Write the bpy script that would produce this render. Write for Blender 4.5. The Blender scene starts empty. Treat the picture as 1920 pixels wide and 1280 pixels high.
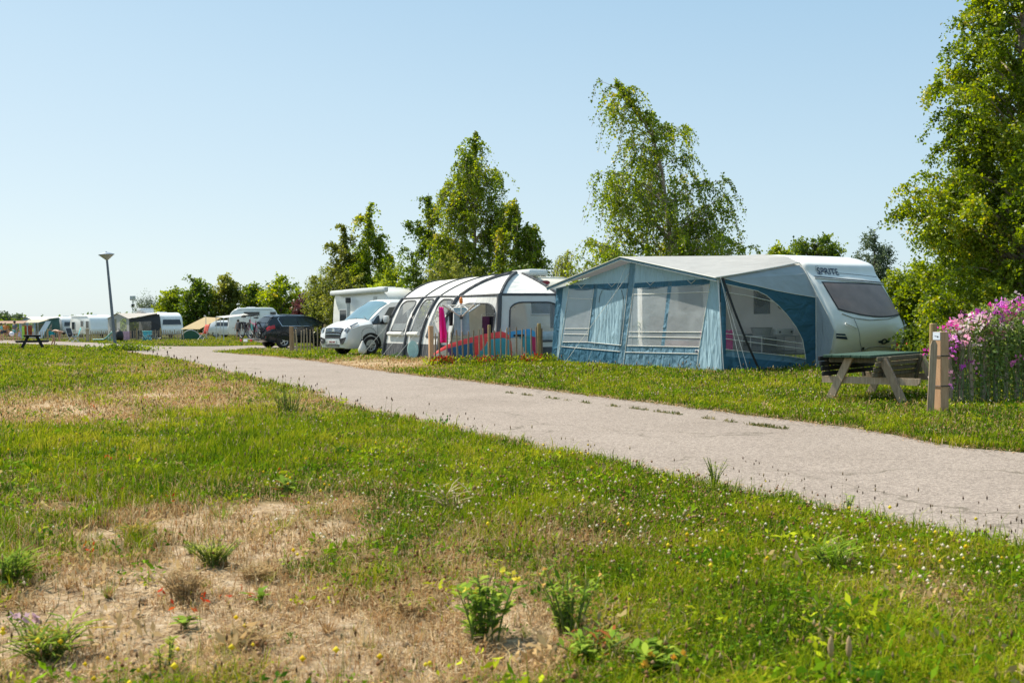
import bpy, bmesh, math, random
import numpy as np
from mathutils import Vector, Matrix
rad = math.radians
random.seed(7); RNG = np.random.default_rng(7)
S = bpy.context.scene; COL = S.collection
# ------------------------------------------------------------ camera
F = 1867.0; CZ = 1.25
PITCH = math.atan(38 / F); ROLL = rad(.6)
fw = np.array([0, math.cos(PITCH), -math.sin(PITCH)])
_u = np.array([0, math.sin(PITCH), math.cos(PITCH)]); _r = np.array([1., 0, 0])
CR = _r * math.cos(ROLL) - _u * math.sin(ROLL); CU = _u * math.cos(ROLL) + _r * math.sin(ROLL)
cam = bpy.data.cameras.new('camera'); co = bpy.data.objects.new('camera', cam); COL.objects.link(co)
cam.sensor_width = 36; cam.lens = F / 1920 * 36; cam.clip_end = 6000; cam.clip_start = .05
co.matrix_world = Matrix(((CR[0], CU[0], -fw[0], 0), (CR[1], CU[1], -fw[1], 0), (CR[2], CU[2], -fw[2], CZ), (0, 0, 0, 1)))
cam.dof.use_dof = True; cam.dof.focus_distance = 21; cam.dof.aperture_fstop = 5.0
S.camera = co
# ------------------------------------------------------------ sky, sun, exposure
SUN_EL = 54; SUN_AZ = -55        # azimuth from +Y, negative = to the left
w = bpy.data.worlds.new('World'); S.world = w; w.use_nodes = True
nt = w.node_tree; bg = nt.nodes['Background']
sky = nt.nodes.new('ShaderNodeTexSky'); sky.sky_type = 'NISHITA'; sky.sun_disc = False
sky.sun_elevation = rad(SUN_EL); sky.sun_rotation = rad(SUN_AZ)
sky.air_density = 1.0; sky.dust_density = .7; sky.ozone_density = 2.0; sky.altitude = 0
# summer haze: the sky pales towards the horizon and towards the sun's side (left)
_g = nt.nodes.new('ShaderNodeTexCoord'); _s = nt.nodes.new('ShaderNodeSeparateXYZ'); nt.links.new(_g.outputs['Generated'], _s.inputs[0])
_a = nt.nodes.new('ShaderNodeMath'); _a.operation = 'MULTIPLY'; _a.inputs[1].default_value = 2.6; nt.links.new(_s.outputs['Z'], _a.inputs[0])
_b = nt.nodes.new('ShaderNodeMath'); _b.operation = 'MULTIPLY_ADD'; _b.inputs[1].default_value = .42; nt.links.new(_s.outputs['X'], _b.inputs[0]); nt.links.new(_a.outputs[0], _b.inputs[2])
_c = nt.nodes.new('ShaderNodeValToRGB'); _e = _c.color_ramp.elements; _e[0].position = .0; _e[0].color = (.80, .93, .97, 1); _e[1].position = 1; _e[1].color = (.42, .67, .88, 1)
_q = _e.new(.5); _q.color = (.62, .82, .94, 1); nt.links.new(_b.outputs[0], _c.inputs[0])
_v = nt.nodes.new('ShaderNodeVectorMath'); _v.operation = 'SCALE'; _v.inputs['Scale'].default_value = 4.95; nt.links.new(_c.outputs[0], _v.inputs[0])
_x = nt.nodes.new('ShaderNodeMixRGB'); _x.inputs[0].default_value = .84; nt.links.new(sky.outputs[0], _x.inputs[1]); nt.links.new(_v.outputs[0], _x.inputs[2]); nt.links.new(_x.outputs[0], bg.inputs[0]); bg.inputs[1].default_value = .095
sl = bpy.data.lights.new('sun', 'SUN'); sl.energy = 3.9; sl.angle = rad(.53); sl.color = (1, .92, .77)
so = bpy.data.objects.new('sun', sl); COL.objects.link(so)
sd = Vector((math.sin(rad(SUN_AZ)) * math.cos(rad(SUN_EL)), math.cos(rad(SUN_AZ)) * math.cos(rad(SUN_EL)), math.sin(rad(SUN_EL))))
so.rotation_euler = sd.to_track_quat('Z', 'Y').to_euler(); so.location = (0, 0, 30)
S.view_settings.view_transform = 'Standard'; S.view_settings.look = 'None'
S.view_settings.exposure = .96; S.view_settings.gamma = 1
S.render.engine = 'CYCLES'
S.cycles.max_bounces = 8; S.cycles.transparent_max_bounces = 12; S.cycles.use_denoising = True
# ------------------------------------------------------------ where a line of sight meets the ground or a plane
def ray(px, py): return fw + CR * (px - 960) / F + CU * (640 - py) / F
def G(px, py, z=0.):
    d = ray(px, py); t = (z - CZ) / d[2]; return np.array([0, 0, CZ]) + d * t
def at(px, py, Y):
    d = ray(px, py); return np.array([0, 0, CZ]) + d * Y / d[1]
def projv(x, y, z=0):
    v = np.stack([x, y, z - CZ + 0 * x], -1); dz = np.maximum(v @ fw, .3)
    return 960 + F * (v @ CR) / dz, 640 - F * (v @ CU) / dz
# ------------------------------------------------------------ materials
def NN(n, t, **k):
    x = n.nodes.new(t)
    for a, b in k.items(): setattr(x, a, b)
    return x
def M(name, col, rough=.6, var=.12, scale=6., metal=0., bump=0., bscale=None, spec=.4, coat=0., transl=0., alpha=None, dirt=0.):
    m = bpy.data.materials.new(name); m.use_nodes = True; n = m.node_tree; p = n.nodes['Principled BSDF']; out = n.nodes['Material Output']
    tc = NN(n, 'ShaderNodeTexCoord'); nz = NN(n, 'ShaderNodeTexNoise'); nz.inputs['Scale'].default_value = scale; nz.inputs['Detail'].default_value = 5
    n.links.new(tc.outputs['Object'], nz.inputs['Vector'])
    rp = NN(n, 'ShaderNodeValToRGB'); e = rp.color_ramp.elements
    e[0].position = .3; e[1].position = .7
    e[0].color = (*[c * (1 - var) for c in col], 1); e[1].color = (*[min(1, c * (1 + var)) for c in col], 1)
    n.links.new(nz.outputs['Fac'], rp.inputs['Fac']); cs = rp.outputs['Color']
    if dirt:
        n2 = NN(n, 'ShaderNodeTexNoise'); n2.inputs['Scale'].default_value = scale * .35; n2.inputs['Detail'].default_value = 8; n2.inputs['Roughness'].default_value = .7
        n.links.new(tc.outputs['Object'], n2.inputs['Vector'])
        r2 = NN(n, 'ShaderNodeMapRange'); r2.inputs[1].default_value = .5; r2.inputs[2].default_value = .75; r2.inputs[4].default_value = dirt
        n.links.new(n2.outputs['Fac'], r2.inputs[0])
        mx = NN(n, 'ShaderNodeMixRGB'); mx.inputs[2].default_value = (.16, .14, .11, 1)
        n.links.new(r2.outputs[0], mx.inputs[0]); n.links.new(cs, mx.inputs[1]); cs = mx.outputs[0]
    n.links.new(cs, p.inputs['Base Color'])
    p.inputs['Roughness'].default_value = rough; p.inputs['Metallic'].default_value = metal
    p.inputs['Specular IOR Level'].default_value = spec; p.inputs['Coat Weight'].default_value = coat; p.inputs['Coat Roughness'].default_value = .06
    if bump:
        nb = NN(n, 'ShaderNodeTexNoise'); nb.inputs['Scale'].default_value = bscale or scale * 3; nb.inputs['Detail'].default_value = 4
        n.links.new(tc.outputs['Object'], nb.inputs['Vector'])
        b = NN(n, 'ShaderNodeBump'); b.inputs['Strength'].default_value = 1; b.inputs['Distance'].default_value = bump
        n.links.new(nb.outputs['Fac'], b.inputs['Height']); n.links.new(b.outputs[0], p.inputs['Normal'])
    sh = p.outputs[0]
    if transl:
        tr = NN(n, 'ShaderNodeBsdfTranslucent'); n.links.new(cs, tr.inputs[0])
        mx = NN(n, 'ShaderNodeMixShader'); mx.inputs[0].default_value = transl
        n.links.new(sh, mx.inputs[1]); n.links.new(tr.outputs[0], mx.inputs[2]); sh = mx.outputs[0]
    if alpha is not None:
        tp = NN(n, 'ShaderNodeBsdfTransparent'); mx = NN(n, 'ShaderNodeMixShader'); mx.inputs[0].default_value = alpha
        n.links.new(tp.outputs[0], mx.inputs[1]); n.links.new(sh, mx.inputs[2]); sh = mx.outputs[0]
    n.links.new(sh, out.inputs[0]); return m
def leafmat(name, stops, transl=.45, rough=.5, spec=.35):
    m = bpy.data.materials.new(name); m.use_nodes = True; n = m.node_tree; p = n.nodes['Principled BSDF']; out = n.nodes['Material Output']
    a = NN(n, 'ShaderNodeAttribute', attribute_name='v'); rp = NN(n, 'ShaderNodeValToRGB')
    el = rp.color_ramp.elements
    el[0].position = stops[0][0]; el[0].color = (*stops[0][1], 1); el[1].position = stops[-1][0]; el[1].color = (*stops[-1][1], 1)
    for s, c in stops[1:-1]:
        q = el.new(s); q.color = (*c, 1)
    n.links.new(a.outputs['Fac'], rp.inputs[0]); n.links.new(rp.outputs[0], p.inputs['Base Color'])
    p.inputs['Roughness'].default_value = rough; p.inputs['Specular IOR Level'].default_value = spec
    hs = NN(n, 'ShaderNodeHueSaturation'); hs.inputs['Hue'].default_value = .488; hs.inputs['Saturation'].default_value = 1.12; hs.inputs['Value'].default_value = 1.65; n.links.new(rp.outputs[0], hs.inputs['Color'])
    tr = NN(n, 'ShaderNodeBsdfTranslucent'); n.links.new(hs.outputs[0], tr.inputs[0])
    mx = NN(n, 'ShaderNodeMixShader'); mx.inputs[0].default_value = transl
    n.links.new(p.outputs[0], mx.inputs[1]); n.links.new(tr.outputs[0], mx.inputs[2]); n.links.new(mx.outputs[0], out.inputs[0]); return m
def colmat(name, transl=.35, rough=.6, spec=.25):
    m = bpy.data.materials.new(name); m.use_nodes = True; n = m.node_tree; p = n.nodes['Principled BSDF']; out = n.nodes['Material Output']
    a = NN(n, 'ShaderNodeAttribute', attribute_name='Col'); n.links.new(a.outputs['Color'], p.inputs['Base Color'])
    p.inputs['Roughness'].default_value = rough; p.inputs['Specular IOR Level'].default_value = spec
    tr = NN(n, 'ShaderNodeBsdfTranslucent'); n.links.new(a.outputs['Color'], tr.inputs[0])
    mx = NN(n, 'ShaderNodeMixShader'); mx.inputs[0].default_value = transl
    n.links.new(p.outputs[0], mx.inputs[1]); n.links.new(tr.outputs[0], mx.inputs[2]); n.links.new(mx.outputs[0], out.inputs[0]); return m
def woodmat(name, c1, c2, rough=.75, sc=(14, 14, 1.2)):
    m = bpy.data.materials.new(name); m.use_nodes = True; n = m.node_tree; p = n.nodes['Principled BSDF']
    tc = NN(n, 'ShaderNodeTexCoord'); mp = NN(n, 'ShaderNodeMapping'); mp.inputs['Scale'].default_value = sc
    oi = NN(n, 'ShaderNodeObjectInfo'); ad = NN(n, 'ShaderNodeVectorMath', operation='ADD')
    n.links.new(tc.outputs['Object'], ad.inputs[0]); n.links.new(oi.outputs['Random'], ad.inputs[1]); n.links.new(ad.outputs[0], mp.inputs['Vector'])
    nz = NN(n, 'ShaderNodeTexNoise'); nz.inputs['Scale'].default_value = 3; nz.inputs['Detail'].default_value = 6; nz.inputs['Roughness'].default_value = .65
    n.links.new(mp.outputs[0], nz.inputs['Vector']); rp = NN(n, 'ShaderNodeValToRGB'); e = rp.color_ramp.elements
    e[0].position = .3; e[1].position = .68; e[0].color = (*c1, 1); e[1].color = (*c2, 1)
    n.links.new(nz.outputs['Fac'], rp.inputs[0])
    mv = NN(n, 'ShaderNodeMapRange'); mv.inputs[3].default_value = .75; mv.inputs[4].default_value = 1.2; n.links.new(oi.outputs['Random'], mv.inputs[0])
    mu = NN(n, 'ShaderNodeVectorMath', operation='SCALE'); n.links.new(rp.outputs[0], mu.inputs[0]); n.links.new(mv.outputs[0], mu.inputs['Scale'])
    n.links.new(mu.outputs[0], p.inputs['Base Color']); p.inputs['Roughness'].default_value = rough; p.inputs['Specular IOR Level'].default_value = .25
    b = NN(n, 'ShaderNodeBump'); b.inputs['Distance'].default_value = .004; n.links.new(nz.outputs['Fac'], b.inputs['Height']); n.links.new(b.outputs[0], p.inputs['Normal'])
    return m
def fabric(name, col, transl=.2, wr=.012, ws=(1.2, 5, 1.0), rough=.75, dirt=.0, var=.06, alpha=None):
    """awning cloth: stretched wrinkles as a bump, thin enough to let some light through"""
    m = M(name, col, rough, var, 2.5, bump=0, spec=.2, transl=transl, dirt=dirt, alpha=alpha); n = m.node_tree; p = n.nodes['Principled BSDF']
    tc = NN(n, 'ShaderNodeTexCoord'); mp = NN(n, 'ShaderNodeMapping'); mp.inputs['Scale'].default_value = ws; mp.inputs['Rotation'].default_value = (.35, 0, 0)
    n.links.new(tc.outputs['Object'], mp.inputs[0]); nz = NN(n, 'ShaderNodeTexNoise'); nz.inputs['Scale'].default_value = 1.6; nz.inputs['Detail'].default_value = 2.5; nz.inputs['Distortion'].default_value = .6
    n.links.new(mp.outputs[0], nz.inputs['Vector']); b = NN(n, 'ShaderNodeBump'); b.inputs['Distance'].default_value = wr * 5
    n.links.new(nz.outputs['Fac'], b.inputs['Height']); n.links.new(b.outputs[0], p.inputs['Normal']); return m
# ------------------------------------------------------------ mesh helpers
class MB:
    def __init__(s): s.v = []; s.f = []; s.mi = []; s.cur = 0
    def add(s, vs, fs):
        o = len(s.v); s.v += [tuple(map(float, p)) for p in vs]; s.f += [tuple(i + o for i in f) for f in fs]; s.mi += [s.cur] * len(fs); return s
    def box(s, c, d, rz=0., ry=0., rx=0., bev=0.):
        x, y, z = [k / 2 for k in d]
        if bev:
            b = min(bev, x * .9, y * .9, z * .9); P = []
            bm = bmesh.new(); bmesh.ops.create_cube(bm, size=1)
            for v in bm.verts: v.co = Vector((v.co.x * 2 * x, v.co.y * 2 * y, v.co.z * 2 * z))
            bmesh.ops.bevel(bm, geom=list(bm.edges), offset=b, segments=2, affect='EDGES', profile=.5)
            bm.verts.index_update(); vs = [v.co.copy() for v in bm.verts]; fs = [[v.index for v in f.verts] for f in bm.faces]; bm.free()
        else:
            vs = [Vector((a * x, b_ * y, e * z)) for a in (-1, 1) for b_ in (-1, 1) for e in (-1, 1)]
            fs = [(0, 1, 3, 2), (4, 6, 7, 5), (0, 4, 5, 1), (2, 3, 7, 6), (0, 2, 6, 4), (1, 5, 7, 3)]
        R = Matrix.Rotation(rz, 3, 'Z') @ Matrix.Rotation(ry, 3, 'Y') @ Matrix.Rotation(rx, 3, 'X')
        return s.add([R @ p + Vector(c) for p in vs], fs)
    def beam(s, a, b, wd, ht, upv=(0, 0, 1)):
        a = Vector(a); b = Vector(b); t = (b - a).normalized(); u = Vector(upv)
        if abs(t.dot(u)) > .95: u = Vector((1, 0, 0))
        r = t.cross(u).normalized(); u = r.cross(t)
        vs = [p + r * (i * wd / 2) + u * (j * ht / 2) for p in (a, b) for i, j in ((-1, -1), (1, -1), (1, 1), (-1, 1))]
        return s.add(vs, [(0, 1, 2, 3), (7, 6, 5, 4), (0, 4, 5, 1), (1, 5, 6, 2), (2, 6, 7, 3), (3, 7, 4, 0)])
    def tube(s, pts, r, n=6, cap=True):
        pts = [Vector(p) for p in pts]; k = len(pts); rs = r if hasattr(r, '__len__') else [r] * k; vs = []
        for i, p in enumerate(pts):
            t = (pts[min(i + 1, k - 1)] - pts[max(i - 1, 0)]).normalized(); u = Vector((0, 0, 1)) if abs(t.z) < .9 else Vector((1, 0, 0))
            a = t.cross(u).normalized(); b = t.cross(a)
            vs += [p + (a * math.cos(2 * math.pi * j / n) + b * math.sin(2 * math.pi * j / n)) * rs[i] for j in range(n)]
        fs = [(i * n + j, i * n + (j + 1) % n, (i + 1) * n + (j + 1) % n, (i + 1) * n + j) for i in range(k - 1) for j in range(n)]
        if cap: fs += [tuple(range(n - 1, -1, -1)), tuple((k - 1) * n + j for j in range(n))]
        return s.add(vs, fs)
    def lathe(s, prof, c=(0, 0, 0), n=20, axis='Z', cap=True):
        vs = []
        for r, h in prof:
            for j in range(n):
                a = 2 * math.pi * j / n; x, y = r * math.cos(a), r * math.sin(a)
                p = (x, y, h) if axis == 'Z' else ((h, x, y) if axis == 'X' else (x, h, y))
                vs.append((p[0] + c[0], p[1] + c[1], p[2] + c[2]))
        k = len(prof); fs = [(i * n + j, i * n + (j + 1) % n, (i + 1) * n + (j + 1) % n, (i + 1) * n + j) for i in range(k - 1) for j in range(n)]
        if cap: fs += [tuple(range(n - 1, -1, -1)), tuple((k - 1) * n + j for j in range(n))]
        return s.add(vs, fs)
    def poly(s, pts): return s.add(pts, [tuple(range(len(pts)))])
    def grid(s, fn, nu, nv):
        vs = [fn(i / nu, j / nv) for j in range(nv + 1) for i in range(nu + 1)]
        return s.add(vs, [(j * (nu + 1) + i, j * (nu + 1) + i + 1, (j + 1) * (nu + 1) + i + 1, (j + 1) * (nu + 1) + i) for j in range(nv) for i in range(nu)])
    def prism(s, pts, vec):
        """closed outline pts swept by vec: a solid plate"""
        k = len(pts); vec = Vector(vec); a = [Vector(p) for p in pts]
        return s.add(a + [p + vec for p in a], [tuple(range(k - 1, -1, -1)), tuple(range(k, 2 * k))] + [(i, (i + 1) % k, k + (i + 1) % k, k + i) for i in range(k)])
    def build(s, name, mats, parent=None, smooth=False, thick=0.):
        me = bpy.data.meshes.new(name); me.from_pydata(s.v, [], s.f)
        for m in (mats if isinstance(mats, (list, tuple)) else [mats]): me.materials.append(m)
        if any(s.mi): me.polygons.foreach_set('material_index', s.mi)
        me.validate()
        bm = bmesh.new(); bm.from_mesh(me); bmesh.ops.recalc_face_normals(bm, faces=list(bm.faces)); bm.to_mesh(me); bm.free()
        if smooth: me.polygons.foreach_set('use_smooth', [True] * len(me.polygons))
        o = bpy.data.objects.new(name, me); COL.objects.link(o)
        if parent: o.parent = parent
        if smooth == 2:
            md = o.modifiers.new('split', 'EDGE_SPLIT'); md.split_angle = rad(38)
        if thick:
            md = o.modifiers.new('thick', 'SOLIDIFY'); md.thickness = thick; md.offset = 0
        return o
def tag(o, label=None, cat=None, group=None, kind=None):
    if label: o['label'] = label
    if cat: o['category'] = cat
    if group: o['group'] = group
    if kind: o['kind'] = kind
    return o
def thing(name, label, cat, loc=(0, 0, 0), rz=0., group=None):
    o = bpy.data.objects.new(name, None); COL.objects.link(o); o.empty_display_size = .2
    o.location = tuple(map(float, loc)); o.rotation_euler = (0, 0, rz); return tag(o, label, cat, group)
def copy_tree(o, parent=None):
    c = o.copy(); COL.objects.link(c)
    if parent: c.parent = parent
    for ch in list(o.children): copy_tree(ch, c)
    return c
class Frame:
    """a local frame standing on the ground: X across, Y along, turned by rz"""
    def __init__(s, o, rz): s.o = np.array(o, float); s.rz = rz; s.ex = np.array([math.cos(rz), math.sin(rz), 0]); s.ey = np.array([-math.sin(rz), math.cos(rz), 0])
    def loc(s, p): d = np.array(p) - s.o; return np.array([d @ s.ex, d @ s.ey, d[2]])
    def wor(s, p): return s.o + s.ex * p[0] + s.ey * p[1] + np.array([0, 0, p[2]])
    def hit(s, px, py, axis, val):
        """local point where the sight line through (px, py) meets local plane axis=val"""
        n = (s.ex, s.ey, np.array([0, 0, 1.]))[axis]; d = ray(px, py); c = np.array([0, 0, CZ])
        t = (val - (c - s.o) @ n) / (d @ n); return s.loc(c + d * t)
def meshnp(name, V, Fc, mat, parent=None, attr=None, col=None):
    """big mesh from arrays: V (n,3), Fc (m,k)"""
    me = bpy.data.meshes.new(name); V = np.ascontiguousarray(V, np.float32); Fc = np.ascontiguousarray(Fc, np.int32); k = Fc.shape[1]
    me.vertices.add(len(V)); me.vertices.foreach_set('co', V.ravel()); me.loops.add(Fc.size); me.loops.foreach_set('vertex_index', Fc.ravel())
    me.polygons.add(len(Fc)); me.polygons.foreach_set('loop_start', np.arange(0, Fc.size, k, dtype=np.int32)); me.polygons.foreach_set('loop_total', np.full(len(Fc), k, np.int32))
    me.update(calc_edges=True)
    if attr is not None:
        for an, av in attr.items():
            a = me.attributes.new(an, 'FLOAT', 'POINT'); a.data.foreach_set('value', np.ascontiguousarray(av, np.float32))
    if col is not None:
        a = me.attributes.new('Col', 'FLOAT_COLOR', 'POINT'); c4 = np.ones((len(V), 4), np.float32); c4[:, :3] = col; a.data.foreach_set('color', c4.ravel())
    me.materials.append(mat); o = bpy.data.objects.new(name, me); COL.objects.link(o)
    if parent: o.parent = parent
    return o
def vnoise(x, y, s=0.):
    ix, iy = np.floor(x), np.floor(y); fx, fy = x - ix, y - iy; fx = fx * fx * (3 - 2 * fx); fy = fy * fy * (3 - 2 * fy)
    h = lambda a, b: np.modf(np.abs(np.sin(a * 127.1 + b * 311.7 + s * 74.7) * 43758.5453))[0]
    return (h(ix, iy) * (1 - fx) + h(ix + 1, iy) * fx) * (1 - fy) + (h(ix, iy + 1) * (1 - fx) + h(ix + 1, iy + 1) * fx) * fy
def fbm(x, y, s=0., o=4):
    t = 0; a = .5; k = 0
    for i in range(o): t = t + a * vnoise(x * 2 ** i, y * 2 ** i, s + i); k += a; a *= .55
    return t / k
def inpoly(x, y, P):
    r = np.zeros(x.shape, bool); n = len(P)
    for i in range(n):
        x1, y1 = P[i][:2]; x2, y2 = P[(i + 1) % n][:2]
        if y1 == y2: continue
        r ^= ((y1 > y) != (y2 > y)) & (x < (x2 - x1) * (y - y1) / (y2 - y1) + x1)
    return r
def leafquads(P, size, asp, rng, droop=.0, curl=True, flat=0.):
    n = len(P); d = rng.normal(size=(n, 3)); d[:, 2] -= droop; d /= np.linalg.norm(d, axis=1)[:, None]; u = rng.normal(size=(n, 3)); u[:, 2] *= (1 - flat) ; u -= (u * d).sum(1)[:, None] * d; u /= np.linalg.norm(u, axis=1)[:, None] + 1e-6
    s_ = (size * rng.uniform(.6, 1.35, n))[:, None]; V = np.empty((n, 4, 3)); nrm = np.cross(d, u)
    V[:, 0] = P; V[:, 1] = P + d * s_ * .5 + u * s_ * asp * .5 + nrm * s_ * .08; V[:, 2] = P + d * s_; V[:, 3] = P + d * s_ * .5 - u * s_ * asp * .5 + nrm * s_ * .08
    return V.reshape(-1, 3), np.arange(n * 4).reshape(n, 4)
# ============================================================ ground, road
def smooth_poly(pts, n=10):
    P = [np.array(p, float) for p in pts]; out = []
    for i in range(len(P) - 1):
        p0, p1, p2, p3 = P[max(i - 1, 0)], P[i], P[i + 1], P[min(i + 2, len(P) - 1)]
        for k in range(n):
            t = k / n; out.append(.5 * ((2 * p1) + (-p0 + p2) * t + (2 * p0 - 5 * p1 + 4 * p2 - p3) * t * t + (-p0 + 3 * p1 - 3 * p2 + p3) * t ** 3))
    out.append(P[-1]); return out
near_px = [(1920, 1033), (1740, 1000), (1575, 959), (1400, 925), (1200, 880), (1008, 842), (860, 808), (690, 770), (567, 733), (467, 709), (400, 693), (333, 676), (260, 664), (215, 657), (170, 652), (110, 647), (0, 643.5), (-150, 640)]
far_px = [(1920, 849), (1800, 838), (1700, 820), (1600, 803), (1480, 788), (1300, 765), (1100, 741), (1000, 729), (860, 712), (800, 706), (700, 693), (600, 677.5), (520, 669), (440, 663)]
near_w = [G(*p)[:2] for p in near_px]; far_w = [G(*p)[:2] for p in far_px]
near_w = [near_w[0] * 0 + np.array([7.5, -3.5]), np.array([4.8, 1.2])] + near_w
far_w = [np.array([12.5, .5]), np.array([8.2, 5.6])] + far_w
top_px = [(402, 659.5), (440, 656), (475, 653), (520, 655), (560, 655.5)]      # the tongue of grass and the side lane to the parked car
lane_px = [(560, 649.5), (475, 647.5), (400, 649.5), (300, 649), (215, 644.5), (165, 642), (120, 640.5), (60, 638.5), (0, 637.5), (-150, 634)]
road = smooth_poly(near_w, 8) + [G(*p)[:2] for p in lane_px[::-1]] + [G(*p)[:2] for p in top_px[::-1]] + smooth_poly(far_w, 8)[::-1]
ROAD = [(float(p[0]), float(p[1])) for p in road]
def roadmask(x, y, wob=.12):
    xx = x + (vnoise(x * 2.3, y * 2.3, 3) - .5) * 2 * wob + (vnoise(x * 9, y * 9, 8) - .5) * wob; yy = y + (vnoise(x * 2.3, y * 2.3, 5) - .5) * 2 * wob
    return inpoly(xx, yy, ROAD)
SAND = [(90, 1215, 280, 105, .9), (800, 1180, 260, 90, .8), (370, 1150, 420, 125, 1.05), (450, 1030, 210, 62, .95), (1010, 1200, 110, 80, .7), (720, 1210, 420, 110, 1.05), (500, 968, 150, 36, .9), (650, 1000, 120, 45, .85), (900, 1170, 150, 100, .8), (1000, 1250, 120, 60, .7),
        (130, 765, 150, 16, .62), (300, 742, 90, 14, .55), (130, 684, 60, 6, .6), (110, 957, 90, 14, .7), (690, 683, 110, 9, .85), (1130, 1270, 60, 50, .5), (200, 1010, 60, 25, .6)]
DRY = [(90, 1215, 320, 120, 1.), (830, 1150, 300, 110, .9), (360, 1165, 540, 150, 1.), (460, 1020, 260, 85, .95), (1030, 1200, 150, 110, .75), (720, 1200, 520, 165, 1.), (640, 950, 150, 36, .6), (330, 745, 210, 32, .7), (100, 772, 230, 30, .85), (690, 684, 170, 12, 1.), (300, 690, 160, 14, .35), (1750, 1130, 240, 90, .35), (560, 760, 130, 25, .45), (1000, 1010, 240, 45, .3)]
def ell(px, py, L):
    r = np.full(px.shape, -1.)
    for a, b, c, d, w_ in L: r = np.maximum(r, w_ * (1.25 - np.sqrt(((px - a) / c) ** 2 + ((py - b) / d) ** 2)))
    return r
def zones(x, y):
    px, py = projv(x, y); far = y < 1.5
    n1 = fbm(x * 1.1, y * 1.1, 1); n2 = fbm(x * 4.5, y * 4.5, 2)
    sand = ell(px, py, SAND) + (n1 - .5) * 1.2 + (n2 - .5) * .9 - .22; dry = ell(px, py, DRY) + (n1 - .5) * 1.1 + (n2 - .5) * .5
    bg_ = (fbm(x * .35, y * .35, 9) - .56) * 2.2
    sand = np.where(far, bg_, np.maximum(sand, -1)); dry = np.where(far, bg_ + .3, dry)
    return np.clip(sand * 2.2, 0, 1), np.clip(dry * 1.6, 0, 1), px, py
# ground: one polar sheet, fine near the camera and reaching the horizon
rr = np.concatenate([[0.], np.geomspace(.6, 3000, 230)]); th = np.concatenate([np.linspace(-42, 42, 300), np.linspace(42, 318, 80)[1:-1]])
th = np.radians(np.sort(th)); nT = len(th)
RX, TH = np.meshgrid(rr, th, indexing='ij'); gx, gy = (RX * np.sin(TH)).ravel(), (RX * np.cos(TH)).ravel()
s_, d_, gpx, gpy = zones(gx, gy)
far_f = np.clip((60 - RX.ravel()) / 40, 0, 1)
gz = ((fbm(gx * .9, gy * .9, 21) - .5) * .05 + (fbm(gx * 6, gy * 6, 22) - .5) * .03) * far_f
rm = inpoly(gx, gy, ROAD)
dd = np.full(gx.shape, 9.)
RP = np.array(ROAD); sel = RX.ravel() < 120
for k in range(0, len(RP)):
    a = RP[k]; b = RP[(k + 1) % len(RP)]; ab = b - a; L2 = ab @ ab + 1e-9
    t = np.clip(((gx - a[0]) * ab[0] + (gy - a[1]) * ab[1]) / L2, 0, 1); dd = np.minimum(dd, np.hypot(gx - a[0] - t * ab[0], gy - a[1] - t * ab[1]))
gz = gz * np.clip(dd / .6, 0, 1); gz = np.where(rm, -.03, gz * .9)
idx = np.arange(len(rr) * nT).reshape(len(rr), nT); nx = np.roll(idx, -1, 1)
Fc = np.stack([idx[:-1], nx[:-1], nx[1:], idx[1:]], -1).reshape(-1, 4)[:, ::-1]
def ground_mat():
    m = bpy.data.materials.new('soil_and_turf'); m.use_nodes = True; n = m.node_tree; p = n.nodes['Principled BSDF']
    geo = NN(n, 'ShaderNodeNewGeometry')
    def noise(sc, det=6, rg=.6):
        k = NN(n, 'ShaderNodeTexNoise'); k.inputs['Scale'].default_value = sc; k.inputs['Detail'].default_value = det; k.inputs['Roughness'].default_value = rg; n.links.new(geo.outputs['Position'], k.inputs['Vector']); return k
    def ramp(src, *st):
        r = NN(n, 'ShaderNodeValToRGB'); e = r.color_ramp.elements; e[0].position = st[0][0]; e[0].color = (*st[0][1], 1); e[1].position = st[-1][0]; e[1].color = (*st[-1][1], 1)
        for a, c in st[1:-1]: e.new(a).color = (*c, 1)
        n.links.new(src, r.inputs[0]); return r.outputs[0]
    turf = ramp(noise(3.5, 8, .7).outputs[0], (.36, (.022, .03, .008)), (.52, (.07, .085, .015)), (.7, (.24, .20, .07)))
    dryc = ramp(noise(11, 8, .75).outputs[0], (.32, (.2, .12, .055)), (.5, (.42, .29, .15)), (.68, (.6, .46, .28)))
    sandc = ramp(noise(9, 12, .8).outputs[0], (.36, (.11, .07, .04)), (.46, (.36, .25, .145)), (.56, (.52, .395, .26)), (.70, (.72, .62, .50)))
    ad = NN(n, 'ShaderNodeAttribute', attribute_name='dry'); asd = NN(n, 'ShaderNodeAttribute', attribute_name='sand')
    m1 = NN(n, 'ShaderNodeMixRGB'); n.links.new(ad.outputs['Fac'], m1.inputs[0]); n.links.new(turf, m1.inputs[1]); n.links.new(dryc, m1.inputs[2])
    m2 = NN(n, 'ShaderNodeMixRGB'); n.links.new(asd.outputs['Fac'], m2.inputs[0]); n.links.new(m1.outputs[0], m2.inputs[1]); n.links.new(sandc, m2.inputs[2])
    n.links.new(m2.outputs[0], p.inputs['Base Color']); p.inputs['Roughness'].default_value = .95; p.inputs['Specular IOR Level'].default_value = .1
    b = NN(n, 'ShaderNodeBump'); b.inputs['Distance'].default_value = .03; nb = noise(34, 6, .7); n.links.new(nb.outputs[0], b.inputs['Height']); n.links.new(b.outputs[0], p.inputs['Normal'])
    return m
g = meshnp('ground', np.stack([gx, gy, gz], -1), Fc, ground_mat(), attr={'sand': s_ * far_f, 'dry': np.where(RX.ravel() > 70, .1, d_)}); tag(g, kind='structure')
g.data.polygons.foreach_set('use_smooth', [True] * len(g.data.polygons))
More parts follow.
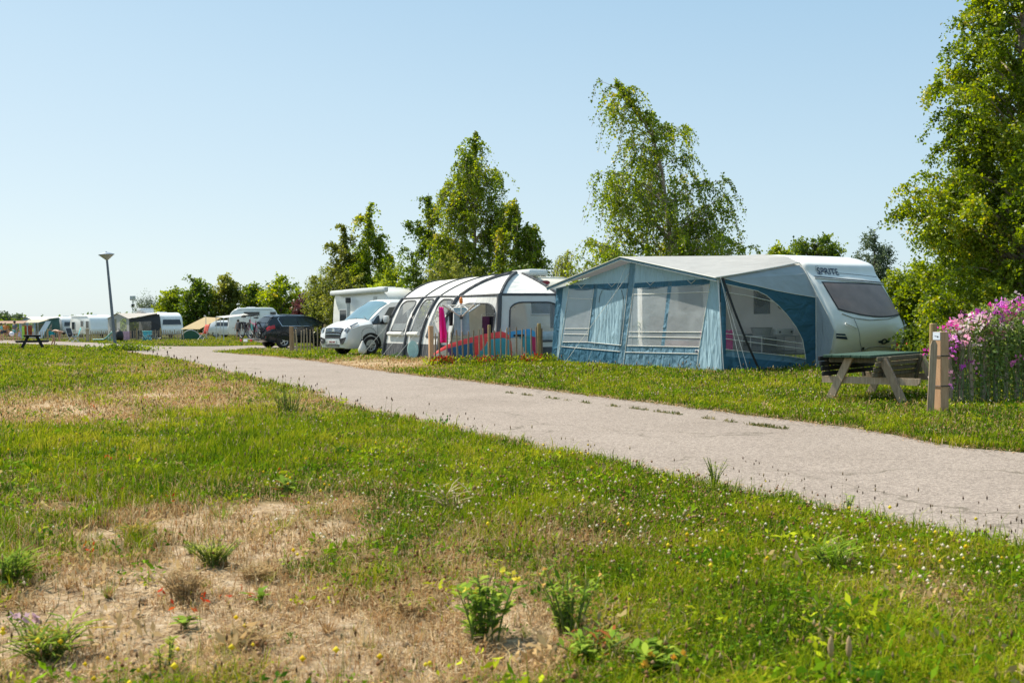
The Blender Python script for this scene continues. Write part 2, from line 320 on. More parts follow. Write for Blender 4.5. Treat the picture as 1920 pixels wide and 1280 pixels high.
def road_mat():
    m = bpy.data.materials.new('pale_worn_asphalt'); m.use_nodes = True; n = m.node_tree; p = n.nodes['Principled BSDF']; geo = NN(n, 'ShaderNodeNewGeometry')
    def noise(sc, det=4, rg=.6):
        k = NN(n, 'ShaderNodeTexNoise'); k.inputs['Scale'].default_value = sc; k.inputs['Detail'].default_value = det; k.inputs['Roughness'].default_value = rg; n.links.new(geo.outputs['Position'], k.inputs['Vector']); return k
    vo = NN(n, 'ShaderNodeTexVoronoi'); vo.inputs['Scale'].default_value = 62; n.links.new(geo.outputs['Position'], vo.inputs['Vector'])
    r = NN(n, 'ShaderNodeValToRGB'); e = r.color_ramp.elements; e[0].position = 0; e[0].color = (.19, .158, .136, 1); e[1].position = 1; e[1].color = (.36, .305, .265, 1); q = e.new(.5); q.color = (.268, .225, .195, 1)
    sp = NN(n, 'ShaderNodeSeparateColor'); n.links.new(vo.outputs['Color'], sp.inputs[0]); n.links.new(sp.outputs[0], r.inputs[0])
    r2 = NN(n, 'ShaderNodeValToRGB'); e = r2.color_ramp.elements; e[0].position = .3; e[0].color = (.88, .86, .84, 1); e[1].position = .7; e[1].color = (1.07, 1.06, 1.05, 1); n.links.new(noise(.55, 6, .65).outputs[0], r2.inputs[0])
    mu = NN(n, 'ShaderNodeMixRGB', blend_type='MULTIPLY'); mu.inputs[0].default_value = 1; n.links.new(r.outputs[0], mu.inputs[1]); n.links.new(r2.outputs[0], mu.inputs[2])
    # hairline cracks
    dv = NN(n, 'ShaderNodeVectorMath', operation='MULTIPLY_ADD'); nd = noise(2.2, 5); n.links.new(nd.outputs['Color'], dv.inputs[0]); dv.inputs[1].default_value = (.9, .9, 0); n.links.new(geo.outputs['Position'], dv.inputs[2])
    vc = NN(n, 'ShaderNodeTexVoronoi', feature='DISTANCE_TO_EDGE'); vc.inputs['Scale'].default_value = .42; n.links.new(dv.outputs[0], vc.inputs['Vector'])
    lt = NN(n, 'ShaderNodeMapRange'); lt.inputs[1].default_value = .0; lt.inputs[2].default_value = .010; lt.inputs[3].default_value = .7; lt.inputs[4].default_value = 0; n.links.new(vc.outputs['Distance'], lt.inputs[0])
    gate = NN(n, 'ShaderNodeMapRange'); gate.inputs[1].default_value = .42; gate.inputs[2].default_value = .55; n.links.new(noise(.8, 3).outputs[0], gate.inputs[0])
    mg = NN(n, 'ShaderNodeMath', operation='MULTIPLY'); n.links.new(lt.outputs[0], mg.inputs[0]); n.links.new(gate.outputs[0], mg.inputs[1])
    mc = NN(n, 'ShaderNodeMixRGB'); mc.inputs[2].default_value = (.09, .075, .05, 1); n.links.new(mg.outputs[0], mc.inputs[0]); n.links.new(mu.outputs[0], mc.inputs[1])
    n.links.new(mc.outputs[0], p.inputs['Base Color']); p.inputs['Roughness'].default_value = .85; p.inputs['Specular IOR Level'].default_value = .25
    b = NN(n, 'ShaderNodeBump'); b.inputs['Distance'].default_value = .005; n.links.new(vo.outputs['Distance'], b.inputs['Height']); n.links.new(b.outputs[0], p.inputs['Normal']); return m
mb = MB(); mb.poly([(x, y, .004) for x, y in ROAD]); ro = mb.build('road', road_mat()); tag(ro, kind='structure')
bm = bmesh.new(); bm.from_mesh(ro.data); bmesh.ops.triangulate(bm, faces=list(bm.faces))
for f in bm.faces:
    if f.normal.z < 0: f.normal_flip()
bm.to_mesh(ro.data); bm.free()
# ============================================================ grass and small ground plants (stuff)
NOGROW = []       # footprints that keep grass out: filled below, before the grass is sown
# ============================================================ shared materials
PAL = dict(
    white=M('white_gelcoat', (.80, .81, .80), .28, .03, 3, coat=.25, dirt=.05), cream=M('cream_panel', (.72, .69, .62), .45, .04, 3, dirt=.15), greyw=M('grey_white_panel', (.6, .62, .63), .4, .04, 3, dirt=.1),
    shell=M('light_trim', (.5, .52, .53), .45, .06, 4), grey_seam=M('grey_seam', (.25, .26, .27), .5), black=M('black_rubber', (.018, .018, .02), .6, .2, 8), dark=M('dark_plastic', (.035, .037, .042), .5, .15, 8), steel=M('steel', (.5, .51, .53), .35, .1, 9, metal=.85),
    alu=M('aluminium', (.62, .63, .64), .38, .06, 9, metal=.6), glass=M('dark_window', (.035, .04, .045), .08, .1, 2, spec=.6), navy=M('navy_decal', (.012, .035, .09), .35, .1, 5), red=M('red_plastic', (.5, .03, .03), .45, .1, 6), lens=M('red_lens', (.45, .015, .02), .15, .1, 6, coat=.5),
    orange=M('orange_plastic', (.75, .2, .03), .5, .1, 6), teal=M('teal_plastic', (.06, .42, .45), .5, .1, 5), rope=M('white_rope', (.72, .71, .66), .8, .08, 30), pink=M('pink_towel', (.85, .02, .33), .85, .1, 9, bump=.004, bscale=120, transl=.2),
    chrome=M('chrome', (.8, .8, .82), .12, .02, 5, metal=1.), skin=M('skin', (.56, .30, .2), .55, .08, 8), yellow=M('yellow_cloth', (.72, .6, .1), .8, .1, 6))
wood_grey = woodmat('weathered_wood', (.26, .19, .13), (.50, .39, .285)); wood_new = woodmat('sawn_larch', (.40, .23, .13), (.58, .37, .225)); wood_round = woodmat('tanalised_pole', (.26, .18, .08), (.42, .31, .15))
wood_slat = woodmat('chestnut_slat', (.17, .12, .08), (.36, .27, .19)); wood_dark = woodmat('old_bench_wood', (.085, .075, .05), (.2, .17, .115)); wood_green = woodmat('green_stained_wood', (.02, .05, .035), (.055, .105, .075)); wood_black = woodmat('dark_picnic_wood', (.012, .013, .016), (.035, .035, .04))
def tubes(name, paths, r, mat, parent=None, n=5):
    if len(paths) > 1:
        one = name[:-1] if name.endswith('s') else name
        return [tubes(one, [p], r, mat, parent, n) for p in paths][0]
    mb = MB()
    for p in paths: mb.tube(p, r, n)
    return mb.build(name, mat, parent)
# ============================================================ blue awning and its caravan
SP = Frame(G(1355, 697), rad(29.55))
blueL = fabric('light_blue_cloth', (.42, .62, .74), .30, .018); blueM = fabric('mid_blue_cloth', (.15, .28, .38), .2, .022, (1.2, 3, 2.)); blueD = fabric('dark_blue_cloth', (.05, .15, .235), .14, .022, (1.2, 3, 2.)); greyR = fabric('grey_roof_cloth', (.40, .40, .395), .12, .006, (1, 2, 1), dirt=.12); greyB = fabric('blue_grey_cloth', (.42, .48, .52), .22, .008)
pvc = M('clear_pvc', (.80, .85, .90), .16, .06, 2, bump=.03, bscale=2.2, spec=.5, alpha=.42, transl=.25); mesh_m = M('tinted_pvc', (.30, .31, .33), .2, .1, 2, bump=.02, bscale=3, spec=.5, alpha=.34)
aw = thing('caravan_awning', 'light and dark blue caravan awning with grey roof and clear window panels', 'awning', SP.o, SP.rz)
def FPt(px, py, off=0.): p = SP.hit(px, py, 0, -off); return (p[0], p[1], max(p[2], .0))
def EPt(px, py, off=0.): p = SP.hit(px, py, 1, -off); return (min(p[0], 3.06), p[1], max(p[2], .0))
def CPt(px, py): p = SP.hit(px, py, 0, 3.07); return (p[0], p[1], max(p[2], .02))
def sheet(parent, name, mat, pts, sub=0):
    """a cloth panel from its corner points"""
    mb = MB()
    if len(pts) == 4 and sub:
        P = [Vector(p) for p in pts]
        mb.grid(lambda u, v: (P[0] * (1 - u) + P[1] * u) * (1 - v) + (P[3] * (1 - u) + P[2] * u) * v, sub, sub)
    else: mb.poly(pts)
    return mb.build(name, mat, parent)
def P4(*q): return [FPt(*p) for p in q]
sheet(aw, 'corner_strip', blueD, P4((1043.2, 544), (1055.9, 540.7), (1043, 676), (1033.8, 673)))
sheet(aw, 'wall_panel', blueL, P4((1055.9, 540.7), (1067, 534.4), (1054.9, 641), (1053, 650), (1045.4, 679), (1042, 679)))
def scallop(a, b, c, d, k):      # valance: top edge a-b, scalloped lower edge d..c
    a, b, c, d = [np.array(FPt(*p)) for p in (a, b, c, d)]
    low = [c + (d - c) * t + np.array([0, 0, -.055 * abs(math.sin(math.pi * k * t))]) for t in np.linspace(0, 1, 8 * k + 1)]
    return [tuple(a), tuple(b)] + [tuple(p) for p in low]
sheet(aw, 'valance', blueD, scallop((1067, 534.4), (1179.3, 530.2), (1176.6, 540), (1067, 541.5), 2)); sheet(aw, 'valance', blueD, scallop((1190, 530.6), (1331, 522.6), (1331, 532), (1187.8, 540), 2))
sheet(aw, 'gable', blueL, P4((1055.9, 540.7), (1067, 534.4), (1179.3, 530.2), (1181.4, 492.2))); sheet(aw, 'gable', blueL, P4((1192, 493.2), (1190, 530.6), (1331, 522.6), (1347, 521)))
W1 = P4((1067, 541), (1113.5, 540), (1101.3, 641), (1054.9, 641)); W2 = P4((1187.8, 540), (1253, 537), (1239.5, 648.3), (1175.5, 647.9)); W3 = P4((1258.4, 537), (1331.2, 532), (1311.2, 650.4), (1245.8, 648.3))
for Wn in (W1, W2, W3): sheet(aw, 'window_panel', pvc, Wn, 6)
sheet(aw, 'seam_strip', blueM, P4((1113.5, 532.3), (1120.3, 532.3), (1108.6, 641.5), (1101.3, 641)))
dr = sheet(aw, 'door_panel', blueL, P4((1120.3, 541), (1176.6, 541), (1164.6, 647.3), (1108.6, 641)), 6)
tubes('zip', [[FPt(*p, .012) for p in ((1165, 544), (1168.6, 556), (1168, 575), (1166, 610), (1162, 647))], [FPt(*p, .012) for p in ((1128.7, 545), (1124.5, 555), (1123, 567))]], .007, PAL['dark'], dr)
sheet(aw, 'seam_strip', blueM, P4((1181.4, 492.2), (1192, 493.2), (1168.8, 684), (1157, 680)))
sheet(aw, 'seam_strip', blueM, P4((1253, 528), (1260.5, 528), (1245.8, 648.3), (1239.5, 648.3)))
sheet(aw, 'wall_panel', blueL, P4((1331.2, 522.6), (1349, 520.5), (1353, 697), (1306, 693), (1311.2, 650.4)))
for nm, mt, q in (('wall_band', blueM, ((1053.8, 641), (1164.6, 647.3), (1162.4, 658.9), (1052.7, 649.4))), ('skirt', blueD, ((1052.7, 649.4), (1162.4, 658.9), (1157, 684), (1045.4, 679))),
                  ('wall_band', blueM, ((1175.5, 647.9), (1311.2, 650.4), (1309.5, 663), (1173, 660))), ('skirt', blueM, ((1173, 660), (1309.5, 663), (1306, 694), (1168.8, 686)))): sheet(aw, nm, mt, P4(*q), 8)
sheet(aw, 'far_end_wall', blueM, [(0.02, 7.4, 0), (3.05, 7.4, 0), (3.05, 7.4, 2.9), (0.02, 7.4, 2.22)])
# white piping and bungee loops of the front wall
pp = [[(1054.9, 641), (1101.3, 641), (1164.6, 647.3)], [(1052.7, 649.4), (1162.4, 658.9)], [(1175.5, 647.9), (1311.2, 650.4)], [(1173, 660), (1309.5, 663)], [(1113.5, 541), (1101.3, 641)], [(1067, 541), (1045.4, 679)], [(1176.6, 541), (1164.6, 647)], [(1187.8, 540), (1168.8, 684)], [(1331, 532), (1311.2, 650.4), (1306, 693)]]
pp += [[(1067, 559), (1112, 561)], [(1188, 552), (1331, 547)], [(1179, 622), (1316, 622.5)], [(1178, 631), (1315, 633)], [(1058, 616), (1104, 616)], [(1057, 626), (1103, 627)]]
tubes('piping', [[FPt(*p, .01) for p in q] for q in pp], .008, PAL['rope'], aw)
bl = [[(a - 7, 532.5 - (a - 1090) * .035), (a, 540 - (a - 1090) * .04), (a + 8, 532.0 - (a - 1090) * .035)] for a in (1090, 1147, 1219, 1296)]
tubes('bungee_loops', [[FPt(*p, .015) for p in q] for q in bl], .006, PAL['rope'], aw)
# near end wall
sheet(aw, 'end_wall_edge', blueD, [EPt(*p) for p in ((1351, 521), (1361, 525), (1361.5, 699), (1353.5, 699))])
pip1 = [(1360, 522.5), (1390, 530), (1420, 536), (1455, 544.5), (1490, 551), (1533, 557.5)]
wtop = [(1361, 532.5), (1395, 540), (1420, 545.5), (1437.5, 554), (1457.5, 571), (1475, 589), (1492.5, 612.5), (1505, 637), (1511, 672.5)]
sheet(aw, 'end_gable', greyB, [EPt(*p) for p in [(1353.8, 518.8)] + pip1] + [CPt(1524, 534), CPt(1512, 514), CPt(1499, 497)])
sheet(aw, 'end_wall_panel', blueD, [EPt(*p) for p in pip1 + [(1532, 600), (1532.5, 657), (1538, 688), (1513.8, 688)] + wtop[::-1]])
wlow = [(1511, 673), (1480, 667.5), (1420, 661), (1361, 655)]
sheet(aw, 'end_window', mesh_m, [EPt(*p) for p in wtop + wlow[1:]])
sheet(aw, 'end_band', blueM, [EPt(*p) for p in wlow + [(1361, 668), (1420, 673), (1480, 679), (1513, 684)]])
sheet(aw, 'end_skirt', blueD, [EPt(*p) for p in [(1361, 668), (1420, 673), (1480, 679), (1513, 684), (1513.8, 692), (1440, 697), (1361, 699)]])
sheet(aw, 'side_flap', greyB, [EPt(1533, 557.5)] + [CPt(*p) for p in ((1534, 556), (1552, 590), (1564, 620), (1558, 655), (1542, 690))] + [EPt(*p) for p in ((1538, 689), (1532.5, 657), (1532, 600))])
tubes('piping', [[EPt(*p, .012) for p in pip1], [EPt(*p, .012) for p in wtop], [EPt(*p, .012) for p in wlow], [EPt(*p, .012) for p in ((1361, 548), (1400, 554), (1452, 566))], [EPt(*p, .012) for p in ((1361, 625), (1420, 632.5), (1504, 644))], [EPt(*p, .012) for p in ((1361, 635), (1420, 643), (1507, 654))], [EPt(*p, .014) for p in ((1533, 557.5), (1532, 600), (1532.5, 657), (1538, 688))], [CPt(*p) for p in ((1499, 493), (1512, 512), (1534, 556), (1552, 590), (1565, 620), (1559, 655))]], .009, PAL['rope'], aw)
# roof
NE = np.array([-.27, -.1, 2.22]); FE = np.array([-.27, 7.5, 2.25]); PK = np.array([-.28, 3.69, 2.94]); R0 = np.array(CPt(1499, 492))
fr_c = lambda s: (NE + (PK - NE) * s * 2 if s < .5 else PK + (FE - PK) * (s - .5) * 2)
bk = [R0, np.array([3.07, 1.0, 2.86]), np.array([3.07, 1.9, 2.97]), np.array([3.07, 3.7, 3.0]), np.array([3.07, 5.6, 3.0]), np.array([3.07, 7.5, 2.95])]
def bk_c(s):
    k = min(s * 5, 4.999); i = int(k); t = k - i; return bk[i] * (1 - t) + bk[i + 1] * t
def roofpt(s, t):
    p = fr_c(s) * (1 - t) + bk_c(s) * t; p = p + np.array([0, 0, .0 - .05 * math.sin(math.pi * t) * abs(math.sin(2 * math.pi * s))]); return tuple(p)
mb = MB(); mb.grid(roofpt, 32, 12); rf = mb.build('roof', greyR, aw, True)
mb = MB()
for i in range(32):
    a, b = fr_c(i / 32), fr_c((i + 1) / 32); dn = np.array([.03, 0, -.085]); mb.poly([a, b, b + dn, a + dn])
mb.build('roof_valance', blueM, aw)
tubes('piping', [[fr_c(i / 32) + np.array([-.012, 0, -.005]) for i in range(33)], [fr_c(i / 32) + np.array([.02, 0, -.088]) for i in range(33)], [NE, NE + (R0 - NE) * .5 + np.array([0, 0, -.02]), R0]], .011, PAL['rope'], aw)
poles = [[(.06, .06, 0), (.06, .06, 2.2)], [(.06, 3.66, 0), (.06, 3.68, 2.85)], [(.06, 7.3, 0), (.06, 7.3, 2.2)]]
for p in poles: tubes('pole', [p], .016, PAL['steel'], aw, 8)
tubes('pole', [[FPt(1346, 524, .05), FPt(1357, 700, .05)]], .011, PAL['alu'], aw, 6)
tubes('roof_pole', [[(.1, 3.69, 2.84), (3.0, 3.69, 2.93)]], .014, PAL['steel'], aw, 6)
st = [SP.hit(1355, 521, 1, -.02), SP.hit(1378, 585, 1, -.28), SP.hit(1400, 641, 1, -.45), SP.hit(1425, 700, 1, -.5)]; st[3][2] = 0.0
mb = MB(); dx = np.array([.035, 0, 0])
for a, b in zip(st, st[1:]): mb.poly([a - dx, a + dx, b + dx, b - dx])
mb.build('storm_strap', PAL['black'], aw, thick=.006)
gl = [[(-.05, 3.69, 2.8), (-1.3, 3.9, 0)], [(-.14, -.1, 2.24), (-.25, -.95, 0)], [(-.13, -.1, 2.2), (-.1, -1.0, 0)], [(-.05, 3.6, 2.5), (-.9, 5.6, 0.)]]
tubes('guy_lines', gl, .005, PAL['rope'], aw, 4)
mb = MB(); mb.poly([(.05, .05, .012), (3.05, .05, .012), (3.05, 7.3, .012), (.05, 7.3, .012)]); mb.build('groundsheet', M('groundsheet', (.16, .16, .15), .8, .1), aw)
NOGROW.append([SP.wor(p)[:2] for p in ((0.02, .02, 0), (5.6, .02, 0), (5.6, 8, 0), (.02, 7.4, 0))])
mb = MB(); a = FPt(1303, 655, .012); b = FPt(1309.5, 661, .012); mb.poly([a, (a[0], b[1], a[2]), b, (b[0], a[1], b[2])]); mb.build('maker_tag', M('tag_white', (.75, .77, .8), .6), aw)
mb = MB(); c = np.array(a) * .5 + np.array(b) * .5 + np.array([-.004, 0, 0])
mb.prism([c + np.array([-.004, -.06, -.03]), c + np.array([-.004, -.02, .03]), c + np.array([-.004, .0, -.01]), c + np.array([-.004, .02, .03]), c + np.array([-.004, .06, -.03])], (.003, 0, 0))
mb.build('maker_mark', PAL['navy'], aw)
# ---- the caravan
sprite = thing('caravan', 'white touring caravan with large sloping front window, attached to the blue awning', 'caravan', SP.o, SP.rz)
X0 = 3.12; WD = 2.6
sil = [SP.hit(px, py, 0, X0) for px, py in ((1513, 510), (1526, 532), (1538, 556), (1554, 588), (1565, 618), (1562, 648), (1550, 676))]
fz = np.array([p[2] for p in sil]); fy = np.array([p[1] for p in sil])
crown = [(2.6, 2.96), (1.8, 2.95), (1.2, 2.9), (.8, 2.8), (.45, 2.65)]
prof = [(8.2, .45), (8.35, 1.0), (8.25, 1.9), (8.0, 2.6), (7.5, 2.9), (5, 2.98)] + crown + [(float(y), float(z)) for y, z in zip(fy, fz)] + [(float(fy[-1]) + .15, .33), (1.2, .3), (5, .3)]
def dense(P, n=5):
    out = []; m_ = len(P)
    for i in range(m_):
        p0, p1, p2, p3 = [np.array(P[(i + k - 1) % m_]) for k in range(4)]
        for k in range(n):
            t = k / n; out.append(.5 * ((2 * p1) + (-p0 + p2) * t + (2 * p0 - 5 * p1 + 4 * p2 - p3) * t * t + (-p0 + 3 * p1 - 3 * p2 + p3) * t ** 3))
    return out
_d = dense(prof, 5); _f = sorted([(float(q[1]), float(q[0])) for q in _d[5 * 6:5 * 18 + 1] if q[1] > .15]); _fz = [q[0] for q in _f]; _fy = [q[1] for q in _f]
def yf(z): return float(np.interp(z, _fz, _fy))
def bow(x): u = (x - WD / 2) / (WD / 2); return .10 * (1 - u * u)
def caravan_shell(P, W, x0, bowf=None, rnd=.09, n=5):
    D = dense(P, n); c = np.mean(D, 0); mb = MB(); rows = []
    for x, ins in ((0, rnd), (.02, rnd * .45), (.06, rnd * .12), (.14, 0), (W * .3, 0), (W * .5, 0), (W * .7, 0), (W - .14, 0), (W - .06, rnd * .12), (W - .02, rnd * .45), (W, rnd)):
        k = []
        for q in D:
            d = c - q; L = np.hypot(*d); e = q + d / L * ins
            y = e[0] - (bowf(x) if (bowf and q[0] < .6) else 0) * (min(1, (.6 - q[0]) / .4) if bowf and q[0] < .6 else 0)
            k.append((x0 + x, y, e[1]))
        rows.append(k)
    m_ = len(D); vs = [p for r in rows for p in r]
    fs = [(i * m_ + j, i * m_ + (j + 1) % m_, (i + 1) * m_ + (j + 1) % m_, (i + 1) * m_ + j) for i in range(len(rows) - 1) for j in range(m_)]
    fs += [tuple(range(m_)), tuple((len(rows) - 1) * m_ + j for j in range(m_))]
    mb.add(vs, fs); return mb
caravan_shell(prof, WD, X0, bow).build('body', PAL['white'], sprite, 2)
def FS(x, z, off=.012):
    f = yf(z); b = bow(x) * (min(1, (.6 - f) / .4) if f < .6 else 0); return np.array([X0 + x, f - b - off, z])
def fhit(px, py):
    y = -.3
    for _ in range(14):
        p = SP.hit(px, py, 1, y); x = p[0] - X0; q = FS(min(max(x, 0), WD), p[2], 0); y = .5 * y + .5 * q[1]
    return x, p[2]
TL, TR, BL, BM, BR = [fhit(*p) for p in ((1543, 530), (1651, 535), (1572, 578), (1626, 592), (1684, 588))]
def winpt(e, off):
    def f(u, v):
        tx = TL[0] + (TR[0] - TL[0]) * u; tz = TL[1] + (TR[1] - TL[1]) * u
        bx = BL[0] + (BR[0] - BL[0]) * u; bz = BL[1] + (BR[1] - BL[1]) * u + (BM[1] - (BL[1] + BR[1]) / 2) * (1 - (2 * u - 1) ** 2)
        return FS(tx + (bx - tx) * v + (u - .5) * 2 * e, tz + (bz - tz) * v + (.5 - v) * 2 * e, off)
    return f
front_glass = M('smoked_front_window', (.30, .215, .195), .2, .25, 1.5, spec=.3, coat=.05)
mb = MB(); mb.grid(winpt(.035, .006), 16, 10); wfr = mb.build('front_window_frame', PAL['dark'], sprite, True); mb = MB(); mb.grid(winpt(0., .014), 16, 10); mb.build('front_window', front_glass, wfr, True)
def fline(pts, r, nm, mat, par=sprite, off=.006, n=5):
    q = []
    H = [fhit(*p) for p in pts]
    for (x1, z1), (x2, z2) in zip(H, H[1:]): q += [FS(x1 + (x2 - x1) * t, z1 + (z2 - z1) * t, off) for t in np.linspace(0, 1, 7)[:-1]]
    q.append(FS(*H[-1], off)); return tubes(nm, [q], r, mat, par, n)
fline([(1527, 518), (1590, 524), (1656, 530)], .012, 'gutter', PAL['dark'])
fline([(1527, 521), (1590, 527), (1656, 533)], .022, 'awning_rail', PAL['shell'])
fline([(1540, 509), (1644, 519)], .004, 'seam', PAL['dark'])
fline([(1578, 588), (1600, 596), (1630, 600), (1665, 598), (1684, 592)], .010, 'locker_lip', PAL['grey_seam'])
fline([(1601, 598), (1607, 612), (1612, 640), (1615, 657)], .009, 'locker_seam', PAL['grey_seam']); fline([(1694, 600), (1697, 620), (1692, 645), (1683, 657)], .014, 'locker_edge', PAL['grey_seam'])
fline([(1615, 658), (1630, 651), (1650, 649), (1670, 651), (1682, 657)], .010, 'locker_arch', PAL['grey_seam'])
for a, b in (((1583, 606), (1604, 615)), ((1684, 616), (1696, 609))): fline([a, b], .022, 'grab_handle', PAL['white'], off=.04)
mb = MB(); e = fhit(1657, 640)
pts = [FS(e[0] + a, e[1] + b, .014) for a, b in ((-.24, .012), (-.1, .03), (-.075, .06), (0, .075), (.075, .06), (.1, .03), (.24, .012), (.2, -.03), (.1, -.045), (.06, -.07), (-.06, -.07), (-.1, -.045), (-.2, -.03))]
mb.poly(pts); em = mb.build('front_emblem', PAL['navy'], sprite)
mb = MB(); mb.poly([FS(e[0] + .055 * math.cos(t), e[1] + .04 * math.sin(t), .019) for t in np.linspace(0, 2 * math.pi, 13)[:-1]]); mb.build('emblem_centre', PAL['alu'], em)
for q, mt in ((((1567, 625), (1584, 626), (1589, 636.5), (1567, 634)), PAL['navy']), (((1567, 628.2), (1585, 629.4), (1586, 631), (1567, 630)), PAL['white'])):
    mb = MB(); H = [fhit(*p) for p in q]; mb.grid(lambda u, v: FS((H[0][0] * (1 - u) + H[1][0] * u) * (1 - v) + (H[3][0] * (1 - u) + H[2][0] * u) * v, (H[0][1] * (1 - u) + H[1][1] * u) * (1 - v) + (H[3][1] * (1 - u) + H[2][1] * u) * v, .012 if mt is PAL['navy'] else .018), 5, 3); mb.build('decal_stripe', mt, sprite)
sq = fhit(1618, 653); mb = MB(); mb.box(FS(*sq, .01), (.06, .02, .06)); mb.build('lock', PAL['black'], sprite)
def textmesh(s, size, shear=0., bold=.012):
    c = bpy.data.curves.new('t', 'FONT'); c.body = s; c.size = size; c.shear = shear; c.offset = bold; c.extrude = .0; c.resolution_u = 3
    o = bpy.data.objects.new('t', c); COL.objects.link(o); dg = bpy.context.evaluated_depsgraph_get(); me = bpy.data.meshes.new_from_object(o.evaluated_get(dg)); bpy.data.objects.remove(o)
    vs = [tuple(v.co) for v in me.vertices]; fs = [tuple(p.vertices) for p in me.polygons]; bpy.data.meshes.remove(me); return vs, fs
a = fhit(1533, 513); b = fhit(1575, 515.5); vs, fs = textmesh('SPRITE', 1, .2, .014); xs = [v[0] for v in vs]; k = (b[0] - a[0]) / (max(xs) - min(xs)); hgt = .17 / .72
mb = MB(); mb.add([FS(a[0] + (v[0] - min(xs)) * k, a[1] + (b[1] - a[1]) * (v[0] - min(xs)) / (max(xs) - min(xs)) + v[1] * hgt, .016) for v in vs], fs); mb.build('lettering', PAL['navy'], sprite)
c0 = (a[0] + .06, a[1] + .1)
tubes('logo_swirl', [[FS(c0[0] + .07 * math.cos(t) * (1 + .3 * t / 6), c0[1] + .11 * math.sin(t) * (1 + .2 * t / 6), .02) for t in np.linspace(.8, 5.6, 16)]], .0035, PAL['navy'], sprite, 4)
# side of the caravan seen through the awning: door, windows
mb = MB(); mb.box((X0 - .012, 1.95, 1.85), (.03, .6, .95), bev=.012); sw = mb.build('side_window', PAL['glass'], sprite)
mb = MB(); mb.box((X0 - .012, 4.9, 1.85), (.03, 1.1, .7), bev=.012); mb.build('side_window', PAL['glass'], sprite)
mb = MB(); mb.box((X0 - .01, 3.5, 1.45), (.025, .68, 1.95), bev=.01); dd_ = mb.build('door', PAL['cream'], sprite); mb = MB(); mb.box((X0 - .03, 3.5, 2.0), (.02, .38, .55), bev=.009); mb.build('door_window', PAL['glass'], dd_)
for x in (X0 + .1, X0 + WD - .1):
    mb = MB(); mb.lathe([(.1, -.08), (.3, -.09), (.33, -.05), (.33, .05), (.3, .09), (.1, .08)], (x + (.06 if x < X0 + 1 else -.06), 4.2, .33), 20, 'X'); mb.build('wheel', PAL['black'], sprite, 2)
mb = MB(); q0 = (X0 + WD / 2, -.4, .42); tip = (X0 + WD / 2, -1.5, .36)
for s in (-.9, .9): mb.beam((X0 + WD / 2 + s, .1, .34), tip, .05, .06)
mb.build('drawbar', PAL['dark'], sprite)
tubes('jockey_wheel_tube', [[(X0 + 1.75, -1.0, .1), (X0 + 1.75, -1.0, .62)]], .03, PAL['red'], sprite, 8)
tubes('hitch_cable', [[(X0 + 1.65, -1.3, .45), (X0 + 1.8, -1.25, .62), (X0 + 1.95, -1.1, .5)]], .014, PAL['red'], sprite, 6)
tubes('corner_steady', [[(X0 + .2, .3, .4), (X0 + .2, .05, .0)], [(X0 + WD - .2, .3, .4), (X0 + WD - .2, .05, .0)]], .03, PAL['steel'], sprite, 6)
# ---- what stands inside the awning
def cook_stand():
    t = thing('camping_kitchen_stand', 'grey folding camping kitchen stand inside the blue awning, carrying a stove', 'kitchen stand', SP.wor((2.35, .75, 0)), SP.rz)
    mb = MB(); mb.box((0, 0, .8), (1.25, .5, .03), bev=.008); mb.build('top', PAL['alu'], t)
    for x in (-.58, .58):
        for y in (-.2, .2): tubes('leg', [[(x, y, 0), (x, y, .8)]], .016, PAL['steel'], t, 6)
    mb = MB(); mb.box((0, 0, .42), (1.15, .46, .02)); mb.build('shelf', PAL['dark'], t)
cook_stand()
s = thing('camping_stove', 'white two burner camping stove on the kitchen stand', 'stove', SP.wor((2.55, .7, .817)), SP.rz)
mb = MB(); mb.box((0, 0, .09), (.62, .34, .16), bev=.03); mb.build('body', PAL['white'], s, 2)
for x in (-.2, .2): mb = MB(); mb.lathe([(.028, 0), (.028, .03), (.02, .035)], (x, -.205, .09), 10, 'Y'); mb.build('knob', PAL['black'], s)
s = thing('washing_up_tub', 'grey plastic tub beside the stove on the kitchen stand', 'tub', SP.wor((1.95, .75, .817)), SP.rz)
mb = MB(); mb.lathe([(.02, 0), (.21, 0), (.27, .2), (.29, .21), (.255, .2), (.2, .02), (.02, .02)], n=16); mb.build('shell', M('grey_tub', (.3, .31, .31), .5), s, 2)
for nm, lab, y, z in (('hanging_pan', 'dark pan hanging high at the left inside the awning side window', .9, 1.7), ('hanging_pan', 'dark round bag hanging beside the caravan wall inside the awning', .95, 1.62)):
    s = thing(nm, lab, 'pan' if y < .92 else 'bag', SP.wor((2.1 if y < .92 else 2.95, y, z)), SP.rz); mb = MB(); mb.lathe([(.02, 0), (.15, .0), (.16, .05), (.14, .12), (.02, .13)], n=14, axis='Y'); mb.build('bowl', PAL['black'], s, 2)
    tubes('hook', [[(0, .06, .14), (0, .06, .5)]], .008, PAL['dark'], s, 5)
s = thing('clothes_rack', 'low drying rack hung with pink and grey towels inside the blue awning', 'drying rack', SP.wor((2.2, 2.5, 0)), SP.rz)
for a, b in (((-.3, -.7, 0), (.2, -.7, .95)), ((.3, -.7, 0), (-.2, -.7, .95)), ((-.3, .7, 0), (.2, .7, .95)), ((.3, .7, 0), (-.2, .7, .95))): tubes('leg', [[a, b]], .012, PAL['white'], s, 5)
tubes('rail', [[(x, -.7, .95), (x, .7, .95)] for x in (-.2, 0, .2)], .008, PAL['white'], s, 5)
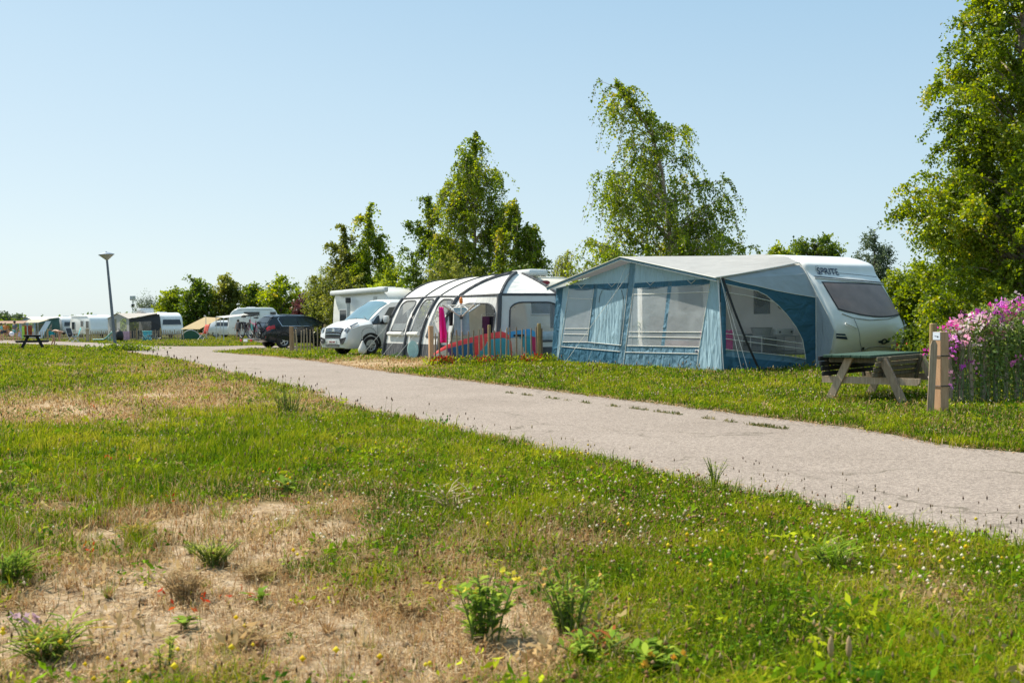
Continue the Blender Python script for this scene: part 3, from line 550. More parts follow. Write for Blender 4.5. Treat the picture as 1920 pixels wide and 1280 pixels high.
for i, (y, m_) in enumerate(((-.5, 'pink'), (-.15, 'red'), (.2, 'shell'), (.5, 'pink'))):
    mb = MB(); mb.grid(lambda u, v: (-.21 - .02 * math.sin(u * 9) , y + (u - .5) * .3, .96 - v * .62), 8, 4); mb.build('towel', PAL[m_], s, True)
def fold_chair(loc, rz, lab, m_):
    s = thing('folding_chair', lab, 'chair', loc, rz)
    mb = MB(); mb.grid(lambda u, v: ((u - .5) * .5, -.2 + v * .4, .44 - .03 * math.sin(math.pi * u)), 4, 4); mb.build('seat', m_, s, True, .02)
    mb = MB(); mb.grid(lambda u, v: ((u - .5) * .5, .2 + v * .2, .46 + v * .62), 4, 4); mb.build('backrest', m_, s, True, .02)
    for x in (-.27, .27):
        tubes('leg', [[(x, -.28, 0), (x, .2, .5), (x, .42, 1.1)]], .014, PAL['alu'], s, 6); tubes('leg', [[(x, .3, 0), (x, -.2, .46), (x, -.28, .64)]], .014, PAL['alu'], s, 6)
        mb = MB(); mb.box((x, -.03, .65), (.05, .48, .025), bev=.01); mb.build('armrest', PAL['dark'], s)
    return s
def cupboard(y, lab, c_, w_, h_):
    s = thing('camping_cupboard', lab, 'cupboard', SP.wor((2.7, y, 0)), SP.rz); mb = MB(); mb.box((0, 0, h_ / 2), (.45, w_, h_), bev=.02); mb.build('carcass', M('cupboard_cloth_%d' % int(y * 10), c_, .8), s)
    for k in range(3): mb = MB(); mb.box((-.232, 0, h_ * (.2 + .3 * k)), (.012, w_ * .86, h_ * .25), bev=.005); mb.build('front_panel', M('cupboard_front', (.2, .22, .24), .8), s)
cupboard(5.6, 'tall grey cloth cupboard against the caravan wall inside the blue awning', (.3, .31, .33), .9, 1.35); cupboard(1.6, 'low dark cupboard behind the drying rack inside the blue awning', (.12, .13, .15), .8, .85)
s = thing('camping_table', 'folding table with a red cloth inside the blue awning', 'table', SP.wor((1.5, 3.2, 0)), SP.rz); mb = MB(); mb.box((0, 0, .7), (.7, 1.1, .03)); mb.build('table_top', PAL['alu'], s); mb = MB(); mb.grid(lambda u, v: ((u - .5) * .76, (v - .5) * 1.16, .722 - .25 * max(0, abs(v - .5) - .45) / .05 - .2 * max(0, abs(u - .5) - .45) / .05), 20, 20); mb.build('cloth', M('red_check', (.5, .1, .1), .8, .3, 20), s)
for x in (-.3, .3):
    for y in (-.5, .5): tubes('leg', [[(x, y, 0), (x, y, .69)]], .015, PAL['alu'], s, 5)
fold_chair(SP.wor((1.9, 4.6, 0)), SP.rz + 1.2, 'grey folding camping chair inside the blue awning', M('chair_mesh_grey', (.3, .33, .36), .8))
# ============================================================ white inflatable awning with its caravan
T2 = Frame((.55, 33.8, 0), rad(33))
wfab = fabric('white_cloth', (.74, .74, .73), .22, .008); gfab = fabric('dark_grey_cloth', (.10, .105, .115), .1, .02); wroof = fabric('white_roof_cloth', (.80, .79, .76), .1, .006)
def g2(P): return [T2.loc(p) for p in P]
eA, e1, e2, eB, eC, eD = g2([at(757, 560, 37.3), at(796, 558, 35.9), at(825, 556, 34.97), at(862, 556, 33.8), at(939, 552, 31.9), at(1046, 552, 32.8)])
kA, k1, k2, kB = g2([at(829, 526, 38.8), at(887, 520, 36.9), at(932, 515.5, 35.5), at(968, 512, 33.9)])
out2 = T2.loc(T2.o + np.array([-.84, -.545, 0])) * .85
def bs(e, o): p = e + o; return np.array([p[0], p[1], 0.])
bA, b1, b2, bB = [bs(e, out2) for e in (eA, e1, e2, eB)]; bC = bs(eC, T2.loc(T2.o + np.array([-.15, -.35, 0]))); bD = bs(eD, T2.loc(T2.o + np.array([.1, -.45, 0])))
tent = thing('inflatable_awning', 'white rounded inflatable awning with dark ribs and big windows behind the paling fence', 'awning', T2.o, T2.rz)
def rib(e, k, up=.28):
    m_ = (e + k) / 2 + np.array([-.10, -.05, up]); return lambda t: e * (1 - t) ** 2 + m_ * 2 * t * (1 - t) + k * t * t
def wl(e, b, bul):
    m_ = (e + b) / 2 + bul; return lambda t: e * (1 - t) ** 2 + m_ * 2 * t * (1 - t) + b * t * t
ribs = [rib(eA, kA), rib(e1, k1), rib(e2, k2), rib(eB, kB), rib(eC, kB, .2), rib(eD, kB + np.array([.25, 0, -.03]), .12)]
for a, b in zip(ribs, ribs[1:]):
    mb = MB(); mb.grid(lambda u, v: a(v) * (1 - u) + b(v) * u + np.array([0, 0, -.05 * math.sin(math.pi * u) * math.sin(math.pi * v)]), 8, 12); mb.build('roof_panel', wroof, tent, True)
mb = MB(); mb.grid(lambda u, v: (ribs[0](v) * (1 - u) + np.array([ribs[0](v)[0] + .25, ribs[0](v)[1] + .6, ribs[0](v)[2] - .6]) * u), 4, 10); mb.build('roof_panel', wroof, tent, True)
bo = out2 * .35 + np.array([0, 0, .25]); walls = [wl(eA, bA, bo), wl(e1, b1, bo), wl(e2, b2, bo), wl(eB, bB, bo), wl(eC, bC, np.array([0, -.1, 0])), wl(eD, bD, np.array([0, -.1, 0]))]
def rr_in(u, v, R, r=.25):
    u0, u1, v0, v1 = R; du = (u1 - u0); dv = (v1 - v0); x = (u - u0) / du; y = (v - v0) / dv
    if not (0 <= x <= 1 and 0 <= y <= 1): return False
    cx = min(max(x, r), 1 - r); cy = min(max(y, r * .8), 1); return ((x - cx) / r) ** 2 + ((y - cy) / (r * .8)) ** 2 <= 1
def outline(R, r=.25):
    u0, u1, v0, v1 = R; q = [(0, 1), (0, r * .8)] + [(r - r * math.cos(t), r * .8 - r * .8 * math.sin(t)) for t in np.linspace(.3, 1.57, 5)] + [(1 - r + r * math.sin(t), r * .8 - r * .8 * math.cos(t)) for t in np.linspace(0, 1.27, 5)] + [(1, r * .8), (1, 1), (0, 1)]
    return [(u0 + (u1 - u0) * x, v0 + (v1 - v0) * y) for x, y in q]
tpvc = M('awning_window_pvc', (.62, .66, .70), .12, .1, 2, bump=.03, bscale=3, spec=.5, alpha=.33, transl=.3)
def wallpanel(a, b, R, win, lowsplit=None, nu=26, nv=36):
    f = lambda u, v: a(v) * (1 - u) + b(v) * u
    V = [f(i / nu, j / nv) for j in range(nv + 1) for i in range(nu + 1)]; ws, wn, sk = MB(), MB(), MB()
    bins = {0: [], 1: [], 2: []}
    for j in range(nv):
        for i in range(nu):
            u, v = (i + .5) / nu, (j + .5) / nv; q = (j * (nu + 1) + i, j * (nu + 1) + i + 1, (j + 1) * (nu + 1) + i + 1, (j + 1) * (nu + 1) + i)
            bins[1 if rr_in(u, v, R) else (2 if v > .80 else 0)].append(q)
    ws.add(V, bins[0]); made = [ws.build('wall_panel', wfab, tent, True)]
    if win: wn.add(V, bins[1]); made.append(wn.build('window_panel', tpvc, tent, True))
    sk.add(V, bins[2]); made.append(sk.build('skirt', gfab, tent, True))
    for o in made:
        bm = bmesh.new(); bm.from_mesh(o.data); bmesh.ops.delete(bm, geom=[v for v in bm.verts if not v.link_faces], context='VERTS'); bm.to_mesh(o.data); bm.free()
    tubes('window_piping', [[f(*p) + np.array([-.01, -.015, 0]) for p in outline(R)]], .028, gfab, tent, 5)
wallpanel(walls[0], walls[1], (.14, .80, .06, .62), True); wallpanel(walls[1], walls[2], (.16, .82, .05, .66), True); wallpanel(walls[2], walls[3], (.2, .85, .06, .7), True)
wallpanel(walls[3], walls[4], (.16, .9, .14, .97), False); wallpanel(walls[4], walls[5], (.16, 1.0, .12, .72), True)
for i, (w_, r_) in enumerate(zip(walls, (.05, .05, .05, .075, .085, .05))): tubes('rib', [[w_(t) + out2 * .06 for t in np.linspace(0, 1, 13)]], r_, gfab, tent, 6)
for i, (w_, r_) in enumerate(zip(ribs, (.03, .03, .03, .07, .06, .05))): tubes('roof_rib', [[w_(t) + np.array([0, 0, .02]) for t in np.linspace(0, 1, 13)]], r_, gfab, tent, 6)
ev = [eA, e1, e2, eB, eC, eD]; tubes('eave_band', [ev], .045, gfab, tent, 5)
for a, b in ((walls[0], walls[1]), (walls[1], walls[2])): tubes('brace_tube', [[(a(.66) * .85 + b(.66) * .15) + out2 * .1, (a(.66) * .15 + b(.66) * .85) + out2 * .1]], .07, wroof, tent, 8)
tubes('guy_lines', [[walls[i](.5) + out2 * .1, bs(ev[i], out2 * 2.1)] for i in (0, 1, 2)], .006, PAL['rope'], tent, 4)
NOGROW.append([T2.wor(p)[:2] for p in (bA, b1, b2, bB, bC, bD, (2.6, -1, 0), (2.6, 7, 0), (-1.5, 7, 0))])
def generic_prof(L, H, slope=.7, z0=.42, back=.25):
    return [(L, z0), (L + .05, 1.0), (L - back * .4, H * .75), (L - back - .1, H * .94), (L - .8, H), (slope + 1.1, H), (slope + .45, H * .965), (slope * .75 + .12, H * .86), (slope * .5, H * .7), (.08, H * .47), (0, H * .36), (.06, H * .2), (.25, z0 * .8), (1.2, z0 * .75), (L * .6, z0 * .75)]
def make_caravan(label, loc, rz, W, L, H, slope=.6, mat='white', front=True, sides=(), name='caravan', stripe=None, wheels=True):
    """touring caravan: front at y=0, side walls at x=0 and x=W"""
    t = thing(name, label, 'caravan', loc, rz); P = generic_prof(L, H, slope)
    caravan_shell(P, W, 0, None, .08, 4).build('body', PAL[mat], t, 2)
    zs = sorted([(H * .965, slope + .45), (H * .86, slope * .75 + .12), (H * .7, slope * .5), (H * .47, .08), (H * .36, 0), (H * .2, .06)]); yz = lambda z: float(np.interp(z, [a[0] for a in zs], [a[1] for a in zs]))
    if front:
        mb = MB(); mb.grid(lambda u, v: (W * (.14 - .06 * v + u * (.72 + .12 * v)), yz(H * (.80 - .28 * v)) - .015, H * (.80 - .28 * v)), 8, 6); f = mb.build('front_window', PAL['glass'], t)
        mb = MB(); pts = [(W * .5 + W * a, yz(H * b) - .02, H * b) for a, b in ((-.36, .80), (.36, .80), (.42, .52), (-.42, .52), (-.36, .80))]; mb.tube(pts, .03, 5); mb.build('window_frame', PAL['greyw'], f)
    for (sx, y, z, wy, hz) in sides:
        x = -.008 if sx == 0 else W + .008; mb = MB(); mb.box((x, y, z), (.03, wy, hz), bev=.012); f = mb.build('side_window', PAL['glass'], t)
        mb = MB()
        for dy, dz, a, b in ((0, hz / 2, wy + .06, .04), (0, -hz / 2, wy + .06, .04), (wy / 2, 0, .04, hz - .04), (-wy / 2, 0, .04, hz - .04)): mb.box((x - (.012 if sx == 0 else -.012), y + dy, z + dz), (.03, a, b))
        mb.build('window_frame', PAL['greyw'], f)
    for x in (0, W): tubes('trim_rail', [[(x, .9, H * .93), (x, L - .5, H * .93)]], .03, PAL['shell'], t, 5)
    if stripe:
        for x in (-.006, W + .006): mb = MB(); mb.box((x, L / 2, H * .36), (.012, L - .8, .07)); mb.build('stripe', PAL[stripe], t)
    if wheels:
        for x in (.1, W - .1): mb = MB(); mb.lathe([(.1, -.08), (.3, -.09), (.33, -.05), (.33, .05), (.3, .09), (.1, .08)], (x, L * .52, .33), 18, 'X'); mb.build('wheel', PAL['black'], t, 2)
    mb = MB(); mb.box((W * .5, L * .45, H + .03), (.7, .7, .10), bev=.03); mb.build('roof_vent', PAL['greyw'], t)
    return t
c2 = make_caravan('cream white caravan with a red oval badge, behind the white inflatable awning', T2.wor((.0, .0, 0)), T2.rz, 2.5, 7, 2.83, .5, 'cream', True, ((0, 2.2, 1.75, 1.0, .65), (0, 5, 1.75, 1.1, .65)))
mb = MB(); mb.box((.75, 1.0, 2.93), (.8, 1.2, .22), bev=.07); mb.build('roof_air_conditioner', PAL['white'], c2, 2)
mb = MB(); cc = T2.hit(1020, 530, 1, .55); mb.add([(cc[0] + .17 * math.cos(t), .42, cc[2] + .075 * math.sin(t)) for t in np.linspace(0, 6.283, 17)[:-1]] + [(cc[0] + .17 * math.cos(t), .60, cc[2] + .075 * math.sin(t)) for t in np.linspace(0, 6.283, 17)[:-1]], [tuple(range(16))] + [(i, (i + 1) % 16, 16 + (i + 1) % 16, 16 + i) for i in range(16)]); mb.build('oval_badge', M('maroon', (.3, .02, .04), .4), c2)
# inside: curtain, day bed, coats
s = thing('curtain', 'dark brown curtain hanging inside the right window of the white awning', 'curtain', T2.wor((.4, -.75, 0)), T2.rz); mb = MB(); mb.grid(lambda u, v: (u * .5, .06 * math.sin(u * 20), 2.0 - v * 1.0), 20, 3); mb.build('cloth', M('dark_curtain', (.03, .025, .025), .8), s, True)
s = thing('air_bed', 'pale blue air bed inside the white awning', 'air bed', T2.wor((.35, -1.0, 0)), T2.rz); mb = MB(); mb.box((0, 0, .75), (1.5, .45, .3), bev=.12); mb.build('mattress', M('pale_blue_vinyl', (.45, .6, .72), .4), s, 2); mb = MB(); mb.box((0, 0, .3), (1.4, .4, .6)); mb.build('base', PAL['dark'], s)
s = thing('coat_rail', 'rail of dark and purple coats inside the open doorway of the white awning', 'coat rail', T2.wor((-.6, 1.2, 0)), T2.rz)
tubes('frame', [[(-.5, 0, 0), (-.5, 0, 1.5), (.5, 0, 1.5), (.5, 0, 0)]], .015, PAL['steel'], s, 6)
for i, (x, c) in enumerate(((-.35, (.12, .03, .1)), (-.15, (.03, .03, .05)), (.05, (.1, .04, .15)), (.25, (.02, .02, .03)), (.4, (.25, .03, .08)))): mb = MB(); mb.box((x, 0, 1.0), (.16, .35, .85), bev=.06); mb.build('coat', M('coat_%d' % i, c, .9), s, 2)
# ---- paling fences
def fence(label, a, b, n, hts, posts, sq=None, group=None, seed=1, hmul=1., pw=.055, wm=None):
    """a, b world ground points; posts: list of (t, height, radius); sq: square end post (t, height, width)"""
    a = np.array(a); b = np.array(b); d = b - a; L = np.hypot(d[0], d[1]); rz = math.atan2(d[1], d[0]); t = thing('paling_fence', label, 'fence', a, rz, group); rg = random.Random(seed)
    protos = []
    for k in range(5):
        mb = MB(); w_ = pw * rg.uniform(.8, 1.2); h = 1.0; w2 = w_ * rg.uniform(.6, .95); bnd = rg.uniform(-.02, .02)
        mb.prism([(-w_ / 2, -.013, -.05), (w_ / 2, -.013, -.05), (w_ / 2 + bnd, -.013, h * .5), (w2 / 2, -.013, h - .05), (w2 * .18, -.013, h), (-w2 * .2, -.013, h), (-w2 / 2, -.013, h - .04), (-w_ / 2 + bnd, -.013, h * .5)], (0, .026, 0))
        protos.append(mb)
    meshes = []
    for i in range(n):
        tt = (i + .5) / n + rg.uniform(-.12, .12) / n; h = float(np.interp(tt, [q[0] for q in hts], [q[1] for q in hts])) * rg.uniform(.94, 1.05)
        if i < 5: o = protos[i].build('paling', wm or wood_grey, t); meshes.append(o.data)
        else: o = bpy.data.objects.new('paling', rg.choice(meshes)); COL.objects.link(o); o.parent = t
        o.location = (tt * L, rg.uniform(-.01, .01), 0); o.scale = (1, 1, h); o.rotation_euler = (rg.uniform(-.02, .02), rg.uniform(-.05, .05), rg.uniform(-.25, .25))
    for (tt, h, r) in posts: tubes('post', [[(tt * L, .06, -.1), (tt * L, .06, h * .97), (tt * L, .06, h)]], [r, r, r * .8], wood_round, t, 9)
    if sq: mb = MB(); mb.box((sq[0] * L, 0, sq[1] / 2 - .05), (sq[2], sq[2], sq[1] + .1), bev=.012); mb.build('gate_post', wood_new, t)
    hm = np.mean([q[1] for q in hts])
    for z in (.22, .75): tubes('wire', [[(x * L, -.018 * (1 if k % 2 else -1), hm * z + .006 * math.sin(k)) for k, x in enumerate(np.linspace(0, 1, n * 2 + 1))]], .004, PAL['dark'], t, 4)
    return t
fa, fb = G(812, 684.5), G(1022, 679)
fence('chestnut paling fence in front of the paddleboards, rough slats with a thick end post', fa, fb, 21, [(0, .92), (.3, 1.0), (.6, 1.06), (1, 1.05)], [(.5, 1.15, .05), (.955, 1.18, .06)], (-.015, 1.14, .13), seed=3, pw=.044, wm=wood_slat)
f2a, f2b = G(547, 660), G(616, 657)
fence('short paling fence between the black car and the silver van', f2a, f2b, 11, [(0, .95), (1, 1.05)], [(.94, 1.2, .06)], (-.0, 1.12, .13), seed=5)
fence('low run of palings just behind the nose of the silver van', G(619, 655.5), G(640, 656.5), 4, [(0, .9), (1, .8)], [(0.02, 1.05, .05)], None, seed=6)
# ---- paddleboards
def board(label, px0, px1, Y, top, cols, lean, rail):
    """a paddleboard stood on its long edge; cols: [(u_end, slant, material)]"""
    a = at(px0, 686, Y); b = at(px1, 684, Y + .95); a[2] = b[2] = 0; d = b - a; L = np.hypot(d[0], d[1]); t = thing('paddleboard', label, 'paddleboard', a, math.atan2(d[1], d[0]))
    nu, nv = 64, 14; mats = [PAL[c[2]] if isinstance(c[2], str) else c[2] for c in cols]; mb = MB()
    hw = lambda u: top * .5 * float(np.interp(u, [0, .03, .1, .2, .4, .65, .88, .96, 1], [.16, .30, .45, .6, .76, .92, 1, .92, .62]))
    rock = lambda u: .10 * (1 - u / .3) ** 2 if u < .3 else 0
    for side in (-1, 1):
        P = []
        for j in range(nv + 1):
            for i in range(nu + 1):
                u = .004 + .992 * i / nu; v = 2 * j / nv - 1; h = hw(u) * v; th_ = .07 * (1 - abs(v) ** 3) * min(1, u * 12, (1 - u) * 12) ** .5
                P.append((u * L, side * th_ + rock(u) + (h + top / 2) * lean, hw(u) + h + .02))
        o = len(mb.v); mb.v += [tuple(map(float, p)) for p in P]
        for j in range(nv):
            for i in range(nu):
                u = (i + .5) / nu; v = 2 * (j + .5) / nv - 1; m_ = 0
                for k, c in enumerate(cols):
                    if u + c[1] * v < c[0]: m_ = k; break
                if v > .64 and .03 < u < .97: m_ = rail
                mb.f.append((o + j * (nu + 1) + i, o + j * (nu + 1) + i + 1, o + (j + 1) * (nu + 1) + i + 1, o + (j + 1) * (nu + 1) + i)); mb.mi.append(m_)
    bo_ = mb.build('board', mats, t, True); return t, L
sand_c = M('sand_deck', (.55, .5, .42), .6, .12, 30); tealb = M('teal_deck', (.04, .30, .38), .5, .08, 20); navyb = M('navy_deck', (.01, .10, .22), .5, .1, 20); redb = M('red_deck', (.78, .05, .05), .45, .06, 8); purp = M('purple_band', (.09, .03, .12), .5, .1, 8); crim = M('crimson_pad', (.5, .02, .1), .55, .1, 9); blueb = M('blue_rail', (.05, .28, .5), .4, .06, 8)
bd2, L2_ = board('rear paddleboard with cream, teal and crimson deck and blue rail', 862, 1012, 30.75, .98, [(.2, 0, navyb), (.5, 0, tealb), (.78, .06, sand_c), (.90, .03, tealb), (2, 0, crim), (3, 0, blueb)], .12, 5)
bd1, L1_ = board('front paddleboard with cream nose, navy band, red wedge and teal tail', 811, 962, 29.75, .92, [(.20, .03, sand_c), (.26, .05, purp), (.52, 0, navyb), (.62, -.16, redb), (.965, 0, tealb), (2, 0, redb)], .14, 3)
mb = MB(); mb.box((L2_ * .74, .02, .80), (.36, .05, .06), bev=.02); mb.build('carry_handle', PAL['black'], bd2)
s = thing('bodyboard', 'pale aqua oval board leaning on the skirt of the white awning', 'board', G(775, 672), rad(20)); mb = MB(); mb.prism([(.19 * math.cos(t), -.02, .31 + .31 * math.sin(t)) for t in np.linspace(0, 6.283, 29)[:-1]], (0, .04, 0)); o = mb.build('board', M('aqua_foam', (.42, .66, .64), .6, .08, 6), s); o.rotation_euler = (-.12, 0, 0)
mb = MB(); mb.add([(.12 * math.cos(t), -.024, .31 + .2 * math.sin(t)) for t in np.linspace(-1.2, 1.2, 9)] + [(.10 * math.cos(t), -.024, .31 + .17 * math.sin(t)) for t in np.linspace(-1.2, 1.2, 9)], [(i, i + 1, 10 + i, 9 + i) for i in range(8)]); q = mb.build('printed_curve', M('aqua_pale', (.6, .78, .76), .6), o)
# ---- rotary dryer with its washing
DY = Frame(at(866, 690, 30.9) * np.array([1, 1, 0]), rad(18)); dz = lambda py, Y=30.9: at(866, py, Y)[2]
dry_ = thing('rotary_clothes_dryer', 'grey rotary clothes dryer with lines strung between four raised arms', 'clothes dryer', DY.o, DY.rz)
hub, tip = dz(594), dz(571); tubes('pole', [[(0, 0, 0), (0, 0, tip + .06)]], .022, PAL['alu'], dry_, 8)
arm = [(.72 * math.cos(a), .72 * math.sin(a), tip) for a in (rad(20), rad(110), rad(200), rad(290))]
for p in arm: tubes('arm', [[(0, 0, hub), p]], .024, PAL['alu'], dry_, 6); tubes('strut', [[(0, 0, tip + .03), (p[0] * .55, p[1] * .55, hub + (tip - hub) * .55)]], .012, PAL['alu'], dry_, 5)
LN = [];
for f in (.45, .6, .75, .88, 1.): q = [(p[0] * f, p[1] * f, hub + (tip - hub) * f) for p in arm]; LN += [[q[i], tuple(np.array(q[i]) * .5 + np.array(q[(i + 1) % 4]) * .5 - np.array([0, 0, .02])), q[(i + 1) % 4]] for i in range(4)]
tubes('lines', LN, .005, PAL['rope'], dry_, 4)
mb = MB(); mb.lathe([(.03, -.07), (.05, -.06), (.05, .06), (.03, .07)], (0, 0, hub), 10); mb.build('hub', PAL['dark'], dry_); mb = MB(); mb.lathe([(.02, 0), (.06, .03), (.05, .16), (.02, .2)], (0, 0, tip + .03), 9); mb.build('peg_bag', PAL['orange'], dry_, True)
def hang(name, label, cat, p0, p1, drop, mat, taper=.0, folds=4, amp=.03, group=None):
    p0 = np.array(p0); p1 = np.array(p1); s = thing(name, label, cat, p0 * [1, 1, 0] + [0, 0, p0[2] - drop], math.atan2(p1[1] - p0[1], p1[0] - p0[0])); L = np.hypot(*(p1 - p0)[:2])
    mb = MB(); mb.grid(lambda u, v: (u * L * (1 + taper * v) , amp * (.3 + v) * math.sin(u * folds * 6.28 + v), drop * (1 - v) + (p1[2] - p0[2]) * u * (1 - v)), 26, 10); mb.build('cloth', mat, s, True, .008); return s
tp = [DY.wor(p) for p in arm]
l0 = at(823, 575, 30.5); hang('towel', 'bright pink towel hanging on the clothes dryer', 'towel', l0, at(831.5, 576, 30.5), 1.1, PAL['pink'], .95, 2, .05)
hang('towel', 'pale blue towel hanging near the pole of the clothes dryer', 'towel', at(851, 583, 30.95), at(879, 583, 31.0), .78, M('pale_blue_terry', (.36, .5, .58), .9, .1, 12, transl=.25), .05, 2, .03)
hang('shirt', 'teal blue shirt hanging at the top of the clothes dryer', 'shirt', at(851, 577, 31.1), at(878, 576, 31.2), .26, M('teal_shirt', (.05, .2, .3), .9, .1, 12), .0, 2, .02)
hang('swimsuit', 'black and pink swimwear hanging beside the pink towel', 'swimwear', at(842, 585, 30.7), at(850, 584, 30.7), .42, PAL['black'], -.2, 2, .03)
# ---- bag lantern in front of the van
Lp = G(690, 667); s = thing('garden_lantern', 'white woven lantern hanging from a thin bent wire stand in front of the van', 'lantern', Lp, rad(10)); H = at(690, 614, Lp[1])[2]
tubes('wire_stand', [[(.32, 0, 0), (.3, 0, H - .25)] + [(.04 + .26 * math.cos(t), 0, H - .22 + .22 * math.sin(t)) for t in np.linspace(0.1, 3.0, 9)] + [(-.22, 0, H - .4)]], .008, PAL['dark'], s, 5)
lw = M('woven_white', (.72, .71, .68), .8, .15, 40, transl=.2)
mb = MB(); mb.lathe([(.012, .58), (.04, .54), (.095, .42), (.15, .30), (.165, .22), (.15, .13), (.11, .10)], (-.2, 0, 0), 16); mb.build('shade', lw, s, True)
tubes('cord', [[(-.2, 0, .62), (-.19, 0, .8), (-.22, 0, H - .4)], [(-.2, 0, .62), (-.23, 0, .75), (-.22, 0, H - .4)]], .007, PAL['rope'], s, 4)
# ============================================================ vehicles
class Car:
    def __init__(s, st): s.st = st; s.xs = [k[0] for k in st]
    def sec(s, x):
        """half cross-section at x: floor, sill edge, bulge, shoulder, belt, roof edge, crown, roof centre"""
        v = [np.interp(x, s.xs, [k[i] for k in s.st]) for i in range(1, 8)]; zb, w_, belt, ry, rz_, top, tk = v
        return [(0, zb), (w_ * tk, zb), (w_ * .985, zb + .16), (w_, zb + (belt - zb) * .62), (w_ * .985, belt), (ry, rz_), (ry * .62, rz_ + (top - rz_) * .8), (0, top)]
    def body(s, sub=6):
        X = [];
        for a, b in zip(s.xs, s.xs[1:]): X += list(np.linspace(a, b, sub if b - a > .3 else 3)[:-1])
        X.append(s.xs[-1]); mb = MB(); rows = []
        for x in X: h = s.sec(x); rows.append([(x, y, z) for y, z in h] + [(x, -y, z) for y, z in h[-2:0:-1]])
        n = len(rows[0]); mb.add([p for r in rows for p in r], [(i * n + j, i * n + (j + 1) % n, (i + 1) * n + (j + 1) % n, (i + 1) * n + j) for i in range(len(rows) - 1) for j in range(n)] + [tuple(range(n)), tuple((len(rows) - 1) * n + j for j in range(n))]); return mb
    def yz(s, x, z):
        h = s.sec(x)[1:6]; return float(np.interp(z, [q[1] for q in h], [q[0] for q in h]))
    def side(s, pts, sd, off=.012, n=8):
        """panel on the body side from 4 (x, z) corners"""
        P = [np.array(p) for p in pts]; mb = MB()
        def f(u, v): q = (P[0] * (1 - u) + P[1] * u) * (1 - v) + (P[3] * (1 - u) + P[2] * u) * v; return (q[0], sd * (s.yz(q[0], q[1]) + off), q[1])
        mb.grid(f, n, n); return mb
    def across(s, x0, x1, ext0, ext1, off, n=10, y0=-1, y1=1):
        """panel across the car on the upper surface between two stations"""
        mb = MB()
        def f(u, v):
            x = x0 + (x1 - x0) * v; e = ext0 + (ext1 - ext0) * v; h = s.sec(x); yy = (y0 + (y1 - y0) * u) * e * h[5][0]; Y = abs(yy); z = np.interp(-Y, [-h[5][0], -h[6][0], 0], [h[5][1], h[6][1], h[7][1]])
            return (x + off[0], yy, z + off[1])
        mb.grid(f, n, n); return mb
    def line(s, pts, sd, off=.004):
        q = []
        for (a, b), (c, d) in zip(pts, pts[1:]): q += [(a + (c - a) * t, sd * (s.yz(a + (c - a) * t, b + (d - b) * t) + off), b + (d - b) * t) for t in np.linspace(0, 1, 5)]
        return q
def wheel(parent, x, y, r, sd, wd=.2, spokes=10, rimm='alu'):
    mb = MB(); mb.lathe([(r * .6, -wd / 2), (r * .93, -wd / 2), (r, -wd * .32), (r, wd * .32), (r * .93, wd / 2), (r * .6, wd / 2)], (x, y, r), 28, 'Y', False); t = mb.build('wheel', PAL['black'], parent, 2)
    o = sd * wd * .42; mb = MB(); mb.lathe([(r * .66, o), (r * .60, o + sd * .012), (r * .56, o), (r * .5, o - sd * .03)], (x, y, r), 28, 'Y', False); c = mb.build('rim', PAL[rimm], t, True)
    mb = MB(); mb.lathe([(r * .12, o + sd * .012), (r * .16, o), (.01, o - .02 * sd)], (x, y, r), 12, 'Y')
    for k in range(spokes):
        a = 2 * math.pi * k / spokes; mb.beam((x + r * .1 * math.cos(a), y + o, r + r * .1 * math.sin(a)), (x + r * .6 * math.cos(a), y + o + .003 * sd, r + r * .6 * math.sin(a)), .035, .02, (0, 1, 0))
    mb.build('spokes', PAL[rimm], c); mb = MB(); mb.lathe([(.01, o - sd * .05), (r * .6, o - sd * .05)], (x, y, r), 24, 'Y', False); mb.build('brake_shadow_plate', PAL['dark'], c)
def arch(car, parent, x, r, zc, sd):
    mb = MB(); P = [(x + r * math.cos(t), max(zc + r * math.sin(t), car.sec(x)[1][1] + .01)) for t in np.linspace(-.35, math.pi + .35, 22)]
    c = (x, zc * .9); mb.add([(c[0], sd * (car.yz(*c) + .006), c[1])] + [(p[0], sd * (car.yz(p[0], p[1]) + .006), p[1]) for p in P], [(0, i + 1, i + 2) for i in range(len(P) - 1)]); mb.build('wheel_arch', PAL['black'], parent)
silver = M('silver_paint', (.70, .71, .71), .32, .02, 3, metal=.15, coat=.5); inky = M('blue_black_paint', (.008, .014, .022), .22, .05, 3, coat=.35, spec=.4)
glass_v = M('windscreen', (.10, .19, .22), .06, .2, 1.2, spec=.8, coat=1.); glass_s = M('car_side_glass', (.025, .04, .042), .1, .25, 2, spec=.35)
#      x    zb   w    belt ry   rz    top   tuck
van = Car([(0, .30, .90, 1.08, .80, 1.74, 1.87, .9), (.08, .26, .96, 1.1, .83, 1.82, 1.93, .92), (1.0, .24, .97, 1.1, .84, 1.86, 1.96, .93), (2.6, .24, .97, 1.1, .83, 1.86, 1.97, .93), (3.1, .24, .97, 1.1, .80, 1.84, 1.95, .93), (3.5, .24, .97, 1.09, .79, 1.62, 1.72, .93), (4.05, .24, .97, 1.08, .81, 1.19, 1.26, .93),
           (4.5, .24, .965, 1.02, .79, 1.12, 1.18, .92), (4.78, .24, .945, .94, .74, 1.01, 1.07, .9), (4.91, .24, .91, .82, .68, .92, .96, .88), (4.98, .25, .87, .70, .64, .76, .79, .86), (5.02, .28, .80, .50, .6, .55, .57, .85)])
VS = 1.11; hd = math.atan2(-.66, -.75); fwh = G(692, 665.5)
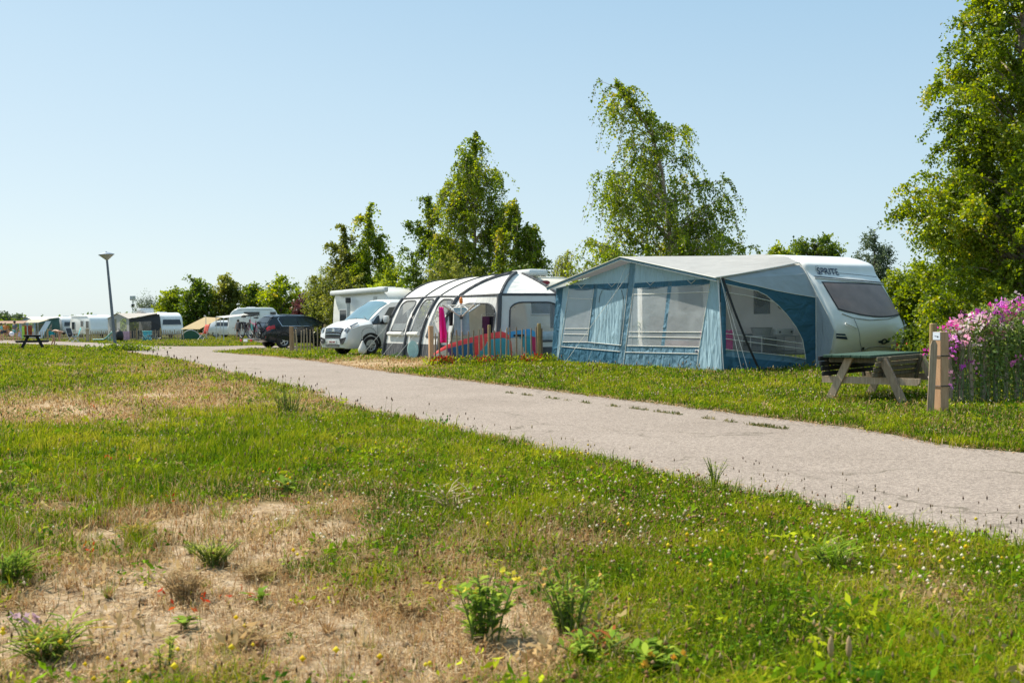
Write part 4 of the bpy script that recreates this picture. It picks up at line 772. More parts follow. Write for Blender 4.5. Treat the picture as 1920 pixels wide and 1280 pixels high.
# the near front wheel (x 4.05, y +.83) stands at fwh
o = fwh - VS * (4.07 * np.array([math.cos(hd), math.sin(hd), 0]) + .84 * np.array([-math.sin(hd), math.cos(hd), 0]))
v = thing('delivery_van', 'silver panel van parked nose to the road beside the white awning', 'van', o, hd); v.scale = (VS, VS, VS)
van.body().build('body', silver, v, 2)
van.across(3.2, 4.03, .93, .96, (.014, .012)).build('windscreen', glass_v, v, True)
for sd in (1, -1):
    van.side([(2.5, 1.16), (3.62, 1.16), (3.2, 1.66), (2.5, 1.72)], sd).build('door_window', glass_s, v, True); van.side([(3.66, 1.10), (3.98, 1.10), (3.72, 1.36), (3.64, 1.38)], sd, .01).build('quarter_window', PAL['glass'], v, True)
    van.side([(2.46, 1.10), (3.99, 1.06), (3.97, 1.16), (2.46, 1.16)], sd, .007).build('window_surround', PAL['black'], v, True)
    van.side([(.9, 1.16), (2.38, 1.16), (2.38, 1.72), (.9, 1.72)], sd).build('rear_side_window', glass_s, v, True)
    for x in (.95, 4.07): arch(van, v, x, .44, .34, sd); wheel(v, x, sd * .86, .34, sd, .22, 9, 'alu')
    tubes('door_seam', [van.line([(3.78, .34), (3.78, 1.07)], sd), van.line([(2.42, .34), (2.42, 1.8)], sd), van.line([(2.44, .36), (3.76, .36)], sd)], .006, PAL['dark'], v, 4)
    mb = MB(); mb.box((3.5, sd * 1.08, 1.24), (.16, .22, .26), bev=.05); mi = mb.build('wing_mirror', silver, v, 2); mb = MB(); mb.box((3.53, sd * .97, 1.14), (.1, .12, .06)); mb.build('mirror_arm', PAL['black'], mi)
    # lamp wrapping the front corner
    def lampf(u, vv):
        x = 4.48 + .47 * u; h = van.sec(x); a = np.array(h[4]); b = np.array(h[5]); t = .15 + .8 * vv; lo = (1 - u) * .55; q = a + (b - a) * (lo + (1 - lo) * t); return (x + .03, sd * (q[0] + .022), q[1] + .022)
    mb = MB(); mb.grid(lampf, 8, 5); hl = mb.build('headlight', M('headlamp_lens', (.075, .085, .10), .1, .35, 9, spec=.9, coat=1.), v, True)
    mb = MB(); mb.box((4.9, sd * .80, .90), (.06, .12, .06), bev=.02); mb.build('bulb_housing', PAL['chrome'], hl)
    mb = MB(); pts = [(5.028, sd * .47, .575), (4.985, sd * .845, .64), (5.02, sd * .80, .50), (5.028, sd * .70, .40), (5.028, sd * .55, .40)]; mb.prism(pts, (.012, 0, 0)); mb.build('fog_light_bezel', PAL['black'], v)
van.across(4.90, 5.016, .86, .80, (.014, .006)).build('grille', PAL['black'], v, True)
gb = [c for c in v.children if c.name.startswith('grille')][0]
for k in range(4):
    x = 4.92 + .024 * k; h = van.sec(x); e = (.82 - .02 * k) * h[5][0]; tubes('slat', [[(x + .03 - .012 * abs(y / e) ** 2, y, np.interp(-abs(y), [-h[5][0], -h[6][0], 0], [h[5][1], h[6][1], h[7][1]]) + .012) for y in np.linspace(-e, e, 9)]], .013, PAL['chrome'], gb, 5)
mb = MB(); mb.lathe([(.085, 0), (.085, .02), (.07, .026), (.065, .02)], (4.965, 0, .86), 18, 'X'); bg2 = mb.build('badge', PAL['chrome'], v); mb = MB(); mb.beam((4.99, -.08, .87), (4.99, .08, .85), .014, .02); mb.build('badge_bar', PAL['chrome'], bg2)
mb = MB(); mb.box((5.03, 0, .47), (.02, .52, .11)); pl = mb.build('number_plate', M('plate_white', (.7, .7, .68), .5), v); mb = MB()
for k in range(6): mb.box((5.0425, -.15 + .06 * k + (.02 if k > 2 else 0), .47), (.004, .035, .06))
mb.build('plate_characters', M('plate_red', (.3, .03, .03), .5), pl)
mb = MB(); mb.box((5.0, 0, .345), (.06, .92, .10), bev=.02); lg = mb.build('lower_grille', PAL['black'], v)
for z in (.325, .355): mb = MB(); mb.box((5.032, 0, z), (.012, .88, .010)); mb.build('bar', PAL['steel'], lg)
for y in (-.3, .3): tubes('wiper', [[(4.06, y + .35, 1.27), (3.85, y - .2, 1.42)]], .01, PAL['black'], v, 4)
NOGROW.append([(o + VS * (x * np.array([math.cos(hd), math.sin(hd), 0]) + y * np.array([-math.sin(hd), math.cos(hd), 0])))[:2] for x, y in ((0.2, -.8), (4.8, -.8), (4.8, .8), (.2, .8))])
# ---- dark car with bicycles on the back
suv = Car([(0, .42, .74, .74, .6, .80, .82, .8), (.05, .38, .84, .92, .70, 1.04, 1.06, .85), (.14, .34, .89, .97, .69, 1.15, 1.18, .9), (.34, .30, .905, 1.0, .655, 1.40, 1.46, .92), (.58, .26, .92, 1.02, .63, 1.51, 1.58, .93), (1.2, .24, .925, 1.02, .63, 1.56, 1.635, .93), (2.1, .24, .925, 1.0, .62, 1.545, 1.62, .93), (2.6, .24, .925, .99, .61, 1.45, 1.51, .93),
           (3.3, .25, .92, .97, .68, 1.09, 1.13, .92), (3.85, .26, .90, .91, .68, 1.0, 1.04, .9), (4.25, .28, .83, .80, .6, .88, .91, .88), (4.42, .34, .72, .6, .5, .68, .71, .85)])
US = 1.06; hs = rad(38); rw = G(531, 652.8); ux, uy = np.array([math.cos(hs), math.sin(hs), 0]), np.array([-math.sin(hs), math.cos(hs), 0])
o = rw - US * (.88 * ux - .80 * uy); c = thing('parked_car', 'dark blue black car seen from behind with bicycles on its rear rack', 'car', o, hs); c.scale = (US,) * 3
suv.body().build('body', inky, c, 2); suv.across(.17, .50, .92, .9, (-.012, .012)).build('rear_window', PAL['glass'], c, True); suv.across(2.66, 3.25, .93, .95, (.012, .012)).build('windscreen', glass_v, c, True)
for sd in (1, -1):
    suv.side([(.80, 1.08), (1.62, 1.07), (1.58, 1.46), (.98, 1.43)], sd).build('door_window', glass_s, c, True); suv.side([(1.68, 1.07), (2.98, 1.05), (2.45, 1.40), (1.66, 1.46)], sd).build('door_window', glass_s, c, True)
    tubes('chrome_trim', [suv.line([(.76, 1.47), (.66, 1.40), (.80, 1.055), (1.62, 1.05), (3.02, 1.03)], sd, .014)], .012, PAL['chrome'], c, 4)
    tubes('door_seam', [suv.line([(1.65, .34), (1.65, 1.05)], sd), suv.line([(2.85, .34), (2.95, 1.0)], sd), suv.line([(1.0, .5), (1.2, .36), (2.8, .36)], sd)], .006, PAL['black'], c, 4)
    for x in (1.38, 2.62): tubes('door_handle', [suv.line([(x, .94), (x + .16, .94)], sd, .03)], .016, PAL['chrome'], c, 5)
    for x in (.88, 3.52): arch(suv, c, x, .43, .35, sd); wheel(c, x, sd * .80, .345, sd, .22, 5, 'alu')
    mb = MB(); mb.box((2.78, sd * 1.03, 1.08), (.14, .2, .15), bev=.05); mb.build('wing_mirror', inky, c, 2)
    def tl(u, vv):
        x = .045 + .40 * u; h = suv.sec(x); a = np.array(h[3]); b = np.array(h[4]); d_ = np.array(h[5]); t = (.55 + .85 * vv) if u < .5 else (.75 + .5 * vv); q = a + (b - a) * t if t < 1 else b + (d_ - b) * (t - 1); return (x - .012, sd * (q[0] + .012), q[1])
    mb = MB(); mb.grid(tl, 8, 5); mb.build('tail_light', PAL['lens'], c, True)
    mb = MB(); mb.box((.03, sd * .62, .56), (.05, .3, .07), bev=.02); mb.build('reflector', PAL['lens'], c)
    mb = MB(); mb.beam((.8, sd * .60, 1.60), (2.3, sd * .60, 1.60), .04, .03); mb.build('roof_rail', PAL['black'], c)
suv.across(.40, .62, .96, .96, (-.04, .03)).build('rear_spoiler', inky, c, True)
for y in (-.37, .37): mb = MB(); mb.box((1.55, y, .95), (.14, .5, .6), bev=.06); s_ = mb.build('seat', PAL['dark'], c, 2); mb = MB(); mb.box((1.5, y, 1.32), (.1, .28, .18), bev=.05); mb.build('headrest', PAL['dark'], s_, 2)
NOGROW.append([(o + US * (x * ux + y * uy))[:2] for x, y in ((0.2, -.8), (4.2, -.8), (4.2, .8), (.2, .8))])
rk = thing('bicycle_rack', 'tow bar bicycle carrier with number plate behind the dark car', 'bike rack', o - US * ux * .0, hs)
mb = MB(); mb.beam((-.45, 0, .48), (.0, 0, .40), .08, .06); mb.beam((-.25, -.65, .50), (-.25, .65, .50), .12, .04); mb.beam((-.5, -.65, .50), (-.5, .65, .50), .12, .04); mb.build('rails', PAL['steel'], rk)
tubes('upright', [[(-.1, -.25, .5), (-.1, -.25, 1.1), (-.1, .25, 1.1), (-.1, .25, .5)]], .02, PAL['dark'], rk, 6)
mb = MB(); mb.box((-.64, .15, .42), (.02, .52, .12)); mb.build('number_plate', M('plate_pale', (.6, .62, .62), .5), rk)
for y in (-.55, .72): mb = MB(); mb.box((-.64, y, .42), (.04, .26, .12), bev=.02); mb.build('tail_light', PAL['lens'], rk)
def bicycle(label, loc, rz, fm, S_=1., basket=None, saddle=.98, tilt=0., group=None, low=False):
    t = thing('bicycle', label, 'bicycle', loc, rz, group); t.scale = (S_,) * 3; t.rotation_euler = (tilt, 0, rz)
    for x in (-.52, .54):
        mb = MB(); R_ = .345; n = 28; mb.tube([(x + R_ * math.cos(2 * math.pi * k / n), 0, R_ + R_ * math.sin(2 * math.pi * k / n)) for k in range(n + 1)], .032, 6, False); w_ = mb.build('wheel', PAL['black'], t, True)
        mb = MB(); mb.tube([(x + .32 * math.cos(2 * math.pi * k / n), 0, R_ + .32 * math.sin(2 * math.pi * k / n)) for k in range(n + 1)], .010, 5, False)
        for k in range(10): a = 2 * math.pi * k / 10; mb.tube([(x, 0, R_), (x + .32 * math.cos(a), 0, R_ + .32 * math.sin(a))], .003, 3)
        mb.tube([(x, -.05, R_), (x, .05, R_)], .022, 6); mb.build('rim', PAL['alu'], w_)
    bb = (-.08, 0, .29); hdt = (.40, 0, .80); st_ = (-.24, 0, .76)
    mb = MB(); mb.tube([bb, st_], .026, 6); mb.tube([bb, (.43, 0, .66)], .030, 6); mb.tube([((-.2, 0, .62) if not low else (-.14, 0, .45)), (.41, 0, .76 if not low else .70)], .018, 6); mb.tube([(-.52, .04, .345), bb], .012, 5); mb.tube([(-.52, .04, .345), (-.22, 0, .70)], .011, 5); mb.tube([(.38, 0, .86), (.45, 0, .6), (.54, .03, .345)], .024, 6); mb.build('frame', fm, t)
    mb = MB(); mb.tube([st_, (-.28, 0, saddle - .05)], .014, 6); mb.tube([(.38, 0, .84), (.35, 0, 1.02)], .014, 6); mb.build('posts', PAL['alu'], t)
    mb = MB(); mb.box((-.28, 0, saddle), (.27, .16, .07), bev=.03); mb.build('saddle', PAL['black'], t, 2)
    mb = MB(); mb.tube([(.18, -.29, 1.03), (.32, -.24, 1.07), (.36, 0, 1.03), (.32, .24, 1.07), (.18, .29, 1.03)], .022, 6); mb.build('handlebar', PAL['dark'], t)
    mb = MB(); mb.lathe([(.09, -.008), (.09, .008)], (bb[0], -.04, bb[2]), 14, 'Y'); mb.tube([(bb[0], -.07, bb[2]), (bb[0] + .12, -.07, bb[2] - .11)], .01, 4); mb.tube([(bb[0], .07, bb[2]), (bb[0] - .12, .07, bb[2] + .11)], .01, 4); mb.build('crank', PAL['dark'], t)
    for x, a0, a1 in ((-.52, .5, 2.9), (.54, .4, 2.4)): mb = MB(); mb.tube([(x + .385 * math.cos(a), 0, .345 + .385 * math.sin(a)) for a in np.linspace(a0, a1, 10)], .016, 4); mb.build('mudguard', PAL['dark'], t)
    mb = MB(); mb.box((-.55, 0, .76), (.36, .13, .02)); mb.tube([(-.52, .06, .35), (-.6, .06, .75)], .008, 4); mb.tube([(-.52, -.06, .35), (-.6, -.06, .75)], .008, 4); mb.build('luggage_carrier', PAL['dark'], t)
    if basket == 'bag':
        for y in (-.14, .14): mb = MB(); mb.box((-.58, y, .58), (.36, .13, .34), bev=.04); mb.build('pannier', PAL['dark'], t, 2)
    if basket == 'teal': mb = MB(); mb.box((-.1, .12, .5), (.25, .06, .3), bev=.03); mb.build('battery', PAL['teal'], t, 2)
    return t
bz = np.array([0, 0, .52]) * US; bdir = hs + math.pi / 2
bicycle('dark bicycle with black panniers on the outer rail of the bike rack', o - ux * US * .52 + uy * .25 + bz, bdir + math.pi, M('black_frame', (.02, .02, .025), .3, coat=.5), 1.06, 'bag', 1.0)
bicycle('bicycle with red and pink frame on the inner rail of the bike rack', o - ux * US * .26 + uy * -.05 + bz, bdir, M('red_pink_frame', (.55, .04, .16), .35, coat=.5), 1.06, 'teal', .95)
# ============================================================ caravans, tents, people and gear further back
mh = make_caravan('white caravan with a rolled awning box along its roof edge, behind the silver van', (-5.35, 44.2, 0), rad(33), 2.4, 6.6, 2.86, .55, 'white', True, ((0, 3.2, 1.55, .9, .7), (0, 5.2, 1.55, .9, .7)))
mb = MB(); mb.box((-.12, 3.3, 2.72), (.24, 6.2, .24), bev=.08); mb.build('awning_box', PAL['greyw'], mh, 2)
mb = MB(); mb.box((-.015, 1.6, 2.2), (.03, .35, .5), bev=.01); mb.build('vent_grille', PAL['shell'], mh)
tubes('flue', [[(-.25, 4.1, 1.0), (-.25, 4.1, 2.25)]], .10, PAL['shell'], mh, 10); tubes('flue_cap', [[(-.25, 4.1, 2.2), (-.25, 4.1, 2.45)]], .13, PAL['dark'], mh, 10)
def gpt(px, Y, z=0.): p = at(px, 620, Y); return np.array([p[0], Y, z])
def tent_awning(label, C, rz, D, L, H, front, end, roof, W=0.):
    """porch awning on a caravan: x from -D to 0, y from 0 to L, front wall at x=-D with openings"""
    t = thing('caravan_awning', label, 'awning', C, rz); e = H * .78
    def rp(u, v): z0 = e + (H * 1.0 - e) * (1 - abs(2 * u - 1)); return (-D - .12 + (D + .12) * v, -.1 + (L + .2) * u, z0 + (H - z0) * v)
    mb = MB(); mb.grid(rp, 16, 8); mb.build('roof', roof, t, True)
    mb = MB(); mb.poly([(-D, 0, 0), (-D, L * .12, 0), (-D, L * .12, e), (-D, 0, e)]); mb.poly([(-D, L * .42, 0), (-D, L * .58, 0), (-D, L * .58, e), (-D, L * .42, e)]); mb.poly([(-D, L * .88, 0), (-D, L, 0), (-D, L, e), (-D, L * .88, e)]); mb.poly([(-D, L, e), (-D, L / 2, H * .98), (-D, 0, e)]); mb.build('front_wall', front, t)
    mb = MB(); mb.poly([(-D, L * .12, .6), (-D, L * .42, .6), (-D, L * .42, e), (-D, L * .12, e)]); mb.build('front_window', tpvc, t); mb = MB(); mb.poly([(-D, L * .12, 0), (-D, L * .42, 0), (-D, L * .42, .6), (-D, L * .12, .6)]); mb.build('front_skirt', front, t)
    mb = MB(); mb.poly([(-D, .0, 0), (-.9, 0, 0), (-.9, 0, .75), (-D, 0, .75)]); mb.poly([(-D, 0, 1.5), (-.9, 0, 1.6), (-.02, .25, H * .95), (-D, 0, e)]); mb.poly([(-.9, 0, 0), (-.02, 0, 0), (-.02, 0, 1.2), (-.02, .25, H * .95), (-.9, 0, 1.6)]); mb.build('end_wall', end, t)
    mb = MB(); mb.poly([(-D, 0, .75), (-.9, 0, .75), (-.9, 0, 1.6), (-D, 0, 1.5)]); mb.build('end_window', dark_inside, t); mb = MB(); mb.poly([(-D, L * .58, 0), (-D, L * .88, 0), (-D, L * .88, e), (-D, L * .58, e)]); mb.build('shaded_doorway_sheet', dark_inside, t)  # open doorway closed by a dark sheet standing in for the shaded inside
    tubes('pole', [[(-D + .04, .05, 0), (-D + .04, .05, e)], [(-D + .04, L - .05, 0), (-D + .04, L - .05, e)], [(-D + .04, L / 2, 0), (-D + .04, L / 2, H * .96)]], .02, PAL['steel'], t, 5); return t
dark_inside = M('dark_inside_sheet', (.06, .06, .065), .3, .1, 3, alpha=.8)  # dark tone imitates the shade inside the awnings
roofg = M('grey_brown_roof', (.36, .33, .30), .8, .08); dgrey = M('charcoal_cloth', (.05, .05, .055), .85, .1, transl=.05); lgrey = M('light_grey_cloth', (.5, .5, .49), .8, .06, transl=.2)
C1 = gpt(302, 91); cv1 = make_caravan('white caravan with a wide front window, right of the lamp post', C1, rad(42), 2.15, 5.2, 2.38, .35, 'white', True, ())
mb = MB(); mb.box((.25, 4.2, 2.6), (1.3, 1.0, .45), bev=.08); mb.build('roof_box', PAL['alu'], cv1, 2)
tent_awning('charcoal and grey awning beside the white caravan, right of the lamp post', C1, rad(42), 2.9, 5.2, 2.36, lgrey, dgrey, roofg)
cv2 = make_caravan('white caravan with three small side windows, left of the lamp post', gpt(171, 103), rad(45), 2.4, 5.6, 2.36, .45, 'white', False, ((0, .9, 1.35, .75, .75), (0, 2.3, 1.45, .7, .6), (0, 4.6, 1.25, .8, .8)), stripe=None)
cv3 = make_caravan('grey white caravan half hidden behind the bending man', gpt(118, 112), rad(45), 2.3, 5.4, 2.3, .5, 'greyw', True, ())
bgc = M('blue_grey_tent', (.24, .34, .42), .8, .08, transl=.15); grn = M('dark_green_tent', (.05, .12, .11), .8, .1, transl=.1)
tent_awning('blue grey awning with green ends behind the bending man', gpt(113, 110), rad(45), 2.6, 5, 2.28, bgc, grn, M('pale_tent_roof', (.55, .54, .5), .8))
s = thing('awning_canvas', 'blue grey canvas stretched slanting down to the ground behind the dark picnic table', 'canvas', gpt(72, 98), 0); sx = 98 / 1867
P = [at(66, 634, 98), at(80, 634, 98), at(97, 602, 99), at(86, 602, 99)]; P = [p - np.array(s.location) for p in P]; P[0][2] = max(P[0][2], 0); P[1][2] = max(P[1][2], 0); mb = MB(); mb.grid(lambda u, v: (P[0] * (1 - u) + P[1] * u) * (1 - v) + (P[3] * (1 - u) + P[2] * u) * v, 5, 8); mb.build('sheet', M('blue_sheet', (.36, .46, .55), .7, .08, transl=.25), s, True)
tubes('edge_pole', [[P[1], P[2]]], .09, grn, s, 5)
tarp = M('sand_tarpaulin', (.62, .5, .32), .8, .06, 3, transl=.45); creamt = M('cream_canopy', (.68, .62, .5), .8, .05, 3, transl=.4)
def canopy(name, label, cat, pts, mat, poles, sag=.12, n=8):
    b = np.mean([p for p in pts], 0) * [1, 1, 0]; s = thing(name, label, cat, b); Q = [np.array(p) - b for p in pts]
    mb = MB(); mb.grid(lambda u, v: (Q[0] * (1 - u) + Q[1] * u) * (1 - v) + (Q[3] * (1 - u) + Q[2] * u) * v - np.array([0, 0, sag * 4 * u * (1 - u) * v * (1 - v) * 4 * .5]), n, n); mb.build('canopy', mat, s, True)
    for p in poles: p = np.array(p) - b; tubes('pole', [[(p[0], p[1], 0), p]], .03, PAL['shell'], s, 6)
    return s
canopy('tarpaulin', 'sand coloured tarpaulin sloping to the ground over the red recliner', 'tarpaulin', [at(338, 617, 84), at(374, 617, 86), at(414, 596, 86), at(384, 594, 84)], tarp, [at(386, 595, 84.2), at(413, 597, 85.8)])
canopy('camper_canopy', 'pale canopy stretched out from the white camper beside the bicycles', 'canopy', [at(404, 593.5, 80), at(420, 596, 78), at(466, 590, 80), at(458, 588, 84)], M('white_canopy', (.7, .69, .66), .8, .05, 3, transl=.35), [at(419, 596, 78), at(405, 594, 80)], .05)
canopy('canopy', 'cream gabled canopy with dark trim left of the slanting canvas', 'canopy', [at(40, 605, 100), at(72, 604.5, 100), at(92, 599, 106), at(53, 599.5, 106)], creamt, [at(71, 605, 100), at(41, 605, 100)], .05)
canopy('canopy', 'brown and cream canopy at the far left edge above the people', 'canopy', [at(-30, 607, 96), at(44, 606, 98), at(52, 601, 104), at(-20, 602, 104)], M('rust_canopy', (.4, .25, .18), .8, .1, transl=.3), [at(40, 606, 98), at(-8, 607, 97)], .05)
for i, (a, b, c_, lab) in enumerate(((42, 50, (.55, .17, .05), 'orange patterned cloth hanging under the cream canopy'), (52, 60, (.42, .12, .06), 'rust red cloth hanging under the cream canopy'), (8, 18, (.6, .4, .15), 'yellow and orange cloth hanging behind the people on the far left'))):
    pa, pb = at(a, 610, 99), at(b, 610, 99); hang('cloth', lab, 'cloth', pa, pb, 1.0, M('cloth_%d' % i, c_, .9, .45, 5, transl=.2), 0, 2, .05)
s = thing('windbreak', 'lime green striped windbreak standing beside the children', 'windbreak', gpt(43.5, 92), 0); mb = MB(); mb.box((0, 0, .7), (.22, .05, 1.1), bev=.02); mb.build('panel', M('lime', (.4, .65, .08), .7, .2, 4), s)
make_caravan('low white caravan behind the sand coloured tarpaulin', gpt(350, 118), rad(-84), 2.2, 5.5, 1.95, .5, 'white', False, ())
cam_ = make_caravan('white camper with a raised roof behind the bicycle rack', gpt(430, 86), rad(-78), 2.2, 4.2, 2.62, .3, 'white', True, ((1, 2.0, 2.12, 1.3, .32), (1, 3.75, 2.12, .5, .28)), name='camper', stripe='shell')
cam_['category'] = 'camper'
mb = MB(); mb.box((1.1, -.006, 1.2), (.62, .03, 1.5), bev=.01); mb.build('door', PAL['cream'], cam_)
def smallcar(label, loc, rz, mt, S_=1.):
    t = thing('parked_car', label, 'car', loc, rz); t.scale = (S_,) * 3; suv.body(3).build('body', mt, t, 2); suv.across(.17, .50, .92, .9, (-.012, .012)).build('rear_window', PAL['glass'], t, True); suv.across(2.66, 3.25, .93, .95, (.012, .012)).build('windscreen', glass_v, t, True)
    for sd in (1, -1):
        suv.side([(.80, 1.08), (2.98, 1.05), (2.45, 1.40), (.98, 1.43)], sd).build('side_window', PAL['glass'], t, True)
        for x in (.88, 3.52): wheel(t, x, sd * .80, .345, sd, .22, 5)
    return t
smallcar('silver car parked behind the table under the sand coloured tarpaulin', gpt(398, 96), rad(-15), silver)
smallcar('white car parked beyond the bonnet of the dark car', gpt(586, 92), rad(0), M('white_paint', (.7, .7, .7), .3, .02, coat=.5), 1.0)
# tunnel tent
s = thing('tunnel_tent', 'low dark green tunnel tent beside the palings', 'tent', gpt(360, 84), rad(5)); mb = MB(); mb.grid(lambda u, v: ((u - .5) * 1.75 * (1 - .0 * v), -.5 + v * 1.3, .78 * max(0, math.sin(math.pi * min(max(u, .0), 1))) ** .6 * (1 - .25 * v)), 16, 6); mb.build('flysheet', M('green_flysheet', (.03, .13, .075), .7, .1, 4, transl=.2), s, True)
mb = MB(); mb.poly([((u - .5) * 1.75, -.5, .78 * max(0, math.sin(math.pi * u)) ** .6) for u in np.linspace(0, 1, 17)]); mb.build('door', M('green_door', (.025, .10, .06), .7), s)
tubes('hoop', [[((u - .5) * 1.78, -.51, .79 * max(0, math.sin(math.pi * u)) ** .6) for u in np.linspace(0, 1, 17)]], .03, PAL['greyw'], s, 5)
s = fold_chair(gpt(381, 82), rad(-35), 'red high backed recliner under the sand coloured tarpaulin', M('red_pad', (.5, .08, .05), .8, .2, 5)); s.scale = (1.15,) * 3
s = thing('camping_table', 'low white camping table beside the red recliner', 'table', gpt(399, 82), rad(5)); mb = MB(); mb.box((0, 0, .66), (1.0, .6, .03)); mb.build('table_top', PAL['white'], s)
for x in (-.44, .44):
    for y in (-.25, .25): tubes('leg', [[(x * 1.05, y, 0), (x, y, .65)]], .015, PAL['alu'], s, 5)
fold_chair(gpt(136, 74), rad(70), 'tall dark folding chair beside the white table', PAL['dark']); fold_chair(gpt(141, 76), rad(-60), 'low blue folding chair facing the dark one', PAL['teal'])
s = thing('camping_table', 'white camping table between the folding chairs and the wooden gate post', 'table', gpt(152, 80), 0); mb = MB(); mb.box((0, 0, .7), (.75, .6, .03)); mb.build('table_top', PAL['white'], s)
for x in (-.33, .33):
    for y in (-.25, .25): tubes('leg', [[(x, y, 0), (x, y, .7)]], .015, PAL['alu'], s, 5)
s = thing('toddler_slide', 'pale teal plastic slide lying low in front of the palings', 'slide', gpt(193, 79), rad(4)); mb = MB(); mb.grid(lambda u, v: (-.75 + 1.5 * u, -.2 + .4 * v, .1 + (.62 * max(0, u - .55) ** 1.3 / .45 ** 1.3 if u > .55 else 0) + .06 * (2 * v - 1) ** 2), 14, 5); mb.build('chute', M('pale_teal', (.3, .55, .5), .45, .06, 5), s, True, .05)
for x in (.45, .7): tubes('leg', [[(x, -.18, 0), (x, -.18, .4)], [(x, .18, 0), (x, .18, .4)]], .025, PAL['teal'], s, 6)
s = thing('bag', 'black bag against the palings right of the lamp post', 'bag', gpt(223, 80), 0); mb = MB(); mb.lathe([(.05, 0), (.3, .02), (.36, .35), (.3, .72), (.1, .86), (.03, .88)], n=12); mb.build('sack', PAL['black'], s, True); tubes('strap', [[(-.1, 0, .85), (0, 0, 1.0), (.1, 0, .85)]], .02, PAL['black'], s, 5)
ya = 82.2; hang('towel', 'pale pink towel hung over the palings', 'towel', at(231, 621, ya), at(243, 621, ya), .8, M('pale_pink_towel', (.55, .36, .46), .9, .1, transl=.2), 0, 2, .03)
s = thing('storage_crate', 'turquoise crate standing in front of the palings beside the small bicycles', 'crate', gpt(276, 80.5), 0); mb = MB(); mb.box((0, 0, .36), (.62, .45, .7), bev=.05); mb.build('box', M('turquoise', (.07, .42, .5), .5, .1, 5), s, 2); mb = MB(); mb.box((0, 0, .73), (.68, .5, .07), bev=.03); mb.build('lid', M('turquoise_lid', (.12, .5, .55), .5), s, 2)
for px, lab, c_ in ((272, 'small white child bicycle in front of the turquoise crate', (.55, .55, .55)), (290, 'small grey child bicycle right of the turquoise crate', (.18, .2, .24))): b_ = bicycle(lab, gpt(px, 79.3), rad(10 if px < 280 else 170), M('kid_frame_%d' % px, c_, .35, coat=.4), .6)
gpz = gpt(164, 77.5); s = thing('gate_post', 'rough wooden gate post at the left end of the far paling fence', 'post', gpz, rad(8)); mb = MB(); mb.box((0, 0, .46), (.22, .22, .98), bev=.02); mb.build('shaft', wood_grey, s); mb = MB(); mb.box((0, 0, .97), (.26, .26, .05), bev=.015); mb.build('cap', wood_grey, s)
fence('long far paling fence right of the lamp post in front of the charcoal awning', gpt(168, 83), gpt(346, 81.5), 44, [(0, .8), (.5, .84), (1, .8)], [(.25, 1.0, .06), (.5, 1.0, .06), (.75, 1.0, .06)], seed=11, pw=.075)
fence('far paling fence behind the bending man and the slanting canvas', gpt(60, 88), gpt(158, 84), 26, [(0, .8), (1, .82)], [(.3, 1.0, .06), (.7, 1.0, .06)], seed=12, pw=.075)
# ---- lamps
def lamp(label, base, H, tilt, r, head):
    t = thing('street_lamp', label, 'street lamp', base, 0); t.rotation_euler = (0, tilt, 0); tubes('post', [[(0, 0, -.1), (0, 0, H * .4), (0, 0, H - .55 * head)]], [r * 1.15, r, r * .75], M('galvanised', (.16, .18, .21), .5, .1, 8, metal=.4), t, 14)
    mb = MB(); mb.lathe([(.06 * head, -.62 * head), (.10 * head, -.58 * head), (.52 * head, -.22 * head), (.54 * head, -.20 * head)], (0, 0, H), 20, cap=False); mb.build('diffuser', M('opal_diffuser', (.55, .56, .52), .35, .05, 4, transl=.3), t, True)
    mb = MB(); mb.lathe([(.56 * head, -.215 * head), (.56 * head, -.17 * head), (.3 * head, -.07 * head), (.07 * head, -.0), (.05 * head, .05 * head), (.01, .05 * head)], (0, 0, H), 20); mb.build('hood', M('lamp_hood', (.30, .34, .40), .35, .08, 6, metal=.4), t, 2)
LB = G(217, 657.5); Hl = at(204, 472, LB[1])[2]; tl_ = math.atan((204 - 217) / 1867 * LB[1] / Hl * 1.0) - .008
lamp('grey street lamp with a conical head, leaning left beside the road', LB, Hl, tl_, .07, .66)
s = thing('floodlight_mast', 'thin distant mast with a floodlight above the charcoal awning', 'mast', gpt(250, 150), 0); zt = at(250, 553, 150)[2]; tubes('mast', [[(0, 0, 0), (0, 0, zt - .6)]], .07, PAL['steel'], s, 6); mb = MB(); mb.box((0, 0, zt - .45), (.8, .4, .7), bev=.1); mb.build('lamp_head', PAL['shell'], s, 2); mb = MB(); mb.box((0, 0, zt - 1.6), (.4, .3, .5), bev=.05); mb.build('bracket_box', PAL['dark'], s)
# ---- picnic table, dark, far left
def picnic(label, loc, rz, top_m, leg_m, seat_m, L=1.8, S_=1., boards=5, backs=False):
    t = thing('picnic_table', label, 'picnic table', loc, rz); t.scale = (S_,) * 3
    for k in range(boards): mb = MB(); mb.box((0, -.36 + .72 * k / (boards - 1), .74), (L, .145, .04), bev=.008); mb.build('table_board', top_m, t)
    for sy in (-1, 1):
        for k in (0, 1): mb = MB(); mb.box((0, sy * (.62 + .15 * k), .44), (L, .14, .04), bev=.008); mb.build('seat_board', seat_m, t)
    for x in (-L * .36, L * .36):
        for sy in (-1, 1): mb = MB(); mb.beam((x, sy * .56, 0), (x, sy * .2, .72), .045, .10, (0, 1, 0)); mb.build('leg', leg_m, t)
        mb = MB(); mb.box((x + .05, 0, .40), (.045, 1.62, .10)); mb.build('crossbar', leg_m, t); mb = MB(); mb.box((x + .05, 0, .69), (.045, .78, .07)); mb.build('top_batten', leg_m, t)
    return t
picnic('small black wooden picnic table on the grass at the far left', G(61, 653.5), rad(113), wood_black, wood_black, wood_black, 1.7)
